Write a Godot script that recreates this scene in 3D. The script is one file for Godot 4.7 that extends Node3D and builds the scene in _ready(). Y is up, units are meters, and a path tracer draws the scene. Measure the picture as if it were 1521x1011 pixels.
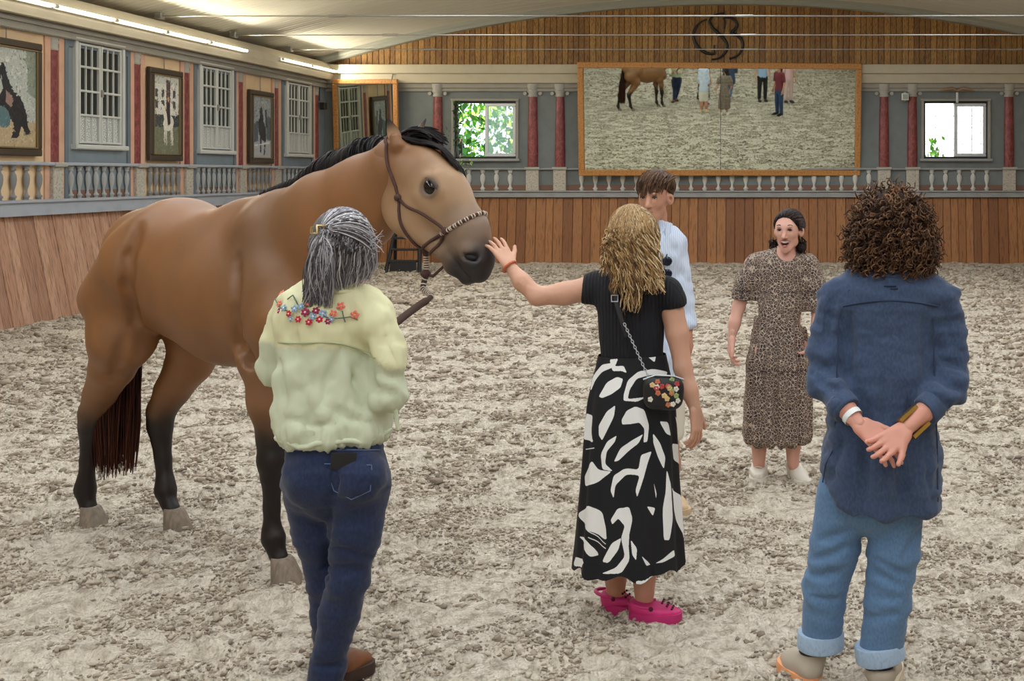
extends Node3D
# Indoor riding arena: a buckskin horse on a rope halter and a group of visitors on trampled sand.
# The eye stands at (0, EYE, 0) and looks along -z at the end wall; metres, y up.
const EYE := 1.72
const FOC := 1700.0          # focal length in pixels of the 1521 x 1011 frame
const CX := 1154.0
const CY := 259.0
const BACK := -21.82         # end wall
const LEFT := -8.6           # long wall on the left
const RIGHT := 6.9
const SKYLIGHT := 2.3
const TUBE := 2.4
const MIRROR_TIP := 6.8

var rng := RandomNumberGenerator.new()
var nz := FastNoiseLite.new()
var nz2 := FastNoiseLite.new()
var nz3 := FastNoiseLite.new()
var M := {}
var used := {}

func at(x: float, y: float, d: float) -> Vector3:
	return Vector3((x - CX) / FOC * d, EYE - (y - CY) / FOC * d, -d)

func lin(r: int, g: int, b: int) -> Color:
	return Color8(r, g, b).srgb_to_linear()

# ---------------------------------------------------------------- mesh builder
class MB:
	var p := PackedVector3Array()
	var u := PackedVector2Array()
	var c := PackedColorArray()
	var ix := PackedInt32Array()
	var nn := PackedVector3Array()
	var colored := false

	func v(q: Vector3, uv := Vector2.ZERO, col := Color.WHITE) -> int:
		p.append(q); u.append(uv); c.append(col)
		return p.size() - 1

	func tri(a: int, b: int, d: int) -> void:
		ix.append(a); ix.append(b); ix.append(d)

	func quad(a: int, b: int, d: int, e: int) -> void:
		ix.append(a); ix.append(b); ix.append(d); ix.append(a); ix.append(d); ix.append(e)

	# four corners, seen from outside clockwise
	func face(a: Vector3, b: Vector3, d: Vector3, e: Vector3, col := Color.WHITE) -> void:
		var w := (b - a).length()
		var h := (e - a).length()
		quad(v(a, Vector2(0, 0), col), v(b, Vector2(w, 0), col), v(d, Vector2(w, h), col), v(e, Vector2(0, h), col))

	func box(cn: Vector3, s: Vector3, col := Color.WHITE, bs := Basis()) -> void:
		var x := bs.x * s.x * 0.5
		var y := bs.y * s.y * 0.5
		var z := bs.z * s.z * 0.5
		face(cn - x + y + z, cn + x + y + z, cn + x - y + z, cn - x - y + z, col)
		face(cn + x + y - z, cn - x + y - z, cn - x - y - z, cn + x - y - z, col)
		face(cn + x + y + z, cn + x + y - z, cn + x - y - z, cn + x - y + z, col)
		face(cn - x + y - z, cn - x + y + z, cn - x - y + z, cn - x - y - z, col)
		face(cn - x + y - z, cn + x + y - z, cn + x + y + z, cn - x + y + z, col)
		face(cn - x - y + z, cn + x - y + z, cn + x - y - z, cn - x - y - z, col)

	# box whose front (+z local) edges are chamfered by b
	func bevel(cn: Vector3, s: Vector3, b: float, bs := Basis(), col := Color.WHITE) -> void:
		var pt := func(i: float, j: float, k: float) -> Vector3: return cn + bs.x * i + bs.y * j + bs.z * k
		var x := s.x * 0.5
		var y := s.y * 0.5
		var z := s.z * 0.5
		var f := [pt.call(-x + b, y - b, z), pt.call(x - b, y - b, z), pt.call(x - b, -y + b, z), pt.call(-x + b, -y + b, z)]
		var m := [pt.call(-x, y, z - b), pt.call(x, y, z - b), pt.call(x, -y, z - b), pt.call(-x, -y, z - b)]
		var r := [pt.call(-x, y, -z), pt.call(x, y, -z), pt.call(x, -y, -z), pt.call(-x, -y, -z)]
		face(f[0], f[1], f[2], f[3], col)
		for i in 4:
			var j := (i + 1) % 4
			face(m[i], m[j], f[j], f[i], col)
			face(r[i], r[j], m[j], m[i], col)
		face(r[1], r[0], r[3], r[2], col)

	# rings of equal count joined into a skin; closed round, caps optional
	func loft(rings: Array, cap0 := true, cap1 := true, col := Color.WHITE, cols := []) -> void:
		var n: int = rings[0].size()
		var first := p.size()
		for i in rings.size():
			for j in n:
				var cc: Color = cols[i] if cols.size() else col
				v(rings[i][j], Vector2(float(j) / n, float(i) / maxf(1, rings.size() - 1)), cc)
		for i in rings.size() - 1:
			for j in n:
				var k := (j + 1) % n
				quad(first + i * n + j, first + (i + 1) * n + j, first + (i + 1) * n + k, first + i * n + k)
		for e in 2:
			if (e == 0 and cap0) or (e == 1 and cap1):
				var r: Array = rings[0 if e == 0 else rings.size() - 1]
				var s := Vector3.ZERO
				for q in r: s += q
				var cc: Color = (cols[0 if e == 0 else rings.size() - 1]) if cols.size() else col
				var cv := v(s / n, Vector2.ZERO, cc)
				var base := p.size()
				for q in r: v(q, Vector2.ZERO, cc)
				for j in n:
					if e == 0: tri(cv, base + j, base + (j + 1) % n)
					else: tri(cv, base + (j + 1) % n, base + j)

	# tube along points with a radius at each
	func tube(pts: Array, rad: Array, sides := 8, col := Color.WHITE, cols := [], cap := true) -> void:
		var rings := []
		var up := Vector3(0.13, 0.97, 0.21).normalized()
		var n := pts.size()
		for i in n:
			var t: Vector3 = (pts[mini(i + 1, n - 1)] - pts[maxi(i - 1, 0)]).normalized()
			if absf(t.dot(up)) > 0.95: up = Vector3(0.9, 0.1, 0.4).normalized()
			var a := t.cross(up).normalized()
			var b := a.cross(t).normalized()
			up = b
			var r: float = rad[mini(i, rad.size() - 1)]
			var ring := []
			for j in sides:
				var w := TAU * j / sides
				ring.append(pts[i] + a * (cos(w) * r) + b * (sin(w) * r))
			rings.append(ring)
		loft(rings, cap, cap, col, cols)

	# thin tapering strand (three-sided) for hair
	func strand(pts: PackedVector3Array, r0: float, r1: float, c0: Color, c1: Color) -> void:
		var n := pts.size()
		var first := p.size()
		var side := Vector3(1, 0.3, 0.2)
		for i in n:
			var t := (pts[mini(i + 1, n - 1)] - pts[maxi(i - 1, 0)]).normalized()
			var a := t.cross(side).normalized()
			var b := t.cross(a)
			var f := float(i) / (n - 1)
			var r := lerpf(r0, r1, f * f)
			var cc := c0.lerp(c1, f)
			p.append(pts[i] + a * r); p.append(pts[i] + (b * 0.866 - a * 0.5) * r); p.append(pts[i] - (b * 0.866 + a * 0.5) * r)
			for k in 3:
				u.append(Vector2(k / 3.0, f)); c.append(cc)
		for i in n - 1:
			for j in 3:
				var k := (j + 1) % 3
				quad(first + i * 3 + j, first + i * 3 + k, first + (i + 1) * 3 + k, first + (i + 1) * 3 + j)

	func ball(cn: Vector3, r: Vector3, seg := 10, col := Color.WHITE, bs := Basis()) -> void:
		var rings := []
		var hn := maxi(4, seg / 2)
		for i in range(0, hn + 1):
			var a := PI * clampf(float(i) / hn, 0.02, 0.98)
			var ring := []
			for j in seg:
				var w := -TAU * j / seg
				ring.append(cn + bs * Vector3(sin(a) * cos(w) * r.x, cos(a) * r.y, sin(a) * sin(w) * r.z))
			rings.append(ring)
		loft(rings, true, true, col)

	func normals() -> void:
		nn = PackedVector3Array()
		nn.resize(p.size())
		var i := 0
		var e := ix.size()
		while i < e:
			var a := ix[i]
			var b := ix[i + 1]
			var d := ix[i + 2]
			var w := (p[d] - p[a]).cross(p[b] - p[a])
			nn[a] += w; nn[b] += w; nn[d] += w
			i += 3
		for k in nn.size():
			nn[k] = nn[k].normalized() if nn[k].length_squared() > 1e-20 else Vector3.UP

	func mesh(shift := Vector3.ZERO) -> ArrayMesh:
		normals()
		var q := p
		if shift != Vector3.ZERO:
			q = p.duplicate()
			for i in q.size(): q[i] -= shift
		var arr := []
		arr.resize(Mesh.ARRAY_MAX)
		arr[Mesh.ARRAY_VERTEX] = q
		arr[Mesh.ARRAY_NORMAL] = nn
		arr[Mesh.ARRAY_TEX_UV] = u
		arr[Mesh.ARRAY_COLOR] = c
		arr[Mesh.ARRAY_INDEX] = ix
		var m := ArrayMesh.new()
		m.add_surface_from_arrays(Mesh.PRIMITIVE_TRIANGLES, arr)
		return m

# ---------------------------------------------------------------- distance field
class Field:
	var h := 0.01
	var o := Vector3.ZERO
	var nx := 0
	var ny := 0
	var nzz := 0
	var d := PackedFloat32Array()

	func _init(lo: Vector3, hi: Vector3, cell: float) -> void:
		h = cell; o = lo
		nx = int(ceil((hi.x - lo.x) / h)) + 1
		ny = int(ceil((hi.y - lo.y) / h)) + 1
		nzz = int(ceil((hi.z - lo.z) / h)) + 1
		d.resize(nx * ny * nzz)
		d.fill(1.0)

	# tapered capsule; flat/s squash it along an axis (s > 1 is thinner); op 0 joins, 1 carves
	func cone(a: Vector3, b: Vector3, ra: float, rb: float, k := 0.02, flat := Vector3.ZERO, s := 1.0, op := 0) -> void:
		var grow := 1.0 / minf(s, 1.0)
		var m := k + 2.0 * h
		var lo := Vector3(minf(a.x - ra * grow, b.x - rb * grow), minf(a.y - ra * grow, b.y - rb * grow), minf(a.z - ra * grow, b.z - rb * grow)) - Vector3.ONE * m
		var hi := Vector3(maxf(a.x + ra * grow, b.x + rb * grow), maxf(a.y + ra * grow, b.y + rb * grow), maxf(a.z + ra * grow, b.z + rb * grow)) + Vector3.ONE * m
		var x0 := clampi(int((lo.x - o.x) / h), 0, nx - 1)
		var x1 := clampi(int((hi.x - o.x) / h) + 1, 0, nx - 1)
		var y0 := clampi(int((lo.y - o.y) / h), 0, ny - 1)
		var y1 := clampi(int((hi.y - o.y) / h) + 1, 0, ny - 1)
		var z0 := clampi(int((lo.z - o.z) / h), 0, nzz - 1)
		var z1 := clampi(int((hi.z - o.z) / h) + 1, 0, nzz - 1)
		var ab := b - a
		var inv := 1.0 / maxf(ab.length_squared(), 1e-9)
		var dr := rb - ra
		var fl := flat.normalized() if flat != Vector3.ZERO else Vector3.ZERO
		var s2 := s * s - 1.0
		var ik := 1.0 / maxf(k, 1e-6)
		for z in range(z0, z1 + 1):
			for y in range(y0, y1 + 1):
				var i := (z * ny + y) * nx + x0
				var q := Vector3(o.x + x0 * h, o.y + y * h, o.z + z * h) - a
				for x in range(x0, x1 + 1):
					var t := clampf(q.dot(ab) * inv, 0.0, 1.0)
					var w := q - ab * t
					var l := w.length_squared()
					if s2 != 0.0:
						var f := w.dot(fl)
						l += s2 * f * f
					var n := sqrt(l) - ra - dr * t
					var e := d[i]
					if op == 0:
						var g := k - absf(e - n)
						var r := e if e < n else n
						if g > 0.0: r -= g * g * ik * 0.25
						d[i] = r
					else:
						n = -n
						var g := k - absf(e - n)
						var r := e if e > n else n
						if g > 0.0: r += g * g * ik * 0.25
						d[i] = r
					i += 1
					q.x += h

	func ball(a: Vector3, r: float, k := 0.02, flat := Vector3.ZERO, s := 1.0, op := 0) -> void:
		cone(a, a + Vector3(0, 1e-4, 0), r, r, k, flat, s, op)

	# chain of joints
	func chain(pts: Array, rad: Array, k := 0.02, flat := Vector3.ZERO, s := 1.0) -> void:
		for i in pts.size() - 1:
			cone(pts[i], pts[i + 1], rad[i], rad[i + 1], k, flat, s)

	# keep only the side that n points away from, within reach of q
	func cut(q: Vector3, n: Vector3, reach := 9.0, soft := 0.0) -> void:
		n = n.normalized()
		var x0 := clampi(int((q.x - reach - o.x) / h), 0, nx - 1)
		var x1 := clampi(int((q.x + reach - o.x) / h) + 1, 0, nx - 1)
		var y0 := clampi(int((q.y - reach - o.y) / h), 0, ny - 1)
		var y1 := clampi(int((q.y + reach - o.y) / h) + 1, 0, ny - 1)
		var z0 := clampi(int((q.z - reach - o.z) / h), 0, nzz - 1)
		var z1 := clampi(int((q.z + reach - o.z) / h) + 1, 0, nzz - 1)
		for z in range(z0, z1 + 1):
			for y in range(y0, y1 + 1):
				var i := (z * ny + y) * nx + x0
				var w := (Vector3(o.x + x0 * h, o.y + y * h, o.z + z * h) - q).dot(n)
				for x in range(x0, x1 + 1):
					if w > d[i]: d[i] = w
					i += 1
					w += n.x * h

	func sample(q: Vector3) -> float:
		var g := (q - o) / h
		var x := int(floor(g.x))
		var y := int(floor(g.y))
		var z := int(floor(g.z))
		if x < 0 or y < 0 or z < 0 or x >= nx - 1 or y >= ny - 1 or z >= nzz - 1: return 1.0
		var f := g - Vector3(x, y, z)
		var i := (z * ny + y) * nx + x
		var j := i + nx * ny
		var a := lerpf(lerpf(d[i], d[i + 1], f.x), lerpf(d[i + nx], d[i + nx + 1], f.x), f.y)
		var b := lerpf(lerpf(d[j], d[j + 1], f.x), lerpf(d[j + nx], d[j + nx + 1], f.x), f.y)
		return lerpf(a, b, f.z)

	# first point of the surface on the way from q along dir
	func hit(q: Vector3, dir: Vector3, most := 0.6) -> Vector3:
		var t := 0.0
		var last := 1.0
		var st := h * 0.4
		while t < most:
			var s := sample(q + dir * t)
			if s < 0.0:
				var back := st * (-s) / maxf(last - s, 1e-6) if last < 0.9 else 0.0
				return q + dir * (t - back)
			last = s
			t += st
		return Vector3.INF

	func grad(q: Vector3) -> Vector3:
		var e := h
		return Vector3(sample(q + Vector3(e, 0, 0)) - sample(q - Vector3(e, 0, 0)), sample(q + Vector3(0, e, 0)) - sample(q - Vector3(0, e, 0)), sample(q + Vector3(0, 0, e)) - sample(q - Vector3(0, 0, e))).normalized()

	# surface nets into mb; tint(p) gives the colour of a vertex
	func net(mb: MB, tint = null) -> void:
		var id := PackedInt32Array()
		id.resize(d.size())
		id.fill(-1)
		var sl := nx * ny
		var off := PackedInt32Array([0, 1, nx, nx + 1, sl, sl + 1, sl + nx, sl + nx + 1])
		var ea := PackedInt32Array([0, 2, 4, 6, 0, 1, 4, 5, 0, 1, 2, 3])
		var eb := PackedInt32Array([1, 3, 5, 7, 2, 3, 6, 7, 4, 5, 6, 7])
		var cells := PackedInt32Array()
		var w := PackedFloat32Array()
		w.resize(8)
		for z in nzz - 1:
			for y in ny - 1:
				var i := (z * ny + y) * nx
				var l := (d[i] < 0.0)
				var same := l == (d[i + nx] < 0.0) and l == (d[i + sl] < 0.0) and l == (d[i + sl + nx] < 0.0)
				for x in nx - 1:
					var j := i + 1
					var l2 := (d[j] < 0.0)
					var same2 := l2 == (d[j + nx] < 0.0) and l2 == (d[j + sl] < 0.0) and l2 == (d[j + sl + nx] < 0.0)
					if not (same and same2 and l == l2):
						for k in 8: w[k] = d[i + off[k]]
						var s := Vector3.ZERO
						var n := 0
						for k in 12:
							var a := ea[k]
							var b := eb[k]
							var va := w[a]
							var vb := w[b]
							if (va < 0.0) != (vb < 0.0):
								var t := va / (va - vb)
								var q := Vector3(a & 1, (a >> 1) & 1, a >> 2)
								if k < 4: q.x += t
								elif k < 8: q.y += t
								else: q.z += t
								s += q
								n += 1
						var pt := o + (Vector3(x, y, z) + s / n) * h
						id[i] = mb.p.size()
						cells.append(i)
						mb.p.append(pt)
						mb.u.append(Vector2.ZERO)
						mb.c.append(tint.call(pt) if tint != null else Color.WHITE)
					l = l2
					same = same2
					i = j
		for i in cells:
			var s0 := d[i] < 0.0
			if s0 != (d[i + 1] < 0.0): _quad(mb, id, i, i - nx, i - nx - sl, i - sl, s0)
			if s0 != (d[i + nx] < 0.0): _quad(mb, id, i, i - sl, i - sl - 1, i - 1, s0)
			if s0 != (d[i + sl] < 0.0): _quad(mb, id, i, i - 1, i - 1 - nx, i - nx, s0)

	func _quad(mb: MB, id: PackedInt32Array, a: int, b: int, e: int, f: int, flip: bool) -> void:
		if b < 0 or e < 0 or f < 0: return
		var i := id[a]
		var j := id[b]
		var k := id[e]
		var l := id[f]
		if j < 0 or k < 0 or l < 0: return
		if flip: mb.quad(i, l, k, j)
		else: mb.quad(i, j, k, l)

# ---------------------------------------------------------------- naming
func numbered(called: String) -> String:
	var n: int = used.get(called, 0)
	used[called] = n + 1
	return called if n == 0 else "%s_%03d" % [called, n]

func thing(called: String, where: Vector3, label: String, category: String, group := "") -> Node3D:
	var o := Node3D.new()
	o.name = numbered(called)
	add_child(o)
	o.position = where
	o.set_meta("label", label)
	o.set_meta("category", category)
	if group: o.set_meta("group", group)
	return o

func structure(called: String, where := Vector3.ZERO) -> Node3D:
	var o := Node3D.new()
	o.name = called
	add_child(o)
	o.position = where
	o.set_meta("kind", "structure")
	return o

func part(called: String, m: Mesh, mat: Material, parent: Node3D, where := Vector3.ZERO, label := "") -> MeshInstance3D:
	var o := MeshInstance3D.new()
	o.name = called
	o.mesh = m
	o.material_override = mat
	parent.add_child(o, true)
	o.position = where
	if label: o.set_meta("label", label)
	return o

func boxmesh(s: Vector3, b := 0.0) -> ArrayMesh:
	var mb := MB.new()
	if b > 0.0: mb.bevel(Vector3.ZERO, s, b)
	else: mb.box(Vector3.ZERO, s)
	return mb.mesh()

# ---------------------------------------------------------------- materials
func mat(col: Color, rough := 0.8, metal := 0.0) -> StandardMaterial3D:
	var m := StandardMaterial3D.new()
	m.albedo_color = col
	m.roughness = rough
	m.metallic = metal
	return m

func ramp(stops: Array) -> Gradient:
	var g := Gradient.new()
	var o := PackedFloat32Array()
	var c := PackedColorArray()
	for s in stops:
		o.append(s[0]); c.append(s[1])
	g.offsets = o
	g.colors = c
	return g

func noise_tex(sd: int, freq: float, stops: Array, oct := 4, type := FastNoiseLite.TYPE_SIMPLEX_SMOOTH, size := 512, bump := false) -> NoiseTexture2D:
	var n := FastNoiseLite.new()
	n.seed = sd
	n.frequency = freq
	n.noise_type = type
	n.fractal_octaves = oct
	var t := NoiseTexture2D.new()
	t.width = size
	t.height = size
	t.seamless = true
	t.noise = n
	if bump:
		t.as_normal_map = true
		t.bump_strength = 6.0
	elif stops.size(): t.color_ramp = ramp(stops)
	return t

func tri(m: StandardMaterial3D, scale: Vector3, world := true) -> StandardMaterial3D:
	m.uv1_triplanar = true
	m.uv1_world_triplanar = world
	m.uv1_scale = scale
	return m

func textured(tex: Texture2D, scale: Vector3, rough := 0.8, tintc := Color.WHITE, world := true) -> StandardMaterial3D:
	var m := mat(tintc, rough)
	m.albedo_texture = tex
	return tri(m, scale, world)

func painted(rough := 0.8) -> StandardMaterial3D:
	var m := mat(Color.WHITE, rough)
	m.vertex_color_use_as_albedo = true
	return m

# ================================================================ scene
func _ready() -> void:
	rng.seed = 11
	nz.seed = 3; nz.noise_type = FastNoiseLite.TYPE_SIMPLEX_SMOOTH; nz.frequency = 1.0; nz.fractal_octaves = 2
	nz2.seed = 9; nz2.noise_type = FastNoiseLite.TYPE_SIMPLEX_SMOOTH; nz2.frequency = 1.0; nz2.fractal_type = FastNoiseLite.FRACTAL_RIDGED; nz2.fractal_octaves = 3
	nz3.seed = 21; nz3.noise_type = FastNoiseLite.TYPE_CELLULAR; nz3.frequency = 1.0; nz3.fractal_type = FastNoiseLite.FRACTAL_NONE; nz3.cellular_return_type = FastNoiseLite.RETURN_DISTANCE
	var cam := Camera3D.new()
	cam.name = "camera"
	cam.projection = Camera3D.PROJECTION_FRUSTUM
	cam.near = 0.1
	cam.far = 200.0
	cam.size = 1011.0 / FOC * 0.1
	cam.frustum_offset = Vector2((760.5 - CX) / FOC, -(505.5 - CY) / FOC) * 0.1
	cam.position = Vector3(0, EYE, 0)
	add_child(cam)
	cam.current = true
	var env := Environment.new()
	env.background_mode = Environment.BG_SKY
	var sky := Sky.new()
	var sm := ProceduralSkyMaterial.new()
	sm.sky_top_color = Color(0.45, 0.62, 0.9)
	sm.sky_horizon_color = Color(0.86, 0.92, 0.98)
	sm.ground_bottom_color = Color(0.4, 0.4, 0.36)
	sm.ground_horizon_color = Color(0.8, 0.84, 0.86)
	sm.energy_multiplier = 4.5
	sky.sky_material = sm
	env.sky = sky
	env.tonemap_mode = Environment.TONE_MAPPER_LINEAR
	env.tonemap_exposure = 1.17
	env.sdfgi_enabled = true
	env.ssao_enabled = true
	env.ssil_enabled = true
	var we := WorldEnvironment.new()
	we.name = "environment"
	we.environment = env
	add_child(we)
	var sun := DirectionalLight3D.new()
	sun.name = "sun"
	sun.rotation_degrees = Vector3(-52, 20, 0)
	sun.light_energy = 8.0
	sun.light_color = Color(1.0, 0.96, 0.9)
	sun.light_angular_distance = 0.6
	sun.shadow_enabled = true
	add_child(sun)
	make_materials()
	skylights()
	build_shell()
	build_floor()
	build_left_wall()
	build_back_wall()
	build_outside()
	build_lamps_and_rods()
	build_small_things()
	build_people()
	build_horse()

func roof_y(x: float) -> float:
	var k := x + 0.85
	return 5.1 - k * k / 53.0

# daylight: translucent roof sheets along both slopes, ahead of and behind the eye
func skylights() -> void:
	var n := 3
	for row in [-4.6, -0.85, 2.9]:
		for k in 6:
			var z := 4.0 - k * 4.1
			var y := roof_y(row) - 0.05
			var tilt := atan((row + 0.85) / 26.5)
			var w := structure("window_%d" % n, Vector3(row, y, z))
			n += 1
			w.rotation.z = -tilt
			part("sheet", boxmesh(Vector3(1.5, 0.02, 3.4)), M.skylight, w, Vector3(0, 0.01, 0))
			for e in 5:
				part("rib", boxmesh(Vector3(1.56, 0.03, 0.04)), M.alu, w, Vector3(0, -0.01, -1.7 + 0.85 * e))
			var l := AreaLight3D.new()
			l.name = "daylight"
			l.area_size = Vector2(1.5, 3.4)
			l.area_normalize_energy = true
			l.light_energy = SKYLIGHT
			l.light_color = Color(0.97, 0.985, 1.0)
			l.area_range = 40.0
			l.shadow_enabled = true
			w.add_child(l)
			l.position = Vector3(0, -0.04, 0)
			l.rotation_degrees = Vector3(-90, 0, 0)

func make_materials() -> void:
	var kick := []
	var gable := []
	var tones := [[140, 92, 52], [130, 83, 46], [150, 101, 59], [121, 77, 44], [144, 97, 57]]
	for i in 5:
		var t: Array = tones[i]
		var dk := Color8(int(t[0] * 0.55), int(t[1] * 0.5), int(t[2] * 0.48))
		var md := Color8(t[0], t[1], t[2])
		var lt := Color8(mini(255, int(t[0] * 1.14)), mini(255, int(t[1] * 1.16)), mini(255, int(t[2] * 1.2)))
		var tx := noise_tex(100 + i, 0.014, [[0.0, dk], [0.32, md], [0.55, lt], [0.62, md], [0.8, lt], [1.0, dk]], 4)
		var m := textured(tx, Vector3(4.0, 0.35, 4.0), 0.62)
		m.uv1_offset = Vector3(0.13 * i, 0.37 * i, 0.71 * i)
		kick.append(m)
		var dg := Color8(int(t[0] * 0.42), int(t[1] * 0.40), int(t[2] * 0.3))
		var mg := Color8(mini(255, int(t[0] * 1.02)), mini(255, int(t[1] * 1.12)), int(t[2] * 0.98))
		var lg := Color8(mini(255, int(t[0] * 1.22)), mini(255, int(t[1] * 1.4)), mini(255, int(t[2] * 1.4)))
		var tg := noise_tex(200 + i, 0.02, [[0.0, dg], [0.36, mg], [0.55, lg], [0.66, mg], [1.0, dg]], 4)
		var g := textured(tg, Vector3(5.0, 0.5, 5.0), 0.6)
		g.uv1_offset = Vector3(0.23 * i, 0.17 * i, 0.41 * i)
		gable.append(g)
	M.kick = kick
	M.gable = gable
	var stains := []
	for i in 3:
		var t: Array = [[166, 122, 94], [152, 110, 84], [176, 134, 106]][i]
		var tx := noise_tex(300 + i, 0.014, [[0.0, Color8(96, 70, 56)], [0.35, Color8(t[0], t[1], t[2])], [0.6, Color8(t[0] + 18, t[1] + 20, t[2] + 22)], [1.0, Color8(110, 84, 68)]], 4)
		var m := textured(tx, Vector3(4.0, 0.3, 4.0), 0.75)
		m.uv1_offset = Vector3(0.13 * i, 0.37 * i, 0.71 * i)
		stains.append(m)
	M.kick_left = stains
	var plaster := func(sd: int, a: Color, f := 0.06) -> StandardMaterial3D:
		var b := a.darkened(f)
		var e := a.lightened(f * 0.7)
		return textured(noise_tex(sd, 0.008, [[0.0, b], [0.45, a], [0.6, a], [1.0, e]], 5), Vector3.ONE * 0.7, 0.85)
	M.grey_wall = plaster.call(400, Color8(116, 122, 122))
	M.peach = plaster.call(401, Color8(224, 195, 156), 0.04)
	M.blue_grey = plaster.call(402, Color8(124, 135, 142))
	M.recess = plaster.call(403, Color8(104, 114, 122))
	M.pink = plaster.call(404, Color8(206, 164, 140))
	M.ledge = plaster.call(405, Color8(150, 152, 152))
	M.ledge_left = plaster.call(406, Color8(160, 166, 174))
	M.cream = plaster.call(407, Color8(222, 212, 188), 0.03)
	M.beam = plaster.call(408, Color8(184, 176, 154), 0.04)
	M.moulding = plaster.call(409, Color8(150, 146, 136), 0.05)
	M.stone = textured(noise_tex(410, 0.03, [[0.0, Color8(128, 122, 110)], [0.45, Color8(178, 172, 158)], [0.6, Color8(190, 184, 170)], [1.0, Color8(140, 132, 120)]], 5), Vector3.ONE * 1.4, 0.8)
	M.baluster = mat(Color8(128, 128, 128), 0.75)
	M.baluster_light = mat(Color8(158, 160, 158), 0.75)
	M.marble = textured(noise_tex(411, 0.012, [[0.0, Color8(84, 34, 34)], [0.4, Color8(128, 58, 56)], [0.55, Color8(150, 82, 78)], [0.6, Color8(122, 54, 52)], [1.0, Color8(96, 40, 40)]], 5), Vector3(1.5, 0.7, 1.5), 0.45)
	M.baluster_pale = mat(Color8(196, 196, 190), 0.75)
	M.capital = mat(Color8(166, 164, 156), 0.7)
	M.brown_floor = mat(Color8(120, 92, 78), 0.85)
	M.roof = mat(Color8(196, 192, 178), 0.55, 0.15)
	M.arch = mat(Color8(158, 160, 150), 0.7)
	M.steel = mat(Color8(150, 148, 142), 0.45, 0.6)
	M.alu = mat(Color8(196, 200, 204), 0.4, 0.5)
	M.win_white = mat(Color8(196, 198, 194), 0.5)
	M.win_dark = mat(Color8(30, 36, 34), 0.25)
	M.lace = textured(noise_tex(412, 0.05, [[0.0, Color8(120, 124, 122)], [0.48, Color8(150, 154, 152)], [0.52, Color8(222, 224, 220)], [1.0, Color8(236, 238, 234)]], 3), Vector3.ONE * 2.2, 0.8)
	M.frame_pine = textured(noise_tex(413, 0.016, [[0.0, Color8(132, 84, 36)], [0.4, Color8(176, 122, 62)], [0.6, Color8(188, 134, 72)], [1.0, Color8(140, 92, 44)]], 4), Vector3(2.0, 2.0, 2.0), 0.5)
	M.frame_dark = mat(Color8(62, 50, 36), 0.5)
	M.frame_gilt = mat(Color8(128, 108, 74), 0.4, 0.2)
	M.mirror = mat(Color8(206, 214, 200), 0.015, 1.0)
	M.black = mat(Color8(22, 22, 24), 0.5)
	M.glass = mat(Color(0.85, 0.95, 0.95, 0.1), 0.03)
	M.glass.transparency = BaseMaterial3D.TRANSPARENCY_ALPHA
	M.glass_leaf = mat(Color(0.8, 0.95, 0.95, 0.3), 0.05)
	M.glass_leaf.transparency = BaseMaterial3D.TRANSPARENCY_ALPHA
	M.grille = mat(Color8(150, 156, 150), 0.6)
	M.skylight = mat(Color8(230, 236, 240), 0.9)
	M.skylight.emission_enabled = true
	M.skylight.emission = Color(0.95, 0.98, 1.0)
	M.skylight.emission_energy_multiplier = 3.0
	M.tube = mat(Color8(255, 252, 240), 0.5)
	M.tube.emission_enabled = true
	M.tube.emission = Color(1.0, 0.97, 0.88)
	M.tube.emission_energy_multiplier = 4.0
	M.white_enamel = mat(Color8(226, 224, 214), 0.5)
	var sand := textured(noise_tex(420, 0.02, [[0.0, Color8(150, 138, 122)], [0.34, Color8(184, 173, 156)], [0.5, Color8(208, 198, 182)], [1.0, Color8(228, 219, 204)]], 6, FastNoiseLite.TYPE_SIMPLEX_SMOOTH, 1024), Vector3.ONE * 0.6, 0.95)
	M.clod = painted(0.95)
	sand.heightmap_enabled = true
	sand.heightmap_texture = noise_tex(421, 0.045, [], 5, FastNoiseLite.TYPE_SIMPLEX_SMOOTH, 1024)
	sand.heightmap_scale = 3.0
	sand.detail_enabled = true
	sand.detail_blend_mode = BaseMaterial3D.BLEND_MODE_MUL
	sand.detail_albedo = noise_tex(422, 0.06, [[0.0, Color8(205, 200, 194)], [0.4, Color8(244, 242, 240)], [1.0, Color8(255, 255, 255)]], 4)
	sand.detail_uv_layer = BaseMaterial3D.DETAIL_UV_2
	sand.uv2_triplanar = true
	sand.uv2_world_triplanar = true
	sand.uv2_scale = Vector3.ONE * 1.7
	M.sand = sand
	M.coat = painted(0.5)
	M.horse_hair = painted(0.6)
	M.horse_hair.metallic_specular = 0.28
	M.hoof = textured(noise_tex(430, 0.03, [[0.0, Color8(92, 80, 70)], [0.5, Color8(128, 116, 102)], [1.0, Color8(160, 138, 120)]], 4), Vector3(3, 1, 3), 0.75)
	M.garden = mat(Color8(110, 130, 80), 0.9)
	M.leaf = painted(0.6)
	M.leaf.backlight_enabled = true
	M.leaf.backlight = Color(0.5, 0.6, 0.2)
	M.bark = mat(Color8(90, 74, 58), 0.9)
	M.white_wall = mat(Color8(240, 238, 230), 0.9)

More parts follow.
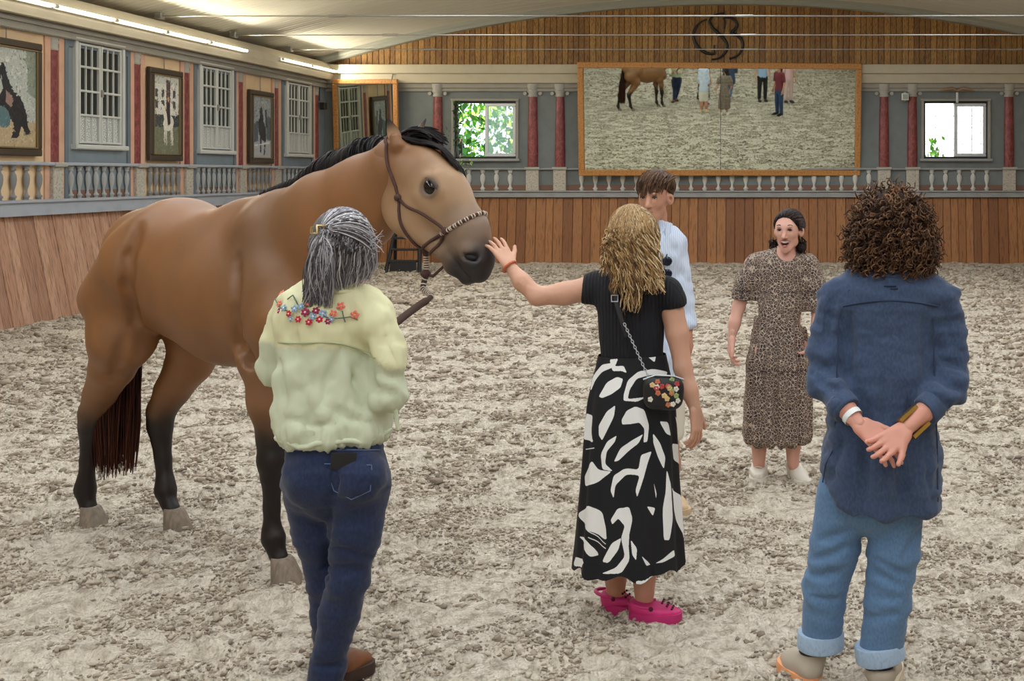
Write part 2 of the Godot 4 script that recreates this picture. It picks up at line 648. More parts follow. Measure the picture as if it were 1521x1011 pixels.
# ---------------------------------------------------------------- shell
func build_shell() -> void:
	var c := structure("ceiling")
	var mb := MB.new()
	# corrugated sheets: waves run across the vault
	var xs := []
	for i in 31: xs.append(-9.05 + (RIGHT + 0.45 + 9.05) * i / 30.0)
	var zs := []
	var z := BACK - 0.3
	while z < -11.5:
		zs.append(z); z += 0.026
	while z < 8.2:
		zs.append(z); z += 1.0
	zs.append(8.3)
	for j in zs.size():
		for i in xs.size():
			var wave := sin(zs[j] * TAU / 0.14) * 0.026 if zs[j] < -11.5 else 0.0
			mb.v(Vector3(xs[i], roof_y(xs[i]) + wave, zs[j]))
	var n := xs.size()
	for j in zs.size() - 1:
		for i in n - 1:
			var a := j * n + i
			mb.quad(a, a + n, a + n + 1, a + 1)
	# outer skin
	var first := mb.p.size()
	for zz in [BACK - 0.3, 8.3]:
		for i in xs.size(): mb.v(Vector3(xs[i], roof_y(xs[i]) + 0.12, zz))
	for i in n - 1: mb.quad(first + i, first + i + 1, first + n + i + 1, first + n + i)
	part("roof_sheet", mb.mesh(), M.roof, c)
	# end wall body, right wall, wall behind the eye (all thick)
	var wb := structure("wall_back")
	var win := [[-5.56, 1.18], [3.41, 1.22]]
	var y0 := 2.02
	var y1 := 3.12
	var zc := BACK - 0.15
	part("masonry", boxmesh(Vector3(16.5, 2.02, 0.3)), M.grey_wall, wb, Vector3(-0.85, 1.01, zc))
	part("masonry", boxmesh(Vector3(16.5, 1.1, 0.3)), M.grey_wall, wb, Vector3(-0.85, y1 + 0.55, zc))
	var cuts := [-9.1, -5.56 - 0.59, -5.56 + 0.59, 3.41 - 0.61, 3.41 + 0.61, 7.4]
	for k in [0, 2, 4]:
		part("masonry", boxmesh(Vector3(cuts[k + 1] - cuts[k], y1 - y0, 0.3)), M.grey_wall, wb, Vector3((cuts[k] + cuts[k + 1]) / 2, (y0 + y1) / 2, zc))
	# gable infill behind the boards
	var gm := MB.new()
	for i in 30:
		var xa := -9.05 + 16.4 * i / 30.0
		var xb := -9.05 + 16.4 * (i + 1) / 30.0
		gm.face(Vector3(xa, roof_y(xa) + 0.05, BACK - 0.02), Vector3(xb, roof_y(xb) + 0.05, BACK - 0.02), Vector3(xb, 3.7, BACK - 0.02), Vector3(xa, 3.7, BACK - 0.02))
		gm.face(Vector3(xb, roof_y(xb) + 0.05, BACK - 0.28), Vector3(xa, roof_y(xa) + 0.05, BACK - 0.28), Vector3(xa, 3.7, BACK - 0.28), Vector3(xb, 3.7, BACK - 0.28))
	part("gable_infill", gm.mesh(), M.gable[3], wb)
	var wr := structure("wall_right")
	part("masonry", boxmesh(Vector3(0.3, 4.1, 30.5)), M.peach, wr, Vector3(RIGHT + 0.15, 2.05, -6.9))
	var wf := structure("wall_front")
	part("masonry", boxmesh(Vector3(16.6, 5.2, 0.3)), M.peach, wf, Vector3(-0.85, 2.6, 8.15))
	# kick boards run on round the hall
	var kb := []
	for k in 3: kb.append(boxmesh(Vector3(0.44 + 0.05 * k, 1.32, 0.035), 0.006))
	var kx := LEFT + 0.2
	while kx < RIGHT - 0.3:
		var k := rng.randi() % 3
		part("kick_plank", kb[k], M.kick[rng.randi() % 5], wf, Vector3(kx + 0.22, 0.64, 7.96)).rotation.y = PI
		kx += 0.45 + 0.05 * k
	var kz := BACK + 0.4
	while kz < 7.6:
		var k := rng.randi() % 3
		part("kick_plank", kb[k], M.kick[rng.randi() % 5], wr, Vector3(RIGHT - 0.03, 0.64, kz + 0.22)).rotation.y = -PI / 2
		kz += 0.45 + 0.05 * k
	# boards on the gable
	var top := func(x: float) -> float: return 4.94 - (x + 0.85) * (x + 0.85) / 53.0
	var x := LEFT + 0.02
	while x < RIGHT:
		var w := 0.098 + rng.randf() * 0.022
		var h0 := 3.78
		var h1: float = minf(top.call(x), top.call(x + w)) + 0.02
		if h1 - h0 > 0.03:
			var pm := boxmesh(Vector3(w - 0.008, h1 - h0, 0.03), 0.005)
			part("gable_plank", pm, M.gable[rng.randi() % 5], wb, Vector3(x + w / 2, (h0 + h1) / 2, BACK + 0.015 + rng.randf() * 0.008))
		x += w
	# arched fascia under the roof
	var tr := structure("trim_1")
	var am := MB.new()
	for i in 40:
		var xa := LEFT - 0.1 + 15.9 * i / 40.0
		var xb := LEFT - 0.1 + 15.9 * (i + 1) / 40.0
		var ya: float = top.call(xa)
		var yb: float = top.call(xb)
		am.face(Vector3(xa, ya + 0.2, BACK + 0.2), Vector3(xb, yb + 0.2, BACK + 0.2), Vector3(xb, yb, BACK + 0.2), Vector3(xa, ya, BACK + 0.2))
		am.face(Vector3(xa, ya, BACK + 0.2), Vector3(xb, yb, BACK + 0.2), Vector3(xb, yb, BACK), Vector3(xa, ya, BACK))
		am.face(Vector3(xa, ya + 0.08, BACK + 0.23), Vector3(xb, yb + 0.08, BACK + 0.23), Vector3(xb, yb + 0.05, BACK + 0.2), Vector3(xa, ya + 0.05, BACK + 0.2))
		am.face(Vector3(xa, ya + 0.2, BACK + 0.23), Vector3(xb, yb + 0.2, BACK + 0.23), Vector3(xb, yb + 0.08, BACK + 0.23), Vector3(xa, ya + 0.08, BACK + 0.23))
	part("arch_fascia", am.mesh(), M.arch, tr)

# ---------------------------------------------------------------- sand
func sand_h(x: float, z: float) -> float:
	var a := nz.get_noise_2d(x * 0.8, z * 0.8) * 0.022
	var m := nz.get_noise_2d(x * 2.3 + 40.0, z * 2.9) + 0.35 * nz.get_noise_2d(x * 6.0, z * 7.0 + 9.0)
	var rough := clampf(m * 1.6 + 0.55, 0.0, 1.0)
	var clod := nz.get_noise_2d(x * 13.0 + 7.0, z * 15.0)
	var fine := nz2.get_noise_2d(x * 8.0, z * 9.0)
	var pit := nz3.get_noise_2d(x * 3.2, z * 3.6)
	return a + rough * (clod * 0.024 + fine * 0.018) - smoothstep(-0.6, -0.95, pit) * 0.03

func floor_h(x: float, z: float) -> float:
	# banked up a little towards the boards
	var e := maxf(smoothstep(LEFT + 1.6, LEFT + 0.2, x), smoothstep(BACK + 1.5, BACK + 0.2, z)) * 0.05
	return sand_h(x, z) + e

func build_floor() -> void:
	var f := structure("floor")
	var zones := [[-4.7, 2.4, -7.6, -3.3, 0.016], [LEFT - 0.2, RIGHT, -13.2, -7.58, 0.04], [LEFT - 0.2, RIGHT, BACK - 0.1, -13.18, 0.075], [LEFT - 0.2, -4.68, -7.6, -3.3, 0.08], [2.38, RIGHT, -7.6, -3.3, 0.08], [LEFT - 0.2, RIGHT, -3.32, 8.2, 0.13]]
	for q in zones:
		var mb := MB.new()
		var nx := int((q[1] - q[0]) / q[4]) + 1
		var nzn := int((q[3] - q[2]) / q[4]) + 1
		for j in nzn + 1:
			for i in nx + 1:
				var x: float = minf(q[0] + i * q[4], q[1])
				var z: float = minf(q[2] + j * q[4], q[3])
				mb.p.append(Vector3(x, floor_h(x, z), z))
		mb.u.resize(mb.p.size())
		mb.c.resize(mb.p.size())
		mb.c.fill(Color.WHITE)
		for j in nzn:
			for i in nx:
				var a := j * (nx + 1) + i
				mb.quad(a, a + 1, a + nx + 2, a + nx + 1)
		part("sand", mb.mesh(), M.sand, f)
	# crumbs and clods turned up by hooves: far past counting, scattered in drifts
	var lump := []
	for k in 3:
		var mb := MB.new()
		mb.ball(Vector3.ZERO, Vector3(1.0, 0.7, 0.9), 6)
		for i in mb.p.size():
			var q := mb.p[i]
			mb.p[i] = q * (1.0 + 0.9 * nz.get_noise_3d(q.x * 1.1 + k * 7.0, q.y * 1.1, q.z * 1.1))
		lump.append(mb.mesh())
	var put := [[], [], []]
	var tone := [[], [], []]
	var cols := [lin(172, 159, 141), lin(158, 145, 128), lin(140, 127, 111), lin(188, 176, 159)]
	for zone in [[-4.9, 2.2, -6.2, -3.4, 100000, 0.0058], [-6.0, 3.4, -9.5, -6.2, 80000, 0.009], [-8.3, 6.7, -14.5, -9.5, 66000, 0.014], [-8.2, 6.7, -21.2, -14.5, 50000, 0.019], [3.4, 6.7, -9.5, -3.4, 16000, 0.014], [2.2, 3.4, -6.2, -3.4, 3500, 0.014], [-8.2, -6.0, -9.5, -3.4, 12000, 0.014], [-6.0, -4.9, -6.2, -3.4, 3000, 0.014], [-8.2, 6.7, -3.4, 6.5, 60000, 0.019]]:
		for i in zone[4]:
			var x := rng.randf_range(zone[0], zone[1])
			var z := rng.randf_range(zone[2], zone[3])
			var m := nz.get_noise_2d(x * 1.3 + 40.0, z * 2.4) + 0.7 * nz.get_noise_2d(x * 4.5, z * 6.5 + 9.0)
			if m < 0.02 + rng.randfn() * 0.09: continue
			var r: float = zone[5] * rng.randf_range(0.5, 1.25) * (1.0 + 1.6 * pow(rng.randf(), 7.0))
			var k: int = i % 3
			put[k].append(Transform3D(Basis(Vector3(rng.randfn(), rng.randfn(), rng.randfn()).normalized(), rng.randf() * TAU).scaled(Vector3(r * rng.randf_range(0.7, 1.5), r * rng.randf_range(0.55, 1.0), r * rng.randf_range(0.7, 1.3))), Vector3(x, floor_h(x, z) + r * 0.25, z)))
			tone[k].append(cols[rng.randi() % 4])
	for k in 3:
		var mm := MultiMesh.new()
		mm.transform_format = MultiMesh.TRANSFORM_3D
		mm.use_colors = true
		mm.mesh = lump[k]
		mm.instance_count = put[k].size()
		for i in put[k].size():
			mm.set_instance_transform(i, put[k][i])
			mm.set_instance_color(i, tone[k][i])
		var mi := MultiMeshInstance3D.new()
		mi.name = "sand_clods"
		mi.multimesh = mm
		mi.material_override = M.clod
		mi.set_meta("kind", "stuff")
		f.add_child(mi, true)
	part("subsoil", boxmesh(Vector3(16.4, 0.2, 31.0)), M.sand, f, Vector3(-0.85, -0.25, -6.8))

# ---------------------------------------------------------------- shared mouldings
# a turned shape flattened against a wall: half round, front towards +z
func half_turned(profile: Array, seg := 10, depth := 0.6, cols := []) -> ArrayMesh:
	var mb := MB.new()
	var n := seg + 1
	for i in profile.size():
		for j in n:
			var w := PI * j / seg
			mb.v(Vector3(-cos(w) * profile[i][0], profile[i][1], sin(w) * profile[i][0] * depth), Vector2(float(j) / seg, float(i) / profile.size()))
	for i in profile.size() - 1:
		for j in seg:
			var a := i * n + j
			mb.quad(a, a + n, a + n + 1, a + 1)
	# back
	for i in profile.size() - 1:
		var r0: float = profile[i][0]
		var r1: float = profile[i + 1][0]
		mb.face(Vector3(r1, profile[i + 1][1], 0), Vector3(-r1, profile[i + 1][1], 0), Vector3(-r0, profile[i][1], 0), Vector3(r0, profile[i][1], 0))
	return mb.mesh()

func wall_basis(on_left: bool) -> Basis:
	return Basis(Vector3(0, 0, -1), Vector3.UP, Vector3(1, 0, 0)) if on_left else Basis()

# engaged column: pedestal from the plinth to the rail, shaft, capital with two scrolls
func column(on_left: bool, along: float, wide: float, label: String, group: String) -> void:
	var b := wall_basis(on_left)
	var where := Vector3(LEFT + 0.01, 1.41, along) if on_left else Vector3(along, 1.41, BACK + 0.01)
	var t := thing("column", where, label, "column", group)
	t.basis = b
	part("pedestal", boxmesh(Vector3(wide * 1.28, 0.40, 0.045 if on_left else 0.07), 0.008), M.stone, t, Vector3(0, 0.2, 0.035))
	part("pedestal_cap", boxmesh(Vector3(wide * 1.5, 0.05, 0.1), 0.008), M.capital, t, Vector3(0, 0.425, 0.05))
	var r := wide / 2
	part("shaft", half_turned([[r * 1.0, 0.45], [r * 1.02, 0.7], [r * 0.98, 1.1], [r * 0.9, 1.5], [r * 0.84, 1.79]], 12, 0.35 if on_left else 0.8), M.marble, t)
	part("capital", half_turned([[r * 0.86, 1.785], [r * 1.0, 1.8], [r * 1.0, 1.815], [r * 0.88, 1.825], [r * 0.9, 1.86], [r * 1.12, 1.88], [r * 1.12, 1.9], [r * 0.95, 1.91], [r * 1.3, 1.975], [r * 1.3, 2.03]], 12, 0.4 if on_left else 0.9), M.capital, t)
	if not on_left:
		for s in [-1, 1]:
			var mb := MB.new()
			var ring := []
			var ring2 := []
			for j in 12:
				var w := -TAU * j / 12
				ring.append(Vector3(cos(w) * 0.034, sin(w) * 0.034, 0.045))
				ring2.append(Vector3(cos(w) * 0.034, sin(w) * 0.034, 0.0))
			mb.loft([ring, ring2])
			part("scroll", mb.mesh(), M.capital, t, Vector3(s * (r + 0.05), 1.85, 0.0))

func baluster_mesh(h: float, r: float) -> ArrayMesh:
	var pr := [[0.7, 0.0], [0.7, 0.06], [0.95, 0.07], [0.95, 0.12], [0.55, 0.15], [0.4, 0.24], [0.42, 0.3], [0.85, 0.46], [1.0, 0.6], [0.88, 0.72], [0.5, 0.8], [0.42, 0.83], [0.8, 0.87], [0.8, 0.9], [0.62, 0.91], [1.0, 0.96], [1.0, 1.0]]
	var q := []
	for e in pr: q.append([e[0] * r, e[1] * h])
	return half_turned(q, 8, 0.8)

# ---------------------------------------------------------------- pictures painted on canvas
class Paint:
	var im: Image
	var w: int
	var h: int
	func _init(ww: int, hh: int, col: Color) -> void:
		w = ww; h = hh
		im = Image.create_empty(w, h, false, Image.FORMAT_RGB8)
		im.fill(col)
	func poly(pts: Array, col: Color) -> void:
		var lo := 1e9
		var hi := -1e9
		for q in pts:
			lo = minf(lo, q[1]); hi = maxf(hi, q[1])
		for y in range(maxi(0, int(lo * h)), mini(h, int(hi * h) + 1)):
			var fy := (y + 0.5) / h
			var cr := []
			for i in pts.size():
				var a: Array = pts[i]
				var b: Array = pts[(i + 1) % pts.size()]
				if (a[1] <= fy) != (b[1] <= fy): cr.append(a[0] + (fy - a[1]) / (b[1] - a[1]) * (b[0] - a[0]))
			cr.sort()
			for k in range(0, cr.size() - 1, 2):
				var x0 := int(round(cr[k] * w))
				var x1 := int(round(cr[k + 1] * w))
				if x1 > x0: im.fill_rect(Rect2i(x0, y, x1 - x0, 1), col)
	func oval(cx: float, cy: float, rx: float, ry: float, col: Color, turn := 0.0) -> void:
		var q := []
		for i in 28:
			var a := TAU * i / 28
			var u := cos(a) * rx
			var v := sin(a) * ry
			q.append([cx + u * cos(turn) - v * sin(turn), cy + u * sin(turn) + v * cos(turn)])
		poly(q, col)
	func line(pts: Array, wd: Array, col: Color) -> void:
		var l := []
		var r := []
		for i in pts.size():
			var a: Array = pts[maxi(i - 1, 0)]
			var b: Array = pts[mini(i + 1, pts.size() - 1)]
			var t := Vector2(b[0] - a[0], b[1] - a[1]).normalized()
			var k: float = wd[mini(i, wd.size() - 1)] * 0.5
			l.append([pts[i][0] - t.y * k, pts[i][1] + t.x * k])
			r.push_front([pts[i][0] + t.y * k, pts[i][1] - t.x * k])
		poly(l + r, col)
	func speckle(n: int, cols: Array, r: RandomNumberGenerator, s := 4) -> void:
		for i in n:
			im.fill_rect(Rect2i(r.randi() % w, r.randi() % h, 1 + r.randi() % s, 1 + r.randi() % s), cols[r.randi() % cols.size()])
	# loose brush dabs that pick up the colour under them
	func dab(n: int, r: RandomNumberGenerator, s := 7) -> void:
		for i in n:
			var x := r.randi() % w
			var y := r.randi() % h
			var c := im.get_pixel(x, y)
			var k := r.randf_range(-0.07, 0.07)
			c = Color(clampf(c.r + k + r.randf_range(-0.02, 0.02), 0, 1), clampf(c.g + k, 0, 1), clampf(c.b + k + r.randf_range(-0.02, 0.02), 0, 1))
			oval((x + r.randf_range(-5, 5)) / w, (y + r.randf_range(-5, 5)) / h, r.randf_range(2, s) / w, r.randf_range(1, s * 0.5) / h, c, r.randf() * 3.0)
	func smooth(q: Array, times := 2) -> Array:
		for k in times:
			var o := []
			for i in q.size():
				var a: Array = q[i]
				var b: Array = q[(i + 1) % q.size()]
				o.append([a[0] * 0.88 + b[0] * 0.12, a[1] * 0.88 + b[1] * 0.12])
				o.append([a[0] * 0.12 + b[0] * 0.88, a[1] * 0.12 + b[1] * 0.88])
			q = o
		return q
	func tex() -> ImageTexture:
		return ImageTexture.create_from_image(im)

func canvas_mat(p: Paint) -> StandardMaterial3D:
	p.dab(900, rng)
	var m := mat(Color.WHITE, 0.5)
	m.albedo_texture = p.tex()
	return m

func picture_one() -> Paint:
	var p := Paint.new(256, 320, Color8(176, 182, 176))
	p.speckle(900, [Color8(190, 196, 190), Color8(160, 166, 158), Color8(200, 202, 192)], rng, 9)
	p.poly([[0, 0.1], [0.25, 0.05], [0.3, 0.5], [0.2, 0.75], [0, 0.8]], Color8(140, 148, 138))
	p.poly([[0.8, 0], [1, 0], [1, 0.5], [0.85, 0.45]], Color8(132, 142, 128))
	p.poly([[0, 0.78], [0.4, 0.72], [1, 0.74], [1, 1], [0, 1]], Color8(178, 158, 124))
	p.speckle(500, [Color8(150, 140, 118), Color8(196, 186, 160), Color8(110, 118, 104)], rng, 6)
	var k := Color8(30, 28, 34)
	p.poly([[0.38, 0.16], [0.42, 0.18], [0.47, 0.3], [0.56, 0.42], [0.72, 0.5], [0.8, 0.62], [0.84, 0.78], [0.9, 0.85], [0.8, 0.86], [0.72, 0.78], [0.66, 0.9], [0.54, 0.9], [0.6, 0.8], [0.5, 0.66], [0.36, 0.6], [0.33, 0.5], [0.4, 0.42], [0.36, 0.32], [0.3, 0.36], [0.31, 0.26]], k)
	p.poly([[0.33, 0.5], [0.24, 0.6], [0.28, 0.68], [0.36, 0.6]], k)
	p.poly([[0.46, 0.44], [0.58, 0.5], [0.54, 0.6], [0.44, 0.55]], Color8(150, 120, 110))
	p.oval(0.4, 0.7, 0.13, 0.1, Color8(84, 112, 118), 0.4)
	p.line([[0.0, 0.76], [0.12, 0.68], [0.25, 0.72]], [0.03, 0.02, 0.01], Color8(220, 224, 220))
	return p

func picture_two() -> Paint:
	var p := Paint.new(220, 320, Color8(196, 198, 192))
	p.poly([[0, 0.12], [1, 0.12], [1, 0.52], [0, 0.52]], Color8(214, 212, 204))
	for x in [0.08, 0.32, 0.5, 0.75]:
		for y in [0.18, 0.32]: p.poly([[x, y], [x + 0.1, y], [x + 0.1, y + 0.1], [x, y + 0.1]], Color8(70, 72, 74))
	p.poly([[0.5, 0.06], [0.66, 0.06], [0.64, 0.5], [0.5, 0.5]], Color8(84, 66, 68))
	p.poly([[0, 0.5], [1, 0.5], [1, 0.66], [0, 0.66]], Color8(58, 62, 66))
	p.poly([[0, 0.66], [1, 0.64], [1, 1], [0, 1]], Color8(112, 116, 92))
	p.speckle(500, [Color8(96, 100, 82), Color8(130, 132, 108), Color8(150, 146, 124)], rng, 6)
	var wv := Color8(222, 216, 202)
	p.oval(0.58, 0.6, 0.2, 0.1, wv, -0.1)
	p.poly([[0.46, 0.6], [0.36, 0.44], [0.3, 0.4], [0.34, 0.36], [0.44, 0.4], [0.55, 0.54]], wv)
	for x in [0.44, 0.5, 0.68, 0.73]: p.line([[x, 0.64], [x + 0.01, 0.88]], [0.05, 0.03], wv)
	p.poly([[0.54, 0.34], [0.62, 0.34], [0.66, 0.6], [0.56, 0.64], [0.52, 0.5]], Color8(50, 42, 46))
	p.oval(0.58, 0.3, 0.035, 0.03, Color8(190, 150, 124))
	return p

func picture_three() -> Paint:
	var p := Paint.new(220, 320, Color8(150, 158, 164))
	p.speckle(900, [Color8(170, 176, 178), Color8(120, 130, 140), Color8(96, 106, 118)], rng, 10)
	p.poly([[0, 0.75], [1, 0.7], [1, 1], [0, 1]], Color8(168, 172, 174))
	p.poly([[0, 0.45], [0.3, 0.4], [0.3, 0.72], [0, 0.76]], Color8(74, 90, 100))
	p.poly([[0.72, 0.3], [1, 0.34], [1, 0.7], [0.74, 0.7]], Color8(86, 98, 100))
	var k := Color8(34, 36, 46)
	p.poly([[0.4, 0.2], [0.5, 0.16], [0.56, 0.3], [0.6, 0.42], [0.7, 0.5], [0.72, 0.66], [0.66, 0.94], [0.6, 0.94], [0.62, 0.72], [0.48, 0.7], [0.46, 0.9], [0.4, 0.9], [0.4, 0.66], [0.32, 0.56], [0.3, 0.42], [0.38, 0.36]], k)
	p.poly([[0.66, 0.22], [0.74, 0.2], [0.8, 0.5], [0.7, 0.5]], Color8(52, 50, 58))
	p.oval(0.52, 0.16, 0.04, 0.035, Color8(170, 140, 126))
	p.line([[0.05, 0.8], [0.4, 0.78], [0.9, 0.74]], [0.03, 0.02, 0.04], Color8(206, 210, 212))
	return p

func framed(wide: float, high: float, m: Material, t: Node3D, y: float) -> void:
	var f := 0.085
	part("frame_rail", boxmesh(Vector3(wide, f, 0.06), 0.015), M.frame_dark, t, Vector3(0, y + high / 2 - f / 2, 0.04))
	part("frame_rail", boxmesh(Vector3(wide, f, 0.06), 0.015), M.frame_dark, t, Vector3(0, y - high / 2 + f / 2, 0.04))
	for s in [-1, 1]:
		part("frame_stile", boxmesh(Vector3(f, high - 2 * f, 0.06), 0.015), M.frame_dark, t, Vector3(s * (wide / 2 - f / 2), y, 0.04))
	var g := MB.new()
	var a := wide / 2 - f
	var b := high / 2 - f
	for e in [[Vector3(0, y + b - 0.008, 0.06), Vector3(2 * a, 0.016, 0.02)], [Vector3(0, y - b + 0.008, 0.06), Vector3(2 * a, 0.016, 0.02)], [Vector3(a - 0.008, y, 0.06), Vector3(0.016, 2 * b - 0.032, 0.02)], [Vector3(-a + 0.008, y, 0.06), Vector3(0.016, 2 * b - 0.032, 0.02)]]:
		g.box(e[0], e[1])
	part("gilt_slip", g.mesh(), M.frame_gilt, t)
	var c := MB.new()
	c.quad(c.v(Vector3(-a, y + b, 0.05), Vector2(0, 0)), c.v(Vector3(a, y + b, 0.05), Vector2(1, 0)), c.v(Vector3(a, y - b, 0.05), Vector2(1, 1)), c.v(Vector3(-a, y - b, 0.05), Vector2(0, 1)))
	part("canvas", c.mesh(), m, t)

# blind window of two leaves in a shallow blue-grey niche
func false_window(along: float, label: String) -> void:
	var t := thing("false_window", Vector3(LEFT + 0.012, 2.0, along), label, "window", "blind windows of the long wall")
	t.basis = wall_basis(true)
	var w := 0.92
	var h := 1.24
	var y := 0.72
	part("surround", boxmesh(Vector3(w + 0.16, 0.05, 0.05), 0.01), M.win_white, t, Vector3(0, y + h / 2 + 0.04, 0.025))
	part("sill", boxmesh(Vector3(w + 0.2, 0.06, 0.08), 0.012), M.win_white, t, Vector3(0, y - h / 2 - 0.04, 0.04))
	for s in [-1, 1]: part("surround", boxmesh(Vector3(0.05, h + 0.04, 0.05), 0.01), M.win_white, t, Vector3(s * (w / 2 + 0.04), y, 0.025))
	var rows := [0.0, 0.235, 0.475, 0.715, 1.0]
	for s in [-1, 1]:
		var cx: float = s * w / 4
		for e in [-1, 1]: part("stile", boxmesh(Vector3(0.03, h, 0.04), 0.006), M.win_white, t, Vector3(cx + e * (w / 4 - 0.022), y, 0.022))
		for r in 5:
			part("rail", boxmesh(Vector3(w / 2 - 0.06, 0.028, 0.036), 0.006), M.win_white, t, Vector3(cx, y + h / 2 - rows[r] * h + (0.018 if r == 4 else -0.018 if r == 0 else 0.0), 0.022))
		for k in [-1, 1]: part("bar", boxmesh(Vector3(0.015, h - 0.04, 0.028), 0.004), M.win_white, t, Vector3(cx + k * 0.064, y, 0.018))
		for r in 4:
			var hh: float = (rows[r + 1] - rows[r]) * h
			for k in 3:
				part("pane", boxmesh(Vector3(0.116, hh - 0.03, 0.006)), M.lace if r == 3 else M.win_dark, t, Vector3(cx + (k - 1) * 0.128, y + h / 2 - (rows[r] + rows[r + 1]) / 2 * h, 0.006))
	part("handle", boxmesh(Vector3(0.03, 0.09, 0.03), 0.006), M.steel, t, Vector3(0, y + 0.02, 0.055))

# ---------------------------------------------------------------- long wall on the left
func build_left_wall() -> void:
	var w := structure("wall_left")
	part("masonry", boxmesh(Vector3(0.3, 3.84, 30.5)), M.peach, w, Vector3(LEFT - 0.15, 1.92, -6.9))
	part("outer_parapet", boxmesh(Vector3(0.15, 4.1, 30.5)), M.moulding, w, Vector3(LEFT - 0.40, 2.05, -6.9))
	# leaning kick boards, foot standing 0.25 m out
	var lean := atan(0.25 / 1.25)
	var z := BACK + 0.02
	var run := sqrt(1.25 * 1.25 + 0.25 * 0.25) + 0.06
	var pm := []
	for k in 3: pm.append(boxmesh(Vector3(0.148 + 0.012 * k, run, 0.035), 0.006))
	var bb := wall_basis(true) * Basis(Vector3.RIGHT, -lean)
	while z < -2.0:
		var k := rng.randi() % 3
		var wd: float = 0.156 + 0.012 * k
		var o := part("kick_plank", pm[k], M.kick_left[rng.randi() % 3], w)
		o.transform = Transform3D(bb, Vector3(LEFT + 0.125 + rng.randf() * 0.008, 0.60, z + wd / 2))
		z += wd
	# plinth, entablature, cove
	var t := structure("trim_2")
	var len := -2.0 - BACK
	var zc := (BACK - 2.0) / 2
	part("plinth", boxmesh(Vector3(0.1, 0.16, len)), M.ledge_left, t, Vector3(LEFT + 0.05, 1.33, zc))
	part("plinth_nose", boxmesh(Vector3(0.13, 0.03, len)), M.ledge_left, t, Vector3(LEFT + 0.065, 1.415, zc))
	part("entablature", boxmesh(Vector3(0.06, 0.16, len)), M.moulding, t, Vector3(LEFT + 0.03, 3.43, zc))
	part("entablature_fillet", boxmesh(Vector3(0.09, 0.035, len)), M.moulding, t, Vector3(LEFT + 0.045, 3.46, zc))
	part("entablature_bead", boxmesh(Vector3(0.075, 0.02, len)), M.moulding, t, Vector3(LEFT + 0.037, 3.37, zc))
	var c := structure("trim_3")
	var mb := MB.new()
	var pr := [[0.06, 3.515], [0.16, 3.515], [0.17, 3.54], [0.2, 3.6], [0.19, 3.72], [0.12, 3.8], [0.08, 3.84], [0.0, 3.85]]
	for i in pr.size() - 1:
		mb.face(Vector3(LEFT + pr[i + 1][0], pr[i + 1][1], -2.0), Vector3(LEFT + pr[i + 1][0], pr[i + 1][1], BACK), Vector3(LEFT + pr[i][0], pr[i][1], BACK), Vector3(LEFT + pr[i][0], pr[i][1], -2.0))
	part("cove", mb.mesh(), M.cream, c)
	# bays
	var cols := [10.55, 11.85, 13.60, 15.36, 16.65, 18.32, 19.63, 21.35]
	var names := ["nearest the left edge of the photo", "between the first picture and first blind window", "between the first blind window and the second picture", "between the second picture and the second blind window", "between the second blind window and third picture", "between the third picture and the last blind window", "next to the corner of the hall"]
	for i in range(2, 8):
		column(true, -cols[i], 0.15, "slim dark red painted column on the long wall, " + names[i - 1], "columns of the long wall")
	for i in range(1, 7):
		var a: float = cols[i]
		var b: float = cols[i + 1]
		var mid := -(a + b) / 2
		for e in [a + 0.13, b - 0.13]:
			part("pilaster_strip", boxmesh(Vector3(0.02, 2.0, 0.1)), M.pink, w, Vector3(LEFT + 0.01, 2.4, -e))
		if i % 2 == 0:
			part("niche", boxmesh(Vector3(0.012, 1.95, b - a - 0.36)), M.blue_grey, w, Vector3(LEFT + 0.006, 2.375, mid))
			for s in [-1, 1]:
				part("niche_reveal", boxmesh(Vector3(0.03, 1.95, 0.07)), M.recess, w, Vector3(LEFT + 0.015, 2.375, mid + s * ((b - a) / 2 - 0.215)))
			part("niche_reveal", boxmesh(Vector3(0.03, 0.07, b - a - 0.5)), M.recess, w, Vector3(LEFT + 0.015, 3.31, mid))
			part("niche_floor", boxmesh(Vector3(0.02, 0.1, b - a - 0.4)), M.brown_floor, w, Vector3(LEFT + 0.01, 1.48, mid))
			false_window(mid, "white blind window of two leaves with lace curtain, " + {2: "biggest, nearest the left edge", 4: "between the second and third picture", 6: "in the last bay by the corner"}[i])
	part("corner_panel", boxmesh(Vector3(0.012, 1.95, 0.36)), M.blue_grey, w, Vector3(LEFT + 0.006, 2.375, -21.6))
	var pics := [[-12.72, 1.12, 1.3, 2.58, picture_one(), "framed painting of a rearing black horse, cut by the left edge"], [-16.0, 0.86, 1.28, 2.55, picture_two(), "framed painting of a white horse before a pale building"], [-18.97, 0.86, 1.2, 2.5, picture_three(), "framed dark painting of riders in blue tones, last on the long wall"]]
	for q in pics:
		var p := thing("framed_painting", Vector3(LEFT + 0.015, 0, q[0]), q[5], "painting", "horse paintings on the long wall")
		p.basis = wall_basis(true)
		framed(q[1], q[2], canvas_mat(q[4]), p, q[3])
		var cord := MB.new()
		cord.tube([Vector3(0, q[3] + q[2] / 2, 0.02), Vector3(0, 3.36, 0.02)], [0.006], 5)
		part("hanging_rod", cord.mesh(), M.steel, p)
	# balustrade in relief in front of the bays
	var bt := thing("balustrade", Vector3(LEFT + 0.03, 1.43, -16.5), "pale grey relief balustrade along the long painted wall", "balustrade")
	bt.basis = wall_basis(true)
	part("rail", boxmesh(Vector3(21.6 - 11.2, 0.04, 0.07), 0.008), M.ledge_left, bt, Vector3(-0.1, 0.415, 0.03))
	var bm := baluster_mesh(0.39, 0.045)
